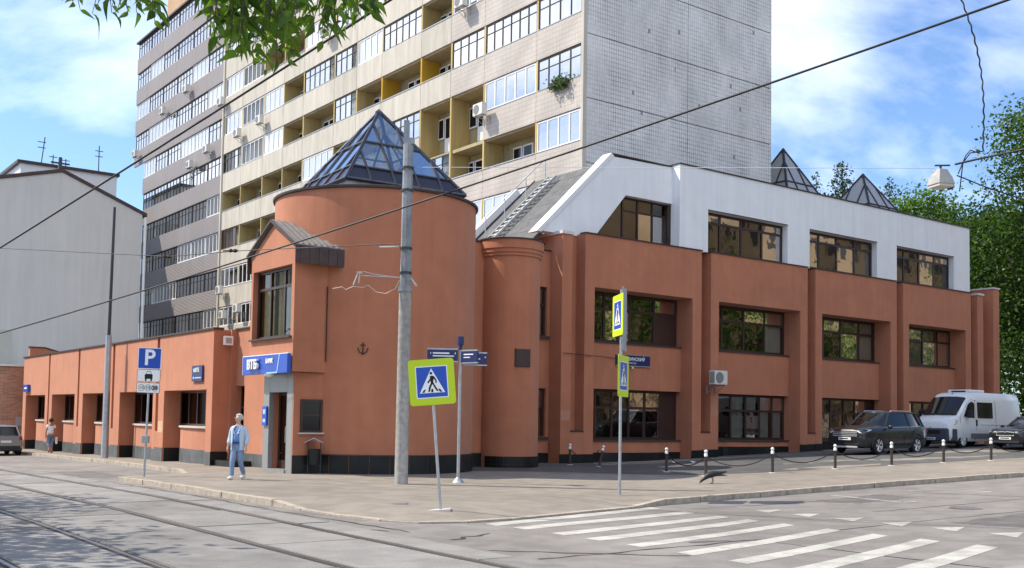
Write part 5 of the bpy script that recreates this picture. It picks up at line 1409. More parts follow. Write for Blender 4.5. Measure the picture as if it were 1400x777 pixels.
# parking sign
pk = thing('parking_sign', 'blue parking sign with two white plates under it on a thin post', 'road sign', (-10.33, 29.95, G(-10.33)), 0)
pk.rotation_euler = (0, math.radians(1.2), 0)
mb = MB(); mb.tube([(0, .05, -.1), (0, .05, 3.6)], .032, 8); mb.build('post', STEEL, pk, smooth=60)
mb = MB(); plate(mb, .66, .60, .01, .0, 3.34, 0, .03); mb.build('edge', SIGNWHITE, pk)
mb = MB(); plate(mb, .625, .565, .002, .0, 3.34, -.01, .02); mb.build('blue_plate', BLUE, pk)
place_text('P', .62, SIGNWHITE, pk, (.0, -.014, 3.345), bold=.012)
for (zc, h) in ((2.85, .35), (2.505, .29)):
    mb = MB(); plate(mb, .655, h, .01, 0, zc, 0, .03); mb.build('edge', SIGNBLACK, pk)
    mb = MB(); plate(mb, .635, h - .02, .002, 0, zc, -.01, .025); mb.build('white_plate', SIGNWHITE, pk)
mb = MB(); poly2(mb, [(-.11, 2.76), (.11, 2.76), (.115, 2.87), (.08, 2.9), (.055, 2.975), (-.055, 2.975), (-.08, 2.9), (-.115, 2.87)], -.012, .002); poly2(mb, [(-.10, 2.7), (-.055, 2.7), (-.055, 2.76), (-.10, 2.76)], -.012, .002); poly2(mb, [(.055, 2.7), (.10, 2.7), (.10, 2.76), (.055, 2.76)], -.012, .002); mb.build('car_symbol', SIGNBLACK, pk)
mb = MB(); poly2(mb, [(-.07, 2.9), (.07, 2.9), (.05, 2.96), (-.05, 2.96)], -.014, .001); mb.build('car_symbol_window', SIGNWHITE, pk)
mb = MB()
for cx in (-.19, .0, .19):
    o_ = disc_pts(cx, 2.505, .095, 20); i_ = disc_pts(cx, 2.505, .085, 20)
    for k in range(20): mb.add([(o_[k][0], -.0135, o_[k][1]), (o_[(k + 1) % 20][0], -.0135, o_[(k + 1) % 20][1]), (i_[(k + 1) % 20][0], -.0135, i_[(k + 1) % 20][1]), (i_[k][0], -.0135, i_[k][1])], [(0, 1, 2, 3)])
mb.build('ring', SIGNBLACK, pk)
for cx, tx, bo in ((-.19, '10', 0.0), (.0, '15', .003), (.19, '20', .008)): place_text(tx, .14, SIGNBLACK, pk, (cx, -.0145, 2.505), bold=bo)
mb = MB(); mb.box(-.09, .09, -.06, .09, .95, 1.15); mb.build('control_box', SIGNGREY, pk, bevel=.01)
# street name signs on a post
sn = thing('street_name_post', 'steel post with blue cap and dark blue street name boards', 'street sign', (-1.41, 28.83, G(-1.41)), 0)
mb = MB(); mb.tube([(0, 0, -.05), (0, 0, 3.6)], .045, 10); mb.lathe([(.17, 0), (.15, .04), (.07, .12), (.05, .14)], (0, 0, 0), 12); mb.build('post', STEEL, sn, smooth=50)
mb = MB(); mb.lathe([(.0, 3.98), (.085, 3.97), (.09, 3.9), (.085, 3.74), (.05, 3.72), (.05, 3.6)], (0, 0, 0), 12); mb.build('cap', NAVY, sn, smooth=50)
def nameboard(x0, x1, z0, z1, ang, rows):
    b = MB(); mb = b; mb.box(x0, x1, -.03, .03, z0, z1); R = Matrix.Rotation(ang, 4, 'Z'); o = b.xf(R).build('name_board', NAVY, sn)
    q = MB(); q.box(x0, x1, -.035, .035, z1 + .001, z1 + .04); q.box(x0, x1, -.035, .035, z0 - .035, z0 - .001); q.xf(R).build('board_rail', STEEL, sn)
    for (u0, u1, v, hh) in rows:
        q = MB(); q.box(x0 + (x1 - x0) * u0, x0 + (x1 - x0) * u1, -.033, -.0301, z0 + (z1 - z0) * v, z0 + (z1 - z0) * (v + hh)); q.xf(R).build('text_line', SIGNWHITE, sn)
nameboard(-.90, -.07, 3.3, 3.6, math.radians(3), [(.1, .12, .6, .16), (.18, .72, .62, .13), (.18, .88, .38, .10), (.9, .93, .6, .16)])
nameboard(.06, .62, 3.26, 3.56, math.radians(-38), [(.15, .75, .66, .10), (.15, .55, .40, .08)])
nameboard(.1, .74, 3.22, 3.52, math.radians(14), [(.3, .7, .45, .10), (.9, .94, .6, .14)])
# ---- bank lettering boards
def wall_thing(name, label, cat, a, b, z, face, group=None):
    return thing(name, label, cat, W(a, b, z), YAW if face == '-b' else YAW - PI / 2, group)
sg = wall_thing('shop_sign', 'long blue bank sign board with raised white letters over the door', 'sign', 13.62, 30.84, 3.32, '-a')
sg.location = W(13.66, 30.74, 3.3)
mb = MB(); mb.box(-1.66, 1.66, -.12, .0, -.29, .29); mb.build('box', BLUE, sg, bevel=.01)
mb = MB(); mb.box(-1.69, 1.69, -.11, -.01, .291, .312); mb.box(-1.69, -1.661, -.11, -.01, -.29, .29); mb.build('edge_trim', SIGNWHITE, sg)
place_text('ВТБ', .40, SIGNWHITE, sg, (-.70, -.19, .0), extrude=.04, bold=.012)
place_text('БАНК', .19, SIGNWHITE, sg, (.42, -.135, .09), extrude=.012, bold=.006)
for k in range(3):
    mb = MB(); mb.extr([(-1.30 + .03 * k, -.122, .14 - .075 * k), (-1.12 + .03 * k, -.122, .14 - .075 * k), (-1.10 + .03 * k, -.122, .175 - .075 * k), (-1.28 + .03 * k, -.122, .175 - .075 * k)], (0, -.02, 0)); mb.build('emblem_stroke', mat('emblem_pale_blue', (.35, .6, .9), .5), sg)
mb = MB(); mb.extr([(.92, -.121, -.28), (.97, -.121, -.28), (1.14, -.121, .285), (1.09, -.121, .285)], (0, -.006, 0)); mb.extr([(.2, -.121, -.285), (.918, -.121, -.285), (.93, -.121, -.245), (.2, -.121, -.245)], (0, -.006, 0)); mb.build('line', MATS['emblem_pale_blue'], sg)
mb = MB(); mb.lathe([(.16, 0), (.15, -.05), (.08, -.09), (0, -.1)], (.35, -.1, -.3), 14); mb.build('lamp', PVC, sg, smooth=50)
pq = wall_thing('plaque', 'square dark blue bank plaque on the low wing near its corner', 'sign', 13.87, 37.2, 3.2, '-a')
mb = MB(); mb.box(-.5, .5, -.04, .02, -.28, .28); mb.build('plate', NAVY, pq)
place_text('ВТБ', .2, SIGNWHITE, pq, (.03, -.045, .11), bold=.004)
mb = MB(); mb.box(-.35, -.2, -.044, -.041, .05, .18); mb.box(-.2, .42, -.044, -.041, -.18, -.14); mb.box(-.38, -.28, -.044, -.041, -.2, -.12); mb.build('emblem', MATS['emblem_pale_blue'], pq)
hn = wall_thing('house_number_box', 'small blue house number box at the far end of the low wing', 'sign', 13.85, 63.0, 3.0, '-a')
mb = MB(); mb.box(-.5, .5, -.1, .05, -.2, .2); mb.build('box', BLUE, hn)
mb = MB(); mb.box(-.3, .3, -.104, -.101, -.03, .05); mb.build('text_line', SIGNWHITE, hn)
ns = wall_thing('street_name_plate', 'navy street name plate on the bank wall between two window rows', 'sign', 31.6, 33.32, 4.34, '-b')
mb = MB(); mb.box(-1.0, 1.0, -.04, .02, -.22, .22); mb.build('plate', NAVY, ns)
mb = MB(); mb.box(-1.02, 1.02, -.045, .0, -.255, -.221); mb.box(-1.02, 1.02, -.045, .0, .221, .245); mb.build('edge_trim', STEEL, ns)
place_text('ТИХВИНСКИЙ', .2, SIGNWHITE, ns, (-.02, -.043, .05), bold=.003)
place_text('ПЕРЕУЛОК', .085, SIGNWHITE, ns, (-.05, -.043, -.12))
mb = MB(); mb.ball((-.1, -.1, -.32), .05); mb.tube([(-.1, -.1, -.3), (-.1, 0, -.24)], .012, 5); mb.build('lamp', PVC, ns)
el = wall_thing('entry_panel', 'small blue notice panel on the granite jamb left of the door', 'sign', 13.88, 31.3, 1.72, '-a')
mb = MB(); mb.box(-.15, .15, -.04, .02, -.3, .3); mb.build('plate', BLUE, el)
mb = MB(); mb.box(-.09, .09, -.044, -.041, .05, .2); mb.box(-.09, .09, -.044, -.041, -.2, -.1); mb.build('text_line', MATS['emblem_pale_blue'], el)
fl = wall_thing('floodlight', 'white square floodlight under the parapet at the wing corner', 'lamp', 14.35, 35.83, 4.33, '-b')
mb = MB(); mb.box(-.17, .17, -.22, -.1, -.16, .16); mb.build('housing', PVC, fl, bevel=.02)
mb = MB(); mb.box(-.11, .11, -.225, -.221, -.1, .1); mb.build('lens', SIGNGREY, fl)
mb = MB(); mb.tube([(0, -.1, 0), (0, 0, -.05)], .02, 6); mb.build('bracket', STEEL, fl)
# litter urn by the plinth, hook and cables on the tower
up = Vector((14.5, 29.08))
wv = W(up.x, up.y); lb = thing('litter_bin', 'dark metal litter bin with a little roof against the tower plinth', 'bin', (wv.x, wv.y, G(wv.x)), 0)
mb = MB(); mb.lathe([(.0, .28), (.15, .28), (.19, .75), (.165, .75), (.0, .7)], (0, 0, 0), 14); mb.build('bucket', BLACK, lb, smooth=40)
mb = MB(); mb.tube([(-.19, 0, 0), (-.19, 0, .98)], .018, 6); mb.build('leg', DARKSTEEL, lb)
mb = MB(); mb.tube([(.19, 0, 0), (.19, 0, .98)], .018, 6); mb.build('leg', DARKSTEEL, lb)
mb = MB(); mb.extr([(-.27, -.16, .93), (0, -.16, 1.06), (.27, -.16, .93), (.27, -.16, .95), (0, -.16, 1.09), (-.27, -.16, .95)], (0, .32, 0)); mb.build('roof', STEEL, lb)
ha = math.atan2(28.54 - 31.2, 15.79 - 17.65); hv = W(dc[0] + DR * math.cos(ha), dc[1] + DR * math.sin(ha), 3.8)
hk = thing('anchor_ornament', 'small black anchor shaped iron ornament on the round tower', 'ornament', hv, ha + YAW + PI / 2)
mb = MB(); mb.tube([(0, -.03, .2), (0, -.03, -.15)], .018, 6); mb.tube([(-.16, -.03, .04), (-.1, -.03, -.1), (0, -.03, -.16), (.1, -.03, -.1), (.16, -.03, .04)], .016, 6); mb.tube([(-.09, -.03, .12), (.09, -.03, .12)], .013, 6); mb.build('anchor', BLACK, hk)
def cable(name, label, pts, r, m_=None, cat='cable', sag=0.0, n=14, group=None):
    P = [Vector(p) for p in pts]
    if len(P) == 2 and sag:
        P = [P[0].lerp(P[1], i / n) - Vector((0, 0, sag * 4 * (i / n) * (1 - i / n))) for i in range(n + 1)]
    o = P[0]
    mb = MB(); mb.tube([p - o for p in P], r, 5); ob = mb.build(name, m_ or BLACK); ob.location = o
    return tag(ob, label, cat, group)
cv = [W(14.88, 29.22, z) + Vector((0, -.03, 0)) for z in (5.7, 4.6, 3.4)]
cable('wall_cable', 'thin black cable running down the joint between oriel and round tower', cv, .018)
cable('wall_cable', 'thin dark cable along the right facade between the window rows', [W(27.1, 32.58, 4.42), W(28.6, 32.58, 4.38), W(30.0, 33.28, 4.42), W(31.0, 33.28, 4.36)], .014, BROWN)

# ---- poles
ps_ = mat('painted_pole', (.30, .31, .32), .55, metal=.2, var=.2, vscale=5, streak=.35)
CONC = mat('weathered_pole_base', (.36, .345, .32), .85, var=.25, vscale=7, bump=.5, bscale=25, streak=.3)
up_ = thing('utility_pole', 'tall grey tram line pole in front of the round tower', 'pole', (-2.85, 27.81, G(-2.85)), 0)
mb = MB(); mb.tube([(0, 0, -.1), (0, 0, 1.4), (0, 0, 5.05)], [.178, .172, .16], 16); mb.build('lower_shaft', CONC, up_, smooth=50)
mb = MB(); mb.tube([(0, 0, 5.05), (0, 0, 5.2)], [.185, .185], 16); mb.build('collar', ps_, up_, smooth=50)
mb = MB(); mb.tube([(0, 0, 5.2), (0, 0, 9.0)], [.145, .13], 8); mb.build('upper_shaft', ps_, up_)
mb = MB(); mb.box(-.03, .16, -.1, .1, 8.99, 9.15); mb.box(-.12, .02, -.09, .09, 9.0, 9.62); mb.build('top_bracket', ps_, up_)
for z in (5.55, 6.2, 7.75, 8.35):
    mb = MB(); mb.lathe([(.165, z - .03), (.165, z + .03)], (0, 0, 0), 14); mb.lathe([(.15, z - .03), (.165, z - .03)], (0, 0, 0), 14); mb.lathe([(.165, z + .03), (.15, z + .03)], (0, 0, 0), 14); mb.build('clamp_band', DARKSTEEL, up_)
mb = MB(); mb.tube([(-.15, -.05, 5.42), (-1.2, -.1, 5.45)], .014, 6); mb.build('cross_arm', STEEL, up_)
mb = MB(); mb.tube([(-.3, -.06, 5.43), (-.85, -.08, 5.5), (-1.1, -.1, 5.56)], .009, 6); mb.build('cross_arm_stay', STEEL, up_)
mb = MB(); mb.box(-1.27, -1.13, -.13, -.06, 5.5, 5.56); mb.tube([(-1.25, -.1, 5.5), (-1.36, -.1, 5.2)], .018, 6); mb.build('insulator', SILL, up_)
mb = MB(); mb.tube([(-1.2, -.1, 5.5), (-1.22, -.1, 5.24)], .018, 6); mb.build('insulator', SILL, up_)
mb = MB(); mb.tube([(.15, 0, 5.4), (.3, -.08, 5.2)], .03, 6); mb.build('insulator', SILL, up_)
mb = MB(); mb.tube([(-.2, 0, 6.25), (-.7, -.05, 6.22)], .025, 6); mb.build('insulator', SILL, up_)
pts = [(-3.0, 27.75, 5.35), (-3.1, 27.72, 5.12), (-3.35, 27.7, 4.98), (-3.6, 27.7, 5.02), (-3.82, 27.7, 5.2), (-3.95, 27.7, 5.13), (-4.2, 27.7, 5.16), (-4.4, 27.7, 5.07), (-4.5, 27.7, 5.14), (-4.75, 27.7, 5.09)]
cable('loose_cable', 'pale wavy loose cable end hanging beside the tram pole', pts, .013, mat('pale_cable', (.50, .40, .32), .7))
lw = W(13.3, 46.2); lp = thing('lamp_pole', 'slim dark topped steel pole on the pavement along the low wing', 'pole', (lw.x, lw.y, G(lw.x)), 0)
mb = MB(); mb.tube([(0, 0, -.1), (0, 0, 5.2)], [.15, .125], 12); mb.build('lower_shaft', STEEL, lp, smooth=50)
mb = MB(); mb.tube([(0, 0, 5.2), (.05, 0, 10.7)], [.07, .055], 10); mb.build('upper_shaft', DARKSTEEL, lp, smooth=50)

# ---- overhead lines
R = ray_pt
cable('overhead_cable', 'long black overhead cable climbing from left edge to the top right corner', [R(-260, 525, 40), R(1800, -150, 14)], .022, BLACK, sag=.45, n=30)
cable('overhead_cable', 'black overhead cable crossing the grey clad end of the apartment block', [R(-260, 500, 48), R(900, -235, 17)], .028, BLACK, sag=.1)
cable('contact_wire', 'thin tram wire from left edge to the grey tram pole', [R(-300, 325, 56), R(230, 351, 33), R(330, 343, 30), R(548, 333, 27.7)], .012, BLACK)
for (x, y, Y, lab) in ((228, 351, 33, 'dark insulator on the tram wire before the grey cladding'), (318, 343, 30.2, 'dark insulator on the tram wire beside the oriel roof')):
    p = R(x, y, Y); t = thing('wire_insulator', lab, 'insulator', p, 0)
    mb = MB(); mb.tube([(-.28, 0, -.01), (-.1, 0, 0)], .02, 6); mb.build('clevis', BLACK, t)
    mb = MB(); mb.tube([(-.12, 0, 0), (-.06, 0, 0), (0, 0, .0), (.08, 0, 0), (.16, 0, 0)], [.02, .06, .035, .06, .02], 8); mb.build('body', BLACK, t)
cable('span_wire', 'thin pale span wire from tram pole top to the hanging street lamp', [R(566, 229, 27.8), R(1278, 230, 20)], .008, mat('pale_wire', (.35, .38, .42), .6))
cable('span_wire', 'thick dark span wire from the hanging lamp to the right edge', [R(1306, 225, 20), R(1340, 217, 19.6), R(1480, 188, 18), R(2500, -30, 15)], .022, BLACK)
cable('overhead_cable', 'thin dark cable dropping right from the lamp through the tree', [R(1308, 240, 20), R(1345, 255, 19.8), R(1480, 300, 19), R(2300, 520, 18)], .013, BLACK)
def twist(name, label, p0, p1, r, turns, n=160):
    mb = MB(); P0, P1 = Vector(p0), Vector(p1); d = (P1 - P0).normalized(); e1 = d.cross(Vector((0, 1, 0))).normalized(); e2 = d.cross(e1)
    for ph in (0,):
        mb.tube([P0.lerp(P1, i / n) - P0 + (e1 * math.cos(ph + turns * 2 * PI * i / n) + e2 * math.sin(ph + turns * 2 * PI * i / n)) * r + e1 * .25 * math.sin(PI * i / n) for i in range(n + 1)], r * 1.7, 6)
    o = mb.build(name, BLACK); o.location = P0; return tag(o, label, 'cable')
twist('twisted_cable', 'twisted black cable hanging from the top edge above the hanging lamp', R(1298, -40, 20), R(1344, 207, 20), .009, 16)
for k, (c0, c1) in enumerate((((1344, 207), (1312, 262)), ((1340, 210), (1310, 238)))):
    p0, p1 = R(*c0, 20), R(*c1, 20); mid = p0.lerp(p1, .5) + Vector((-.16 + .1 * k, 0, .16))
    cable('lamp_cable', ['black supply cable looping from twisted cable to the hanging lamp, outer loop', 'black supply cable looping from twisted cable to the hanging lamp, inner loop'][k], [p0, p0.lerp(mid, .5) + Vector((-.05, 0, .08)), mid, p1], .012)
hl = thing('hanging_lamp', 'pale boxy street lamp hanging on wires against the trees', 'street lamp', R(1286, 231, 20), math.radians(18)); hl.scale = (.86, .86, .86)
mb = MB()
mb.add([(-.1, -.1, -.02), (.1, -.1, -.02), (.1, .1, -.02), (-.1, .1, -.02), (-.15, -.15, -.17), (.15, -.15, -.17), (.15, .15, -.17), (-.15, .15, -.17)], [(0, 1, 2, 3), (0, 4, 5, 1), (1, 5, 6, 2), (2, 6, 7, 3), (3, 7, 4, 0)]); mb.add([(-.165, -.165, -.171), (.165, -.165, -.171), (.165, .165, -.171), (-.165, .165, -.171), (-.21, -.21, -.36), (.21, -.21, -.36), (.21, .21, -.36), (-.21, .21, -.36)], [(0, 1, 2, 3), (0, 4, 5, 1), (1, 5, 6, 2), (2, 6, 7, 3), (3, 7, 4, 0), (7, 6, 5, 4)])
mb.build('housing', mat('lamp_housing', (.36, .345, .325), .6, var=.15, vscale=6), hl)
mb = MB(); mb.box(-.19, .19, -.19, .19, -.42, -.361); mb.build('glass', mat('lamp_glass', (.5, .46, .38), .3), hl)
mb = MB(); mb.tube([(0, 0, .0), (0, 0, .06)], .025, 6); mb.tube([(-.15, 0, .06), (.25, 0, .1)], .02, 6); mb.build('hanger', DARKSTEEL, hl)
mb = MB(); mb.tube([(.2, 0, -.08), (.3, 0, -.2), (.34, 0, -.38), (.2, 0, -.44)], .03, 6); mb.build('arm', DARKSTEEL, hl)

# ---- bollards with chains
BOLL = mat('bollard_brown', (.07, .055, .05), .5, metal=.3, var=.3, vscale=20)
bpos = [(2.3, 41.11), (3.33, 39.89), (5.29, 36.0), (6.12, 33.26), (8.44, 34.21), (10.9, 35.65), (13.22, 36.84), (15.47, 37.93), (17.49, 38.64), (20.0, 39.9)]
blab = ['bollard at the building corner, standing straight beside the leaning one', 'leaning bollard by the building corner', 'bollard at the driveway gap nearest the wall', 'bollard nearest the crow, start of the long chain row',
        'second bollard of the long chain row, right of the crow', 'third bollard of the long row, in front of the car bonnet', 'fourth bollard of the long row, in front of the dark car doors', 'fifth bollard of the long row, in front of the van bumper', 'sixth bollard of the long row, in front of the saloon car', 'bollard past the right edge of the picture, end of the chain row']
proto = None
for i, (x, y) in enumerate(bpos):
    z = GP(*AB(x, y))
    if proto is None:
        proto = thing('bollard', blab[0], 'bollard', (x, y, z), 0, 'bollards along the yard')
        mb = MB(); mb.tube([(0, 0, -.1), (0, 0, .64)], .048, 12); mb.build('shaft', BOLL, proto, smooth=50)
        mb = MB(); mb.lathe([(.055, .62), (.055, .7), (.04, .71), (.04, .73)], (0, 0, 0), 12); mb.ball((0, 0, .775), .058, n=12); mb.build('cap', WHITEP, proto, smooth=60)
        mb = MB(); mb.lathe([(.13, .0), (.12, .02), (.05, .025)], (0, 0, 0), 12); mb.build('foot', SILL, proto)
        o = proto
    else: o = dup(proto, (x, y, z), 0, blab[i])
    if i == 1: o.rotation_euler = (math.radians(-3), math.radians(12), 0)
CHAIN = mat('chain_iron', (.05, .047, .045), .5, metal=.4)
for k, (i, j) in enumerate([(0, 1), (2, 3), (3, 4), (4, 5), (5, 6), (6, 7), (7, 8), (8, 9)]):
    p = Vector((*bpos[i], GP(*AB(*bpos[i])) + .62)); q = Vector((*bpos[j], GP(*AB(*bpos[j])) + .62)); L_ = (q - p).length; n = int(L_ / .055); mb = MB()
    sag = .34 if L_ > 2.2 else .30
    f = lambda t: p.lerp(q, t) - Vector((0, 0, sag * 4 * t * (1 - t)))
    for m_ in range(n):
        a, b = f(m_ / n), f((m_ + 1) / n); d = (b - a); c = (a + b) / 2 - p; d.normalize(); e = d.cross(Vector((0, 0, 1))).normalized(); u = e.cross(d)
        if m_ % 2: e, u = u, e
        for s in (-1, 1): mb.obox(c + e * .013 * s, d * .036, e * .006, u * .006)
        mb.obox(c + d * .033, d * .006, e * .013, u * .006); mb.obox(c - d * .033, d * .006, e * .013, u * .006)
    ch = thing('chain', ['slack chain between the two bollards at the building corner', 'chain across the driveway gap left of the crow', 'first chain of the long row, right of the crow', 'second chain of the long row', 'third chain of the long row, below the dark car', 'fourth chain of the long row, by the rear wheel of the dark car', 'fifth chain of the long row, in front of the van', 'last chain of the row, running out at the right edge'][k], 'chain', p, 0, 'chains between the bollards')
    o = mb.build('links', CHAIN, ch); o['kind'] = 'stuff'
# ---- litter and a crow
for (a, b, lab) in ((29.9, 29.2, 'crumpled white paper scrap on the dark yard, left of two'), (30.2, 28.5, 'crumpled white paper scrap on the dark yard, right of two')):
    w = W(a, b); t = MB()
    rg = random.Random(int(a * 10)); n = 9; ring = [(.13 * math.cos(2 * PI * k / n) * rg.uniform(.6, 1.4), .09 * math.sin(2 * PI * k / n) * rg.uniform(.6, 1.4), rg.uniform(.01, .05)) for k in range(n)]
    t.add(ring + [(0, 0, .07)], [(k, (k + 1) % n, n) for k in range(n)] + [tuple(range(n))])
    o = t.build('paper_scrap', WHITEP); o.location = (w.x, w.y, GP(a, b) + .01); tag(o, lab, 'litter', 'paper scraps on the yard')
cw = thing('crow', 'dark crow bending its head to peck at the pavement by the kerb', 'bird', (5.62, 29.6, GP(*AB(5.62, 29.6))), math.radians(8))
BIRD = mat('crow_feathers', (.02, .019, .021), .5, spec=.4, var=.4, vscale=25)
mb = MB(); path = [(-.33, 0, .04), (-.30, 0, .085), (-.24, 0, .13), (-.16, 0, .20), (-.05, 0, .25), (.07, 0, .275), (.18, 0, .29), (.30, 0, .315), (.42, 0, .335)]
mb.tube(path, [.028, .04, .045, .075, .09, .085, .06, .035, .02], 10); mb.build('body', BIRD, cw, smooth=70)
mb = MB(); mb.tube([(-.335, 0, .045), (-.37, 0, .0)], [.018, .004], 6); mb.build('beak', BLACK, cw)
for s in (-1, 1):
    mb = MB(); mb.add([(-.12, s * .075, .24), (.02, s * .1, .28), (.2, s * .075, .27), (.44, s * .05, .24), (.2, s * .1, .2), (-.02, s * .105, .19), (-.12, s * .08, .02), ] if False else [(-.12, s * .078, .25), (.05, s * .098, .29), (.22, s * .08, .28), (.45, s * .045, .23), (.2, s * .1, .22), (0, s * .105, .2), (0.02, s * .06, .24)], [(0, 1, 6), (1, 2, 6), (2, 3, 4, 6), (4, 5, 6), (5, 0, 6)]); mb.build('wing', BIRD, cw)
    mb = MB(); mb.tube([(0, s * .04, .18), (.03, s * .04, .09), (0, s * .04, .005), (-.06, s * .04, .003)], .009, 5); mb.tube([(0, s * .04, .005), (.04, s * .04, .003)], .007, 5); mb.build('leg', BLACK, cw)

# ================================================================== VEHICLES (built nose to +x, left side to +y)
CHROME = mat('chrome', (.62, .62, .62), .25, metal=.35)
CARGLASS = mat('car_glass', (.012, .013, .013), .05, spec=.4)
TYRE = mat('tyre', (.02, .02, .02), .8)
ALLOY = mat('alloy_rim', (.62, .62, .63), .35, metal=.2)
DARKPLASTIC = mat('dark_plastic', (.03, .03, .032), .6)
LAMPGLASS = mat('headlamp', (.74, .76, .8), .1, spec=.8)
REDLAMP = mat('tail_lamp', (.28, .015, .015), .2, spec=.6)
PLATE = mat('number_plate', (.7, .7, .7), .4)
def loft(sections, close_ends=True):
    mb = MB(); n = len(sections[0]); vs = [p for s in sections for p in s]; fs = []
    for i in range(len(sections) - 1):
        for j in range(n): fs.append((i * n + j, i * n + (j + 1) % n, (i + 1) * n + (j + 1) % n, (i + 1) * n + j))
    if close_ends: fs += [tuple(range(n)), tuple((len(sections) - 1) * n + j for j in range(n))]
    mb.add(vs, fs); return mb
def body_sections(st):
    out = []
    for (x, zl, zm, zb, zt, wl, wm, wb, wt) in st:
        half = [(wl * .6, zl), (wl, zl + .02), (wm * .985, zl + .16), (wm, zm), ((wm + wb) / 2 + .01, (zm + zb) / 2 + .03), (wb, zb), ((wb + wt) / 2, (zb + zt) / 2 + .02), (wt, zt), (wt * .5, zt + .025)]
        out.append([(x, y, z) for y, z in half] + [(x, -y, z) for y, z in reversed(half)])
    return out
def cut_arches(ob, centres, r):
    """cut wheel arches out of a closed body"""
    dg_cut = []
    for (x, z) in centres:
        mb = MB(); n = 28
        ring = [(x + r * math.cos(2 * PI * k / n), z + r * math.sin(2 * PI * k / n)) for k in range(n)]
        for (y0, y1) in ((-2, -.48), (.48, 2)):
            c = MB(); c.extr([(a, y0, b) for a, b in ring], (0, y1 - y0, 0)); cu = c.build('arch_cut', TYRE); dg_cut.append(cu)
            md = ob.modifiers.new('b', 'BOOLEAN'); md.operation = 'DIFFERENCE'; md.object = cu; md.solver = 'EXACT'
    bpy.context.view_layer.update()
    dg = bpy.context.evaluated_depsgraph_get()
    me = bpy.data.meshes.new_from_object(ob.evaluated_get(dg))
    ob.modifiers.clear(); ob.data = me
    for c in dg_cut: bpy.data.objects.remove(c)
def wheel(parent, x, y, r, side, w=.22, spokes=5):
    t = MB(); t.lathe([(r * .66, -w / 2), (r * .9, -w / 2), (r, -w * .32), (r, w * .32), (r * .9, w / 2), (r * .66, w / 2)], (0, 0, 0), 28)
    M_ = Matrix.Translation((x, y, r)) @ Matrix.Rotation(-side * PI / 2, 4, 'X')
    o = t.xf(M_).build('wheel', TYRE, parent, smooth=35)
    q = MB(); q.lathe([(r * .70, w * .40), (r * .67, w * .46), (r * .62, w * .42), (r * .60, .02)], (0, 0, 0), 28); q.lathe([(.0, w * .36), (r * .15, w * .36), (r * .17, .05)], (0, 0, 0), 14)
    for k in range(spokes):
        an = 2 * PI * k / spokes
        for dd in (-.13, .13):
            c, s = math.cos(an + dd * .3), math.sin(an + dd * .3); c2, s2 = math.cos(an + dd * 1.6), math.sin(an + dd * 1.6)
            q.tube([(r * .12 * c, r * .12 * s, w * .33), (r * .64 * c2, r * .64 * s2, w * .40)], [.022, .026], 5)
    q.xf(M_).build('rim', ALLOY, o, smooth=40)
    d = MB(); d.lathe([(0, .03), (r * .6, .03)], (0, 0, 0), 20); d.xf(M_).build('brake_disc', DARKPLASTIC, o)
    return o
def frustum(base, top, zb, zt, mb=None):
    """greenhouse between a base outline and a roof outline (x, y lists of equal length)"""
    mb = mb or MB(); n = len(base)
    zbs = zb if isinstance(zb, list) else [zb] * n; zts = zt if isinstance(zt, list) else [zt] * n
    mb.add([(x, y, z) for (x, y), z in zip(base, zbs)] + [(x, y, z) for (x, y), z in zip(top, zts)], [(i, (i + 1) % n, n + (i + 1) % n, n + i) for i in range(n)] + [tuple(range(n, 2 * n))])
    return mb

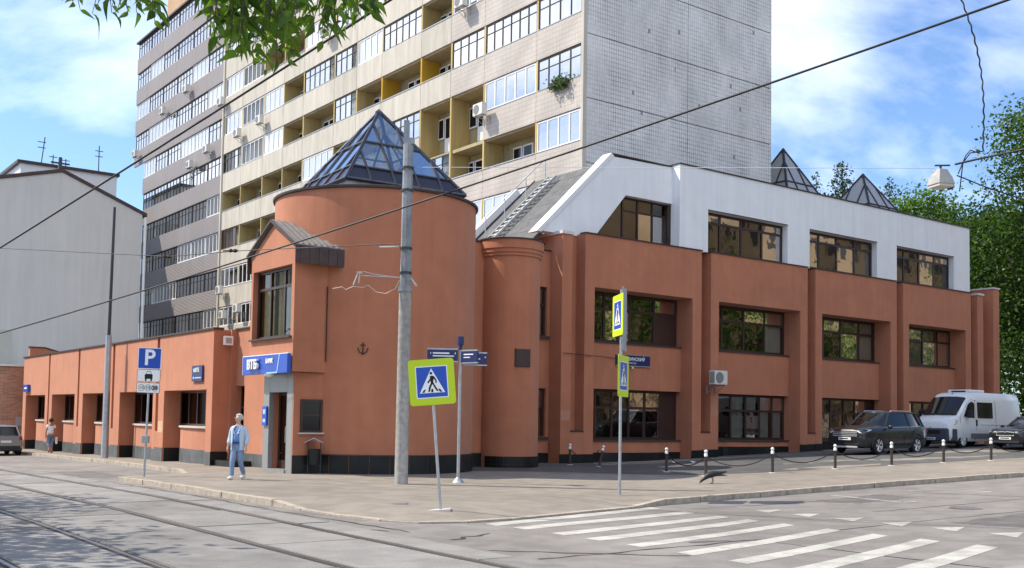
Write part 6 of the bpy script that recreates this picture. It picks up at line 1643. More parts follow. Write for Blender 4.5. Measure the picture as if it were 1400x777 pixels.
def make_suv(name, label, cat, loc, rotz, paint, sc=1.0, rails=True, group=None):
    t = thing(name, label, cat, loc, rotz, group); t.scale = (sc, sc, sc)
    st = [(2.27, .42, .60, .74, .80, .52, .60, .57, .42), (2.21, .29, .60, .82, .90, .68, .76, .72, .56), (2.03, .24, .63, .88, .985, .77, .86, .81, .66), (1.55, .23, .65, .94, 1.04, .80, .905, .84, .70),
          (.95, .23, .66, .99, 1.09, .82, .905, .84, .72), (.0, .23, .66, 1.01, 1.05, .82, .905, .84, .76), (-1.0, .23, .66, 1.05, 1.09, .82, .905, .84, .76), (-1.75, .24, .67, 1.08, 1.12, .81, .90, .83, .74), (-2.12, .32, .69, 1.07, 1.11, .76, .85, .79, .70), (-2.25, .42, .69, .98, 1.04, .66, .76, .70, .6)]
    body = loft(body_sections(st)).build('body', paint, t, smooth=32)
    cut_arches(body, [(1.38, .36), (-1.32, .36)], .43)
    body.data.polygons.foreach_set('use_smooth', [True] * len(body.data.polygons)); body.data.set_sharp_from_angle(angle=math.radians(32))
    wb_ = [(1.06, .0), (1.0, .45), (.86, .80), (.2, .825), (-.9, .825), (-1.75, .80), (-2.16, .68), (-2.21, 0), (-2.16, -.68), (-1.75, -.80), (-.9, -.825), (.2, -.825), (.86, -.80), (1.0, -.45)]
    wt_ = [(.32, .0), (.30, .40), (.20, .58), (-.1, .62), (-.85, .63), (-1.55, .61), (-1.97, .53), (-2.03, 0), (-1.97, -.53), (-1.55, -.61), (-.85, -.63), (-.1, -.62), (.20, -.58), (.30, -.40)]
    zb = [1.06, 1.05, 1.02, 1.02, 1.06, 1.10, 1.08, 1.07, 1.08, 1.10, 1.06, 1.02, 1.02, 1.05]; zt = [1.60] * 3 + [1.61, 1.61, 1.59, 1.56, 1.55, 1.56, 1.59, 1.61, 1.61] + [1.60] * 2
    gh_ = frustum(wb_, wt_, zb, zt).build('windows', CARGLASS, t, smooth=40)
    rf = MB(); rt = [(x * 1.02 - .01, y * 1.03) for x, y in wt_]; n = len(rt)
    rf.add([(x, y, z) for (x, y), z in zip(rt, zt)] + [(x * .96 - .02, y * .8, z + .045) for (x, y), z in zip(rt, zt)] + [(-.75, 0, 1.675)], [(i, (i + 1) % n, n + (i + 1) % n, n + i) for i in range(n)] + [(n + i, n + (i + 1) % n, 2 * n) for i in range(n)])
    rf.build('roof', paint, t, smooth=50)
    for s in (-1, 1):
        for (i0, w_) in ((2, .035), (4, .03), (5, .045), (6, .05)):
            i = i0 if s > 0 else 14 - i0
            p = Vector((*wb_[i], zb[i] - .02)); q = Vector((*wt_[i], zt[i] + .01)); mb = MB(); mb.tube([p, q], w_, 6); mb.build('pillar', paint if i0 != 4 else DARKPLASTIC, t)
        # side details
        mb = MB(); mb.tube([(.86, s * .81, 1.03), (-.9, s * .832, 1.065), (-1.78, s * .81, 1.105)], .012, 5); mb.build('window_trim', CHROME, t)
        for xs in (.62, -.38):
            mb = MB(); mb.tube([(xs, s * .845, 1.0), (xs + .03, s * .912, .66), (xs, s * .89, .36)], .006, 4); mb.build('door_gap', BLACK, t)
        mb = MB(); mb.tube([(-1.3, s * .84, 1.05), (-1.02, s * .912, .80), (-.93, s * .89, .4)], .006, 4); mb.build('door_gap', BLACK, t)
        for xs in (-.2, -1.05):
            mb = MB(); mb.box(xs - .1, xs + .1, s * .885 - .02, s * .885 + .02, .87, .895); mb.build('door_handle', paint, t)
        mb = MB(); mb.box(-.85, .9, s * .865 - .03, s * .865 + .03, .24, .36); mb.build('sill_cladding', DARKPLASTIC, t)
        mb = MB(); mb.ball((.72, s * .97, 1.06), .075, .11, .075, 10); mb.build('mirror', paint, t, smooth=60)
        mb = MB(); mb.tube([(.74, s * .85, 1.02), (.73, s * .93, 1.04)], .025, 6); mb.build('mirror_arm', DARKPLASTIC, t)
        for xc in (1.38, -1.32):
            wheel(t, xc, s * .80, .36, s)
            mb = MB(); n = 20; ring = []
            for k in range(n + 1):
                an = -.15 + (PI + .3) * k / n; ring.append((xc + .45 * math.cos(an), s * (.893 if abs(math.cos(an)) < .8 else .88), .36 + .45 * math.sin(an)))
            mb.tube(ring, .028, 5); mb.build('arch_trim', DARKPLASTIC, t)
        # headlamps and fog lamps
        mb = MB(); mb.add([(2.2, s * .50, .78), (2.17, s * .66, .80), (1.98, s * .80, .86), (1.8, s * .86, .93), (1.98, s * .78, .95), (2.13, s * .62, .90), (2.2, s * .50, .87)] + [(2.26, s * .50, .79), (2.225, s * .68, .81), (2.03, s * .835, .87), (1.82, s * .875, .935), (2.02, s * .80, .965), (2.17, s * .63, .91), (2.25, s * .50, .88)], [(7, 8, 9, 10, 11, 12, 13)] + [(i, (i + 1) % 7, 7 + (i + 1) % 7, 7 + i) for i in range(7)])
        mb.build('headlight', LAMPGLASS, t)
        mb = MB(); mb.ball((2.14, s * .68, .48), .04, .09, .05, 8); mb.build('fog_lamp', LAMPGLASS, t)
        mb = MB(); mb.add([(2.19, s * .48, .36), (2.1, s * .76, .42), (2.09, s * .78, .46), (2.2, s * .50, .42)] + [(2.22, s * .48, .36), (2.14, s * .79, .42), (2.13, s * .80, .46), (2.23, s * .50, .42)], [(0, 1, 2, 3), (4, 5, 6, 7), (0, 1, 5, 4), (1, 2, 6, 5), (2, 3, 7, 6), (3, 0, 4, 7)]); mb.build('bumper_blade', CHROME, t)
        mb = MB(); mb.box(-2.27, -1.95, s * .72 - .07, s * .72 + .09, .84, 1.03); mb.build('tail_light', REDLAMP, t, bevel=.03)
        if rails:
            mb = MB(); mb.tube([(.1, s * .56, 1.63), (.0, s * .565, 1.675), (-1.3, s * .565, 1.68), (-1.5, s * .55, 1.63)], .018, 6); mb.build('roof_rail', CHROME, t)
    mb = MB(); mb.box(2.15, 2.275, -.56, .56, .66, .86); mb.build('grille', BLACK, t, bevel=.03)
    for z in (.70, .765, .83):
        mb = MB(); mb.box(2.262, 2.285, -.52, .52, z - .012, z + .012); mb.build('grille_bar', CHROME, t)
    mb = MB(); mb.box(2.1, 2.265, -.6, .6, .36, .52); mb.build('lower_grille', DARKPLASTIC, t, bevel=.02)
    mb = MB(); mb.box(2.15, 2.25, -.5, .5, .25, .32); mb.build('skid_plate', CHROME, t, bevel=.02)
    mb = MB(); mb.box(2.27, 2.292, -.26, .26, .54, .65); mb.build('number_plate', PLATE, t)
    mb = MB(); mb.box(2.2925, 2.294, -.22, .14, .575, .615); mb.build('plate_characters', SIGNBLACK, t)
    mb = MB(); mb.box(-2.29, -2.26, -.26, .26, .72, .83); mb.build('number_plate', PLATE, t)
    mb = MB(); mb.box(-2.26, -2.1, -.72, .72, .38, .56); mb.build('rear_bumper', DARKPLASTIC, t, bevel=.03)
    mb = MB(); mb.tube([(1.0, -.55, 1.075), (.95, -.05, 1.12)], .012, 5); mb.tube([(1.0, .1, 1.08), (.95, .6, 1.09)], .012, 5); mb.build('wipers', BLACK, t)
    return t
SUVPAINT = mat('charcoal_metallic', (.022, .023, .025), .3, metal=.2, spec=.4, coat=.5)
GREYPAINT = mat('grey_metallic', (.22, .225, .23), .3, metal=.4, spec=.5, coat=1.0)
VANPAINT = mat('white_van_paint', (.70, .71, .71), .35, var=.04, vscale=2, coat=.5)
BLACKPAINT = mat('black_car_paint', (.014, .015, .017), .3, spec=.4, coat=.5)
def car_at(x, y, phi, wheel_local, sc):
    """origin that puts the given wheel (local x, y) on the ground at x, y; nose towards -(cos phi, sin phi)"""
    yaw = phi + PI; c, s = math.cos(yaw), math.sin(yaw)
    ox = x - (c * wheel_local[0] - s * wheel_local[1]) * sc; oy = y - (s * wheel_local[0] + c * wheel_local[1]) * sc
    return ox, oy, yaw
ph = math.radians(39.5); sc = 1.07
ox, oy, yaw = car_at(14.85, 42.75, ph, (1.38, .9), sc)
make_suv('parked_suv', 'charcoal grey SUV with chrome grille and silver roof rails, parked by the bank', 'car', (ox, oy, GP(*AB(14.7, 43.4)) - .0), yaw, SUVPAINT, sc)
w = W(11.55, 58.6)
make_suv('parked_hatchback', 'grey hatchback seen from behind at the left edge of the street', 'car', (w.x, w.y, G(w.x) + RZ), YAW + PI / 2, GREYPAINT, .93, False)

def make_van(label, loc, rotz):
    t = thing('white_van', label, 'van', loc, rotz)
    st = [(3.0, .45, .72, .95, 1.02, .72, .80, .74, .6), (2.92, .32, .72, 1.05, 1.14, .84, .93, .86, .7), (2.6, .28, .75, 1.18, 1.30, .90, 1.0, .93, .75), (2.2, .27, .78, 1.28, 1.44, .92, 1.02, .97, .82), (1.9, .27, .8, 1.35, 1.52, .92, 1.025, .99, .86)]
    # box of the van with its slanting nose, one loft
    def sec(x, zt, wt, zs, wsh, zl=.28, wl=.93, wm=1.02):
        half = [(wl * .5, zl), (wl, zl + .02), (wm, zl + .2), (wm, .95), (wsh, zs), ((wsh + wt) / 2 + .03, (zs + zt) / 2 + .05), (wt, zt), (wt * .5, zt + .03)]
        return [(x, y, z) for y, z in half] + [(x, -y, z) for y, z in reversed(half)]
    S = [sec(3.0, 1.04, .62, .98, .74, .45, .72, .82), sec(2.93, 1.16, .72, 1.06, .86, .32, .85, .94), sec(2.6, 1.34, .80, 1.2, .94, .28, .91, 1.0), sec(2.28, 1.46, .84, 1.28, .97), sec(1.95, 1.80, .80, 1.45, .985), sec(1.55, 2.22, .76, 1.6, .985), sec(1.3, 2.42, .76, 1.9, .98), sec(.9, 2.52, .78, 2.1, .955), sec(.2, 2.53, .80, 2.15, .95), sec(-1.5, 2.53, .80, 2.15, .95), sec(-2.8, 2.53, .80, 2.15, .94), sec(-2.97, 2.44, .76, 2.1, .90)]
    body = loft(S).build('body', VANPAINT, t, smooth=30)
    cut_arches(body, [(2.05, .36), (-1.75, .36)], .44)
    body.data.polygons.foreach_set('use_smooth', [True] * len(body.data.polygons)); body.data.set_sharp_from_angle(angle=math.radians(30))
    # windscreen sheet just proud of the slope
    mb = MB(); P = [(2.33, .80, 1.475), (2.36, .4, 1.51), (2.37, 0, 1.52), (2.36, -.4, 1.51), (2.33, -.80, 1.475), (1.50, -.79, 2.26), (1.51, -.4, 2.30), (1.515, 0, 2.31), (1.51, .4, 2.30), (1.50, .79, 2.26)]
    mb.add([(x + .03, y, z + .03) for x, y, z in P] + [(x - .02, y, z - .02) for x, y, z in P], [(0, 1, 8, 9), (1, 2, 7, 8), (2, 3, 6, 7), (3, 4, 5, 6)] + [(i, (i + 1) % 10, 10 + (i + 1) % 10, 10 + i) for i in range(10)]); mb.build('windscreen', CARGLASS, t, smooth=30)
    mb = MB(); mb.tube([(2.44, -.7, 1.47), (2.46, -.05, 1.56)], .014, 5); mb.tube([(2.44, .1, 1.49), (2.45, .7, 1.5)], .014, 5); mb.build('wipers', BLACK, t)
    mb = MB(); mb.box(2.55, 3.08, -.86, .86, .28, .88); mb.build('bumper', mat('van_bumper', (.055, .06, .075), .6), t, bevel=.09)
    mb = MB(); mb.box(2.50, 2.86, -1.01, 1.01, .30, .86); mb.build('bumper_corner', MATS['van_bumper'], t, bevel=.06)
    mb = MB(); mb.box(3.05, 3.09, -.48, .48, .62, .80); mb.build('grille', BLACK, t, bevel=.01)
    mb = MB(); mb.box(2.98, 3.068, -.55, .55, .42, .5); mb.build('lower_grille', BLACK, t)
    mb = MB(); mb.box(3.082, 3.1, -.26, .26, .36, .46); mb.build('number_plate', PLATE, t)
    mb = MB(); mb.box(3.1005, 3.102, -.2, .2, .39, .43); mb.build('plate_characters', SIGNBLACK, t)
    mb = MB(); mb.lathe([(0, .014), (.05, .014), (.06, 0)], (0, 0, 0), 10); mb.xf(Matrix.Translation((3.03, 0, .9)) @ Matrix.Rotation(PI / 2, 4, 'Y')); mb.build('badge', CHROME, t)
    for s in (-1, 1):
        mb = MB(); q = [(2.93, s * .62, .86), (2.86, s * .85, .90), (2.62, s * .985, 1.06), (2.42, s * .985, 1.22), (2.5, s * .92, 1.24), (2.8, s * .78, 1.12), (2.96, s * .6, .98)]
        mb.add([Vector(p) + Vector((.05, s * .018, .02)) for p in q] + [Vector(p) - Vector((.06, s * .05, .03)) for p in q], [tuple(range(7))] + [(i, (i + 1) % 7, 7 + (i + 1) % 7, 7 + i) for i in range(7)]); mb.build('headlight', mat('van_headlamp', (.30, .32, .34), .12, spec=.8), t)
        # cab door window, side window, door gaps, strips
        mb = MB(); P = [(2.0, s * 1.0, 1.42), (1.15, s * 1.005, 1.36), (1.13, s * .985, 2.02), (1.36, s * .97, 2.1), (1.6, s * .965, 1.98)]; d = Vector((0, s * .02, 0))
        mb.extr([Vector(p) for p in P], d); mb.build('door_window', CARGLASS, t)
        mb = MB(); mb.extr([(.86, s * 1.0, 1.36), (-.42, s * 1.0, 1.36), (-.42, s * .965, 2.08), (.86, s * .965, 2.08)], (0, s * .022, 0)); mb.build('side_window', CARGLASS, t)
        for (xa) in (1.02, -.7):
            mb = MB(); mb.tube([(xa, s * .955, 2.15), (xa, s * 1.0, 1.4), (xa, s * 1.025, .9), (xa, s * .99, .34)], .007, 4); mb.build('door_gap', BLACK, t)
        mb = MB(); mb.tube([(.95, s * .985, 2.14), (1.4, s * .97, 2.2), (1.75, s * .965, 1.95), (2.25, s * .985, 1.4), (2.3, s * 1.0, .9)], .006, 4); mb.build('door_gap', BLACK, t)
        mb = MB(); mb.box(-2.9, .6, s * 1.02 - .015, s * 1.02 + .015, 1.06, 1.09); mb.build('rub_strip', VANPAINT, t)
        mb = MB(); mb.box(-1.25, 1.45, s * 1.03 - .02, s * 1.03 + .02, .46, .66); mb.build('rub_strip', mat('van_trim', (.12, .12, .12), .7), t, bevel=.01)
        mb = MB(); mb.box(.93, 1.0, s * 1.02 - .02, s * 1.02 + .03, 1.0, 1.28); mb.build('door_handle', BLACK, t, bevel=.01)
        mb = MB(); mb.box(1.72, 1.9, s * 1.2 - .12, s * 1.2 + .10, 1.36, 1.72); mb.build('mirror', BLACK, t, bevel=.05)
        mb = MB(); mb.box(-2.99, -2.93, s * .88 - .07, s * .88 + .07, .95, 1.7); mb.build('tail_light', REDLAMP, t)
        for xc in (2.05, -1.75): wheel(t, xc, s * .89, .355, s, .24, 6)
    mb = MB(); mb.box(-.55, .75, -.55, .55, 2.54, 2.68); mb.build('roof_vent', VANPAINT, t, bevel=.06)
    mb = MB(); mb.box(.35, .754, -.35, .35, 2.56, 2.63); mb.build('vent_mouth', BLACK, t)
    mb = MB(); mb.tube([(-.2, -.3, 2.68), (.1, -.3, 2.74), (.3, -.3, 2.68)], .02, 5); mb.build('roof_strap', BLACK, t)
    mb = MB(); mb.lathe([(0, .01), (.03, .01), (.04, 0)], (0, 0, 0), 8); mb.xf(Matrix.Translation((1.25, 0, 2.48)) @ Matrix.Rotation(math.radians(50), 4, 'Y')); mb.build('badge', DARKSTEEL, t)
    return t
ph = math.radians(36.5)
ox, oy, yaw = car_at(20.35, 47.7, ph, (2.05, 1.0), 1.0)
make_van('white high roof panel van with dark grey front bumper, parked behind the SUV', (ox, oy, GP(*AB(20.3, 48.3))), yaw)

def make_sedan(name, label, loc, rotz, paint, group=None):
    t = thing(name, label, 'car', loc, rotz, group)
    st = [(2.27, .40, .56, .66, .70, .52, .60, .56, .42), (2.2, .26, .56, .72, .78, .68, .77, .72, .55), (1.95, .22, .58, .78, .86, .76, .85, .80, .66), (1.4, .21, .60, .83, .93, .79, .885, .83, .70), (.8, .21, .61, .88, .98, .80, .885, .83, .72), (-.2, .21, .61, .90, .94, .80, .885, .83, .75), (-1.2, .22, .62, .93, .97, .80, .88, .82, .74), (-1.9, .26, .63, .94, .99, .76, .85, .79, .70), (-2.2, .36, .64, .90, .96, .68, .78, .72, .62), (-2.28, .44, .64, .82, .88, .58, .68, .62, .5)]
    body = loft(body_sections(st)).build('body', paint, t, smooth=32); cut_arches(body, [(1.36, .32), (-1.3, .32)], .375)
    body.data.polygons.foreach_set('use_smooth', [True] * len(body.data.polygons)); body.data.set_sharp_from_angle(angle=math.radians(32))
    wb_ = [(.95, .0), (.9, .42), (.78, .78), (.1, .81), (-.8, .81), (-1.5, .77), (-1.95, .6), (-2.0, 0), (-1.95, -.6), (-1.5, -.77), (-.8, -.81), (.1, -.81), (.78, -.78), (.9, -.42)]
    wt_ = [(.12, .0), (.1, .38), (.02, .54), (-.2, .57), (-.8, .57), (-1.1, .54), (-1.35, .44), (-1.4, 0), (-1.35, -.44), (-1.1, -.54), (-.8, -.57), (-.2, -.57), (.02, -.54), (.1, -.38)]
    zb = [.95, .94, .90, .90, .93, .96, .97, .97, .97, .96, .93, .90, .90, .94]; zt = [1.40] * 14
    frustum(wb_, wt_, zb, zt).build('windows', CARGLASS, t, smooth=40)
    rf = MB(); rt = [(x * 1.03 - .02, y * 1.03) for x, y in wt_]; n = len(rt)
    rf.add([(x, y, 1.40) for (x, y) in rt] + [(x * .94 - .04, y * .8, 1.44) for (x, y) in rt] + [(-.65, 0, 1.465)], [(i, (i + 1) % n, n + (i + 1) % n, n + i) for i in range(n)] + [(n + i, n + (i + 1) % n, 2 * n) for i in range(n)]); rf.build('roof', paint, t, smooth=50)
    for s in (-1, 1):
        for (i0, w_) in ((2, .035), (4, .03), (5, .05)):
            i = i0 if s > 0 else 14 - i0
            mb = MB(); mb.tube([Vector((*wb_[i], zb[i] - .02)), Vector((*wt_[i], zt[i] + .01))], w_, 6); mb.build('pillar', paint, t)
        mb = MB(); mb.ball((.66, s * .93, .98), .07, .1, .07, 10); mb.build('mirror', paint, t, smooth=60)
        for xs in (.55, -.4):
            mb = MB(); mb.tube([(xs, s * .835, .88), (xs + .02, s * .893, .6), (xs, s * .87, .32)], .006, 4); mb.build('door_gap', BLACK, t)
        for xc in (1.36, -1.3): wheel(t, xc, s * .78, .32, s)
        mb = MB(); q = [(2.2, s * .40, .60), (2.14, s * .66, .62), (1.98, s * .80, .68), (1.96, s * .79, .77), (2.12, s * .64, .77), (2.19, s * .40, .76)]
        mb.add([Vector(p) + Vector((.06, s * .015, .0)) for p in q] + [Vector(p) - Vector((.06, s * .03, 0)) for p in q], [tuple(range(6))] + [(i, (i + 1) % 6, 6 + (i + 1) % 6, 6 + i) for i in range(6)]); mb.build('headlight', LAMPGLASS, t)
        mb = MB(); mb.box(-2.28, -2.05, s * .62 - .12, s * .62 + .1, .72, .88); mb.build('tail_light', REDLAMP, t, bevel=.02)
    mb = MB(); mb.box(2.15, 2.275, -.36, .36, .58, .74); mb.build('grille', BLACK, t, bevel=.03)
    mb = MB(); mb.tube([(2.27, -.38, .59), (2.275, -.38, .73), (2.27, -.08, .755), (2.285, 0, .73), (2.27, .08, .755), (2.275, .38, .73), (2.27, .38, .59), (2.275, -.38, .59)], .016, 5); mb.build('grille_frame', CHROME, t)
    for k in range(5):
        mb = MB(); y = -.28 + .14 * k; mb.box(2.27, 2.283, y - .008, y + .008, .6, .72); mb.build('grille_bar', DARKSTEEL, t)
    mb = MB(); mb.box(2.2, 2.272, -.6, .6, .28, .38); mb.build('lower_grille', DARKPLASTIC, t)
    mb = MB(); mb.box(2.275, 2.295, -.26, .26, .42, .53); mb.build('number_plate', PLATE, t)
    mb = MB(); mb.box(2.2955, 2.297, -.2, .18, .455, .50); mb.build('plate_characters', SIGNBLACK, t)
    return t
ox, oy, yaw = car_at(21.25, 45.6, math.radians(38), (2.27, 0), 1.0)
make_sedan('parked_sedan', 'black saloon car with chrome framed grille at the right edge before the van', (ox, oy, GP(*AB(21.5, 46.2))), yaw, BLACKPAINT)
WHITEPAINT = mat('white_car_paint', (.72, .72, .72), .3, coat=1.0)
for k, (a, b, lab) in enumerate(((47, 7.2, 'white saloon parked across the right street, nearest the crossing'), (53.5, 7.0, 'white saloon parked across the right street, middle of three'), (60, 6.8, 'white saloon parked across the right street, farthest of three'))):
    w = W(a, b)
    if k == 0: ws = make_sedan('parked_sedan', lab, (w.x, w.y, G(w.x) + RZ), YAW, WHITEPAINT, 'white cars across the street')
    else: dup(ws, (w.x, w.y, G(w.x) + RZ), YAW, lab)

# ================================================================== PEOPLE
SKIN = mat('skin', (.55, .34, .25), .6, var=.06, vscale=20)
SKIND = mat('skin_dark', (.30, .17, .12), .6)
def skin_obj(name, nodes, edges, m_, parent, sub=1, root=0, smooth=True):
    """continuous surface grown over a skeleton; nodes: (x, y, z, rx, ry)"""
    me = bpy.data.meshes.new(name); me.from_pydata([n[:3] for n in nodes], edges, [])
    ob = bpy.data.objects.new(name, me); COL.objects.link(ob)
    sk = ob.modifiers.new('skin', 'SKIN'); sk.use_smooth_shade = True
    sd = ob.modifiers.new('sub', 'SUBSURF'); sd.levels = sub; sd.render_levels = sub
    for i, n in enumerate(nodes):
        v = me.skin_vertices[0].data[i]; v.radius = (n[3], n[4]); v.use_root = (i == root)
    bpy.context.view_layer.update()
    dg = bpy.context.evaluated_depsgraph_get()
    new = bpy.data.meshes.new_from_object(ob.evaluated_get(dg))
    bpy.data.objects.remove(ob)
    new.materials.clear(); new.materials.append(m_); new.polygons.foreach_set('use_smooth', [True] * len(new.polygons))
    return link(name, new, parent)
def hand(nodes, edges, wrist_i, wx, wy, wz, s, fwd=-.01, curl=.012):
    """palm, four unequal bent fingers and a thumb hanging from the wrist; s = side"""
    nodes.append((wx, wy + fwd, wz - .055, .036, .018)); pi_ = len(nodes) - 1; edges.append((wrist_i, pi_))
    for k, (dy, L_) in enumerate(((-.028, .072), (-.009, .082), (.010, .076), (.027, .06))):
        b = (wx, wy + fwd + dy, wz - .095); nodes.append((*b, .0095, .0095)); i0 = len(nodes) - 1; edges.append((pi_, i0))
        nodes.append((b[0] - s * curl * .5, b[1] - .004, b[2] - L_ * .5, .0088, .0088)); edges.append((i0, i0 + 1))
        nodes.append((b[0] - s * curl * 1.8, b[1] - .006, b[2] - L_ * .92, .0075, .0075)); edges.append((i0 + 1, i0 + 2))
    nodes.append((wx - s * .012, wy + fwd - .04, wz - .06, .011, .011)); i0 = len(nodes) - 1; edges.append((pi_, i0))
    nodes.append((wx - s * .02, wy + fwd - .055, wz - .105, .009, .009)); edges.append((i0, i0 + 1))
def head_parts(t, c, turn, skin, hair_m, long_hair=False, bald_front=0.0, female=False):
    """eyes, brows, mouth and hair on a head centred at c, turned by `turn` about z (face towards -y)"""
    R_h = Matrix.Translation(c) @ Matrix.Rotation(turn, 4, 'Z')
    for s in (-1, 1):
        mb = MB(); mb.ball((s * .032, -.088, .012), .011, .008, .008, 8); mb.xf(R_h).build('eye', mat('eye_dark', (.03, .025, .02), .2), t)
        mb = MB(); mb.tube([(s * .052, -.084, .032), (s * .034, -.096, .036), (s * .016, -.094, .033)], .006, 5); mb.xf(R_h).build('eyebrow', hair_m, t)
    mb = MB(); mb.tube([(-.024, -.088, -.055), (0, -.096, -.053), (.024, -.088, -.055)], .0055, 5); mb.xf(R_h).build('mouth', mat('lips', (.33, .13, .11), .5), t)
    # hair cap: many short tufts over the skull
    mb = MB(); rg = random.Random(4)
    mb.ball((0, .03, .04), .084, .088, .082, 14)
    for k in range(150):
        u = rg.uniform(0, 2 * PI); v = rg.uniform(-.55, 1)
        d = Vector((math.cos(u) * math.sqrt(1 - v * v), math.sin(u) * math.sqrt(1 - v * v), v))
        if d.y < -.2 and d.z < .72: continue
        p = Vector((0, .018, .035)) + Vector((d.x * .083, d.y * .095, d.z * .086)); q = p + d * .018 + Vector((rg.uniform(-.02, .02), .012, -.012 if d.z < .5 else 0))
        mb.tube([p, (p + q) / 2 + d * .006, q], [.02, .016, .004], 5)
    mb.xf(R_h).build('hair', hair_m, t, smooth=70)

def man(loc, rotz):
    t = thing('person', 'white haired man in pale blue blazer and jeans walking by the bank door', 'person', loc, rotz)
    N = []; E = []
    def add(p, prev=None):
        N.append(p); 
        if prev is not None: E.append((prev, len(N) - 1))
        return len(N) - 1
    pel = add((0, 0, .92, .135, .10)); bel = add((0, -.0, 1.05, .115, .09), pel); che = add((0, .0, 1.25, .13, .09), bel); sh = add((0, .015, 1.40, .13, .085), che); nk = add((0, .0, 1.50, .052, .055), sh)
    hd0 = add((.0, -.02, 1.575, .055, .07), nk); hd = add((-.005, -.01, 1.645, .073, .088), hd0); tp = add((-.005, .0, 1.715, .05, .06), hd)
    nz = add((-.035, -.108, 1.625, .013, .014), hd)
    for s in (-1, 1): add((s * .082 - .005, .012, 1.63, .012, .022), hd)
    for s, ky, fy, fz in ((-1, -.13, -.14, .075), (1, -.02, .22, .105)):
        hip = add((s * .09, 0, .86, .095, .10), pel); kn = add((s * .09, ky, .49, .062, .066), hip); an = add((s * .088, fy, fz, .042, .046), kn); toe = add((s * .1, fy - .15, .03 if fz < .1 else .03, .038, .026), an)
    wr = []
    for s, sw in ((-1, .02), (1, -.03)):
        shd = add((s * .175, .02, 1.40, .06, .062), sh); el = add((s * .255, .05 + sw * .4, 1.13, .044, .046), shd); w_ = add((s * .275, -.06 + sw, .90, .028, .032), el); wr.append((w_, s, -.06 + sw))
    for (w_, s, y) in wr: hand(N, E, w_, s * .28, y, .89, s)
    skin_obj('body', N, E, SKIN, t, 1)
    JEAN = mat('blue_jeans', (.19, .28, .43), .9, var=.2, vscale=14, bump=.4, bscale=60); BLZ = mat('pale_blue_blazer', (.46, .55, .64), .85, var=.07, vscale=9, bump=.3, bscale=50); SHT = mat('blue_shirt', (.13, .25, .52), .8, var=.08, vscale=12)
    N = [(0, 0, .93, .15, .12)]; E = []
    add((0, 0, 1.01, .15, .125), 0)
    for s, ky, fy, fz in ((-1, -.13, -.14, .10), (1, -.02, .22, .13)):
        hip = add((s * .09, 0, .84, .108, .115), 0); kn = add((s * .09, ky, .49, .078, .082), hip); mid = add((s * .089, (ky + fy) / 2, (.49 + fz) / 2, .066, .07), kn); an = add((s * .088, fy, fz, .062, .066), mid)
    skin_obj('trousers', N, E, JEAN, t, 1)
    N = [(0, -.0, .94, .165, .14)]; E = []; a = add((0, -.025, 1.10, .175, .15), 0); b = add((0, -.01, 1.27, .18, .14), a); c = add((0, .01, 1.41, .14, .10), b); add((0, .0, 1.485, .07, .07), c)
    skin_obj('shirt', N, E, SHT, t, 1)
    mb = MB(); mb.lathe([(.172, 0), (.176, .018), (.172, .036)], (0, 0, 0), 20); mb.xf(Matrix.Translation((0, -.012, .985)) @ Matrix.Diagonal((1, .85, 1, 1))); mb.build('belt', NAVY, t)
    # blazer: open shell round back and sides, with fronts hanging open, plus sleeves
    mb = MB(); rows_ = [(.80, .205, .155, .62), (.95, .20, .155, .58), (1.10, .195, .158, .56), (1.25, .195, .15, .52), (1.36, .20, .125, .42), (1.43, .165, .10, .40), (1.475, .085, .08, .30)]; n = 22; vs = []
    for (z, rx, ry, gap) in rows_:
        for k in range(n + 1):
            an = -PI / 2 + gap + (2 * PI - 2 * gap) * k / n; vs.append((rx * math.cos(an), ry * math.sin(an) + .0, z))
    m_ = len(rows_); th_ = len(vs); vs += [(x * .94, y * .94, z) for x, y, z in vs]
    fs = [(i * (n + 1) + k, i * (n + 1) + k + 1, (i + 1) * (n + 1) + k + 1, (i + 1) * (n + 1) + k) for i in range(m_ - 1) for k in range(n)]
    fs += [(th_ + f[3], th_ + f[2], th_ + f[1], th_ + f[0]) for f in fs]
    fs += [(k, k + 1, th_ + k + 1, th_ + k) for k in range(n)] + [(i * (n + 1), (i + 1) * (n + 1), th_ + (i + 1) * (n + 1), th_ + i * (n + 1)) for i in range(m_ - 1)] + [(i * (n + 1) + n, (i + 1) * (n + 1) + n, th_ + (i + 1) * (n + 1) + n, th_ + i * (n + 1) + n) for i in range(m_ - 1)]
    mb.add(vs, fs); mb.build('blazer', BLZ, t, smooth=60)
    for s, sw in ((-1, .02), (1, -.03)):
        N = [(s * .13, .015, 1.41, .07, .07)]; E = []; q = add((s * .185, .02, 1.385, .074, .076), 0); e = add((s * .26, .05 + sw * .4, 1.13, .06, .064), q); add((s * .275, -.05 + sw, .945, .05, .054), e); skin_obj('sleeve', N, E, BLZ, t, 1)
        mb = MB(); mb.extr([(s * .02, -.135, 1.21), (s * .085, -.125, 1.40), (s * .05, -.105, 1.47), (s * .12, -.13, 1.34), (s * .10, -.148, 1.27)], (0, -.012, 0)); mb.build('lapel', BLZ, t)
        mb = MB(); fy, fz = ((-.14, .0), (.22, .02))[0 if s < 0 else 1]
        mb.ball((s * .093, fy - .07, .05 + fz), .052, .145, .05, 12); mb.ball((s * .088, fy + .01, .075 + fz), .05, .06, .06, 10); mb.build('shoe', mat('white_shoe', (.72, .71, .68), .6), t, smooth=60)
    mb = MB(); mb.box(.085, .125, -.158, -.15, 1.30, 1.315); mb.build('pocket_square', NAVY, t)
    head_parts(t, Vector((-.005, -.01, 1.64)), math.radians(-32), SKIN, mat('white_hair', (.50, .48, .45), .9, var=.08, vscale=40))
    return t
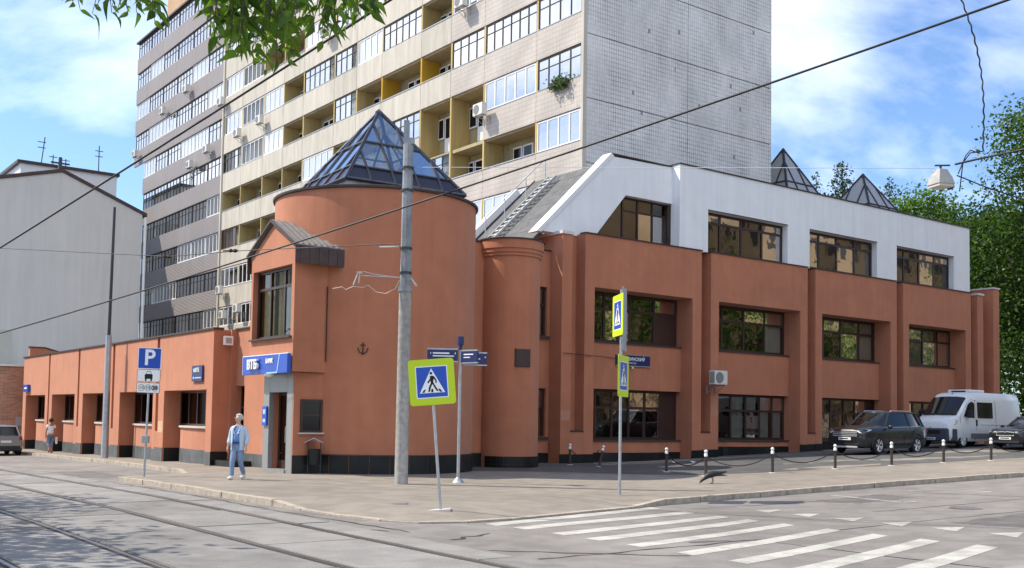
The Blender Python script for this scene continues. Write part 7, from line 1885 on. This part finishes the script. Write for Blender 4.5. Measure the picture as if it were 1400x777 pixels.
man((-7.37, 28.7, G(-7.37) - .005), math.radians(-12)).scale = (1.0, 1.0, 1.0)

def woman(loc, rotz):
    t = thing('person', 'person in white top and cropped jeans walking away along the low wing', 'person', loc, rotz)
    N = []; E = []
    def add(p, prev=None):
        N.append(p)
        if prev is not None: E.append((prev, len(N) - 1))
        return len(N) - 1
    pel = add((0, 0, .90, .135, .10)); bel = add((0, 0, 1.03, .095, .07), pel); che = add((0, 0, 1.2, .11, .08), bel); sh = add((0, .01, 1.36, .11, .07), che); nk = add((0, 0, 1.45, .045, .045), sh)
    hd0 = add((0, -.02, 1.51, .05, .065), nk); hd = add((0, -.01, 1.575, .066, .08), hd0); add((0, 0, 1.635, .045, .055), hd); add((0, -.098, 1.555, .011, .012), hd)
    for s in (-1, 1): add((s * .073, .01, 1.56, .01, .018), hd)
    for s, ky, fy, fz in ((-1, -.08, .0, .06), (1, -.06, .2, .12)):
        hip = add((s * .085, 0, .84, .09, .095), pel); kn = add((s * .08, ky, .47, .056, .06), hip); an = add((s * .078, fy, fz, .036, .04), kn); add((s * .085, fy - .14, .03, .033, .024), an)
    wr = []
    for s in (-1, 1):
        a = add((s * .15, .01, 1.35, .05, .052), sh); e = add((s * .205, .03, 1.09, .036, .038), a); w_ = add((s * .215, -.04, .87, .025, .028), e); wr.append((w_, s))
    for w_, s in wr: hand(N, E, w_, s * .217, -.045, .86, s)
    skin_obj('body', N, E, SKIND, t, 1)
    N = [(0, 0, .92, .148, .115)]; E = []
    for s, ky, fy, fz in ((-1, -.08, -.03, .30), (1, -.06, .1, .32)):
        hip = add((s * .085, 0, .82, .105, .11), 0); kn = add((s * .08, ky, .47, .072, .076), hip); add((s * .079, fy, fz, .06, .064), kn)
    skin_obj('cropped_jeans', N, E, mat('mid_jeans', (.15, .22, .32), .9, var=.15, vscale=14), t, 1)
    N = [(0, 0, .90, .165, .135)]; E = []; a = add((0, 0, 1.05, .15, .12), 0); b = add((0, 0, 1.22, .172, .13), a); c = add((0, .01, 1.375, .14, .095), b)
    for s in (-1, 1): q = add((s * .155, .01, 1.345, .062, .064), c); add((s * .195, .02, 1.20, .06, .06), q)
    skin_obj('top', N, E, mat('white_top', (.74, .72, .74), .9), t, 1)
    for s, fy, fz in ((-1, .0, .0), (1, .2, .06)):
        mb = MB(); mb.ball((s * .083, fy - .06, .045 + fz), .045, .125, .042, 10); mb.build('shoe', BLACK, t, smooth=60)
    head_parts(t, Vector((0, -.01, 1.57)), 0, SKIND, mat('dark_hair', (.03, .022, .018), .7))
    mb = MB(); mb.ball((0, .10, 1.62), .045, .045, .045, 10); mb.build('hair_bun', MATS['dark_hair'], t, smooth=60)
    mb = MB(); mb.box(-.30, -.26, -.12, .12, .45, .78); mb.build('shopping_bag', WHITEP, t, bevel=.02)
    return t
woman((-22.5, 51.9, GP(*AB(-22.5, 51.9)) + .0), YAW + PI / 2 + PI / 2 + .0)
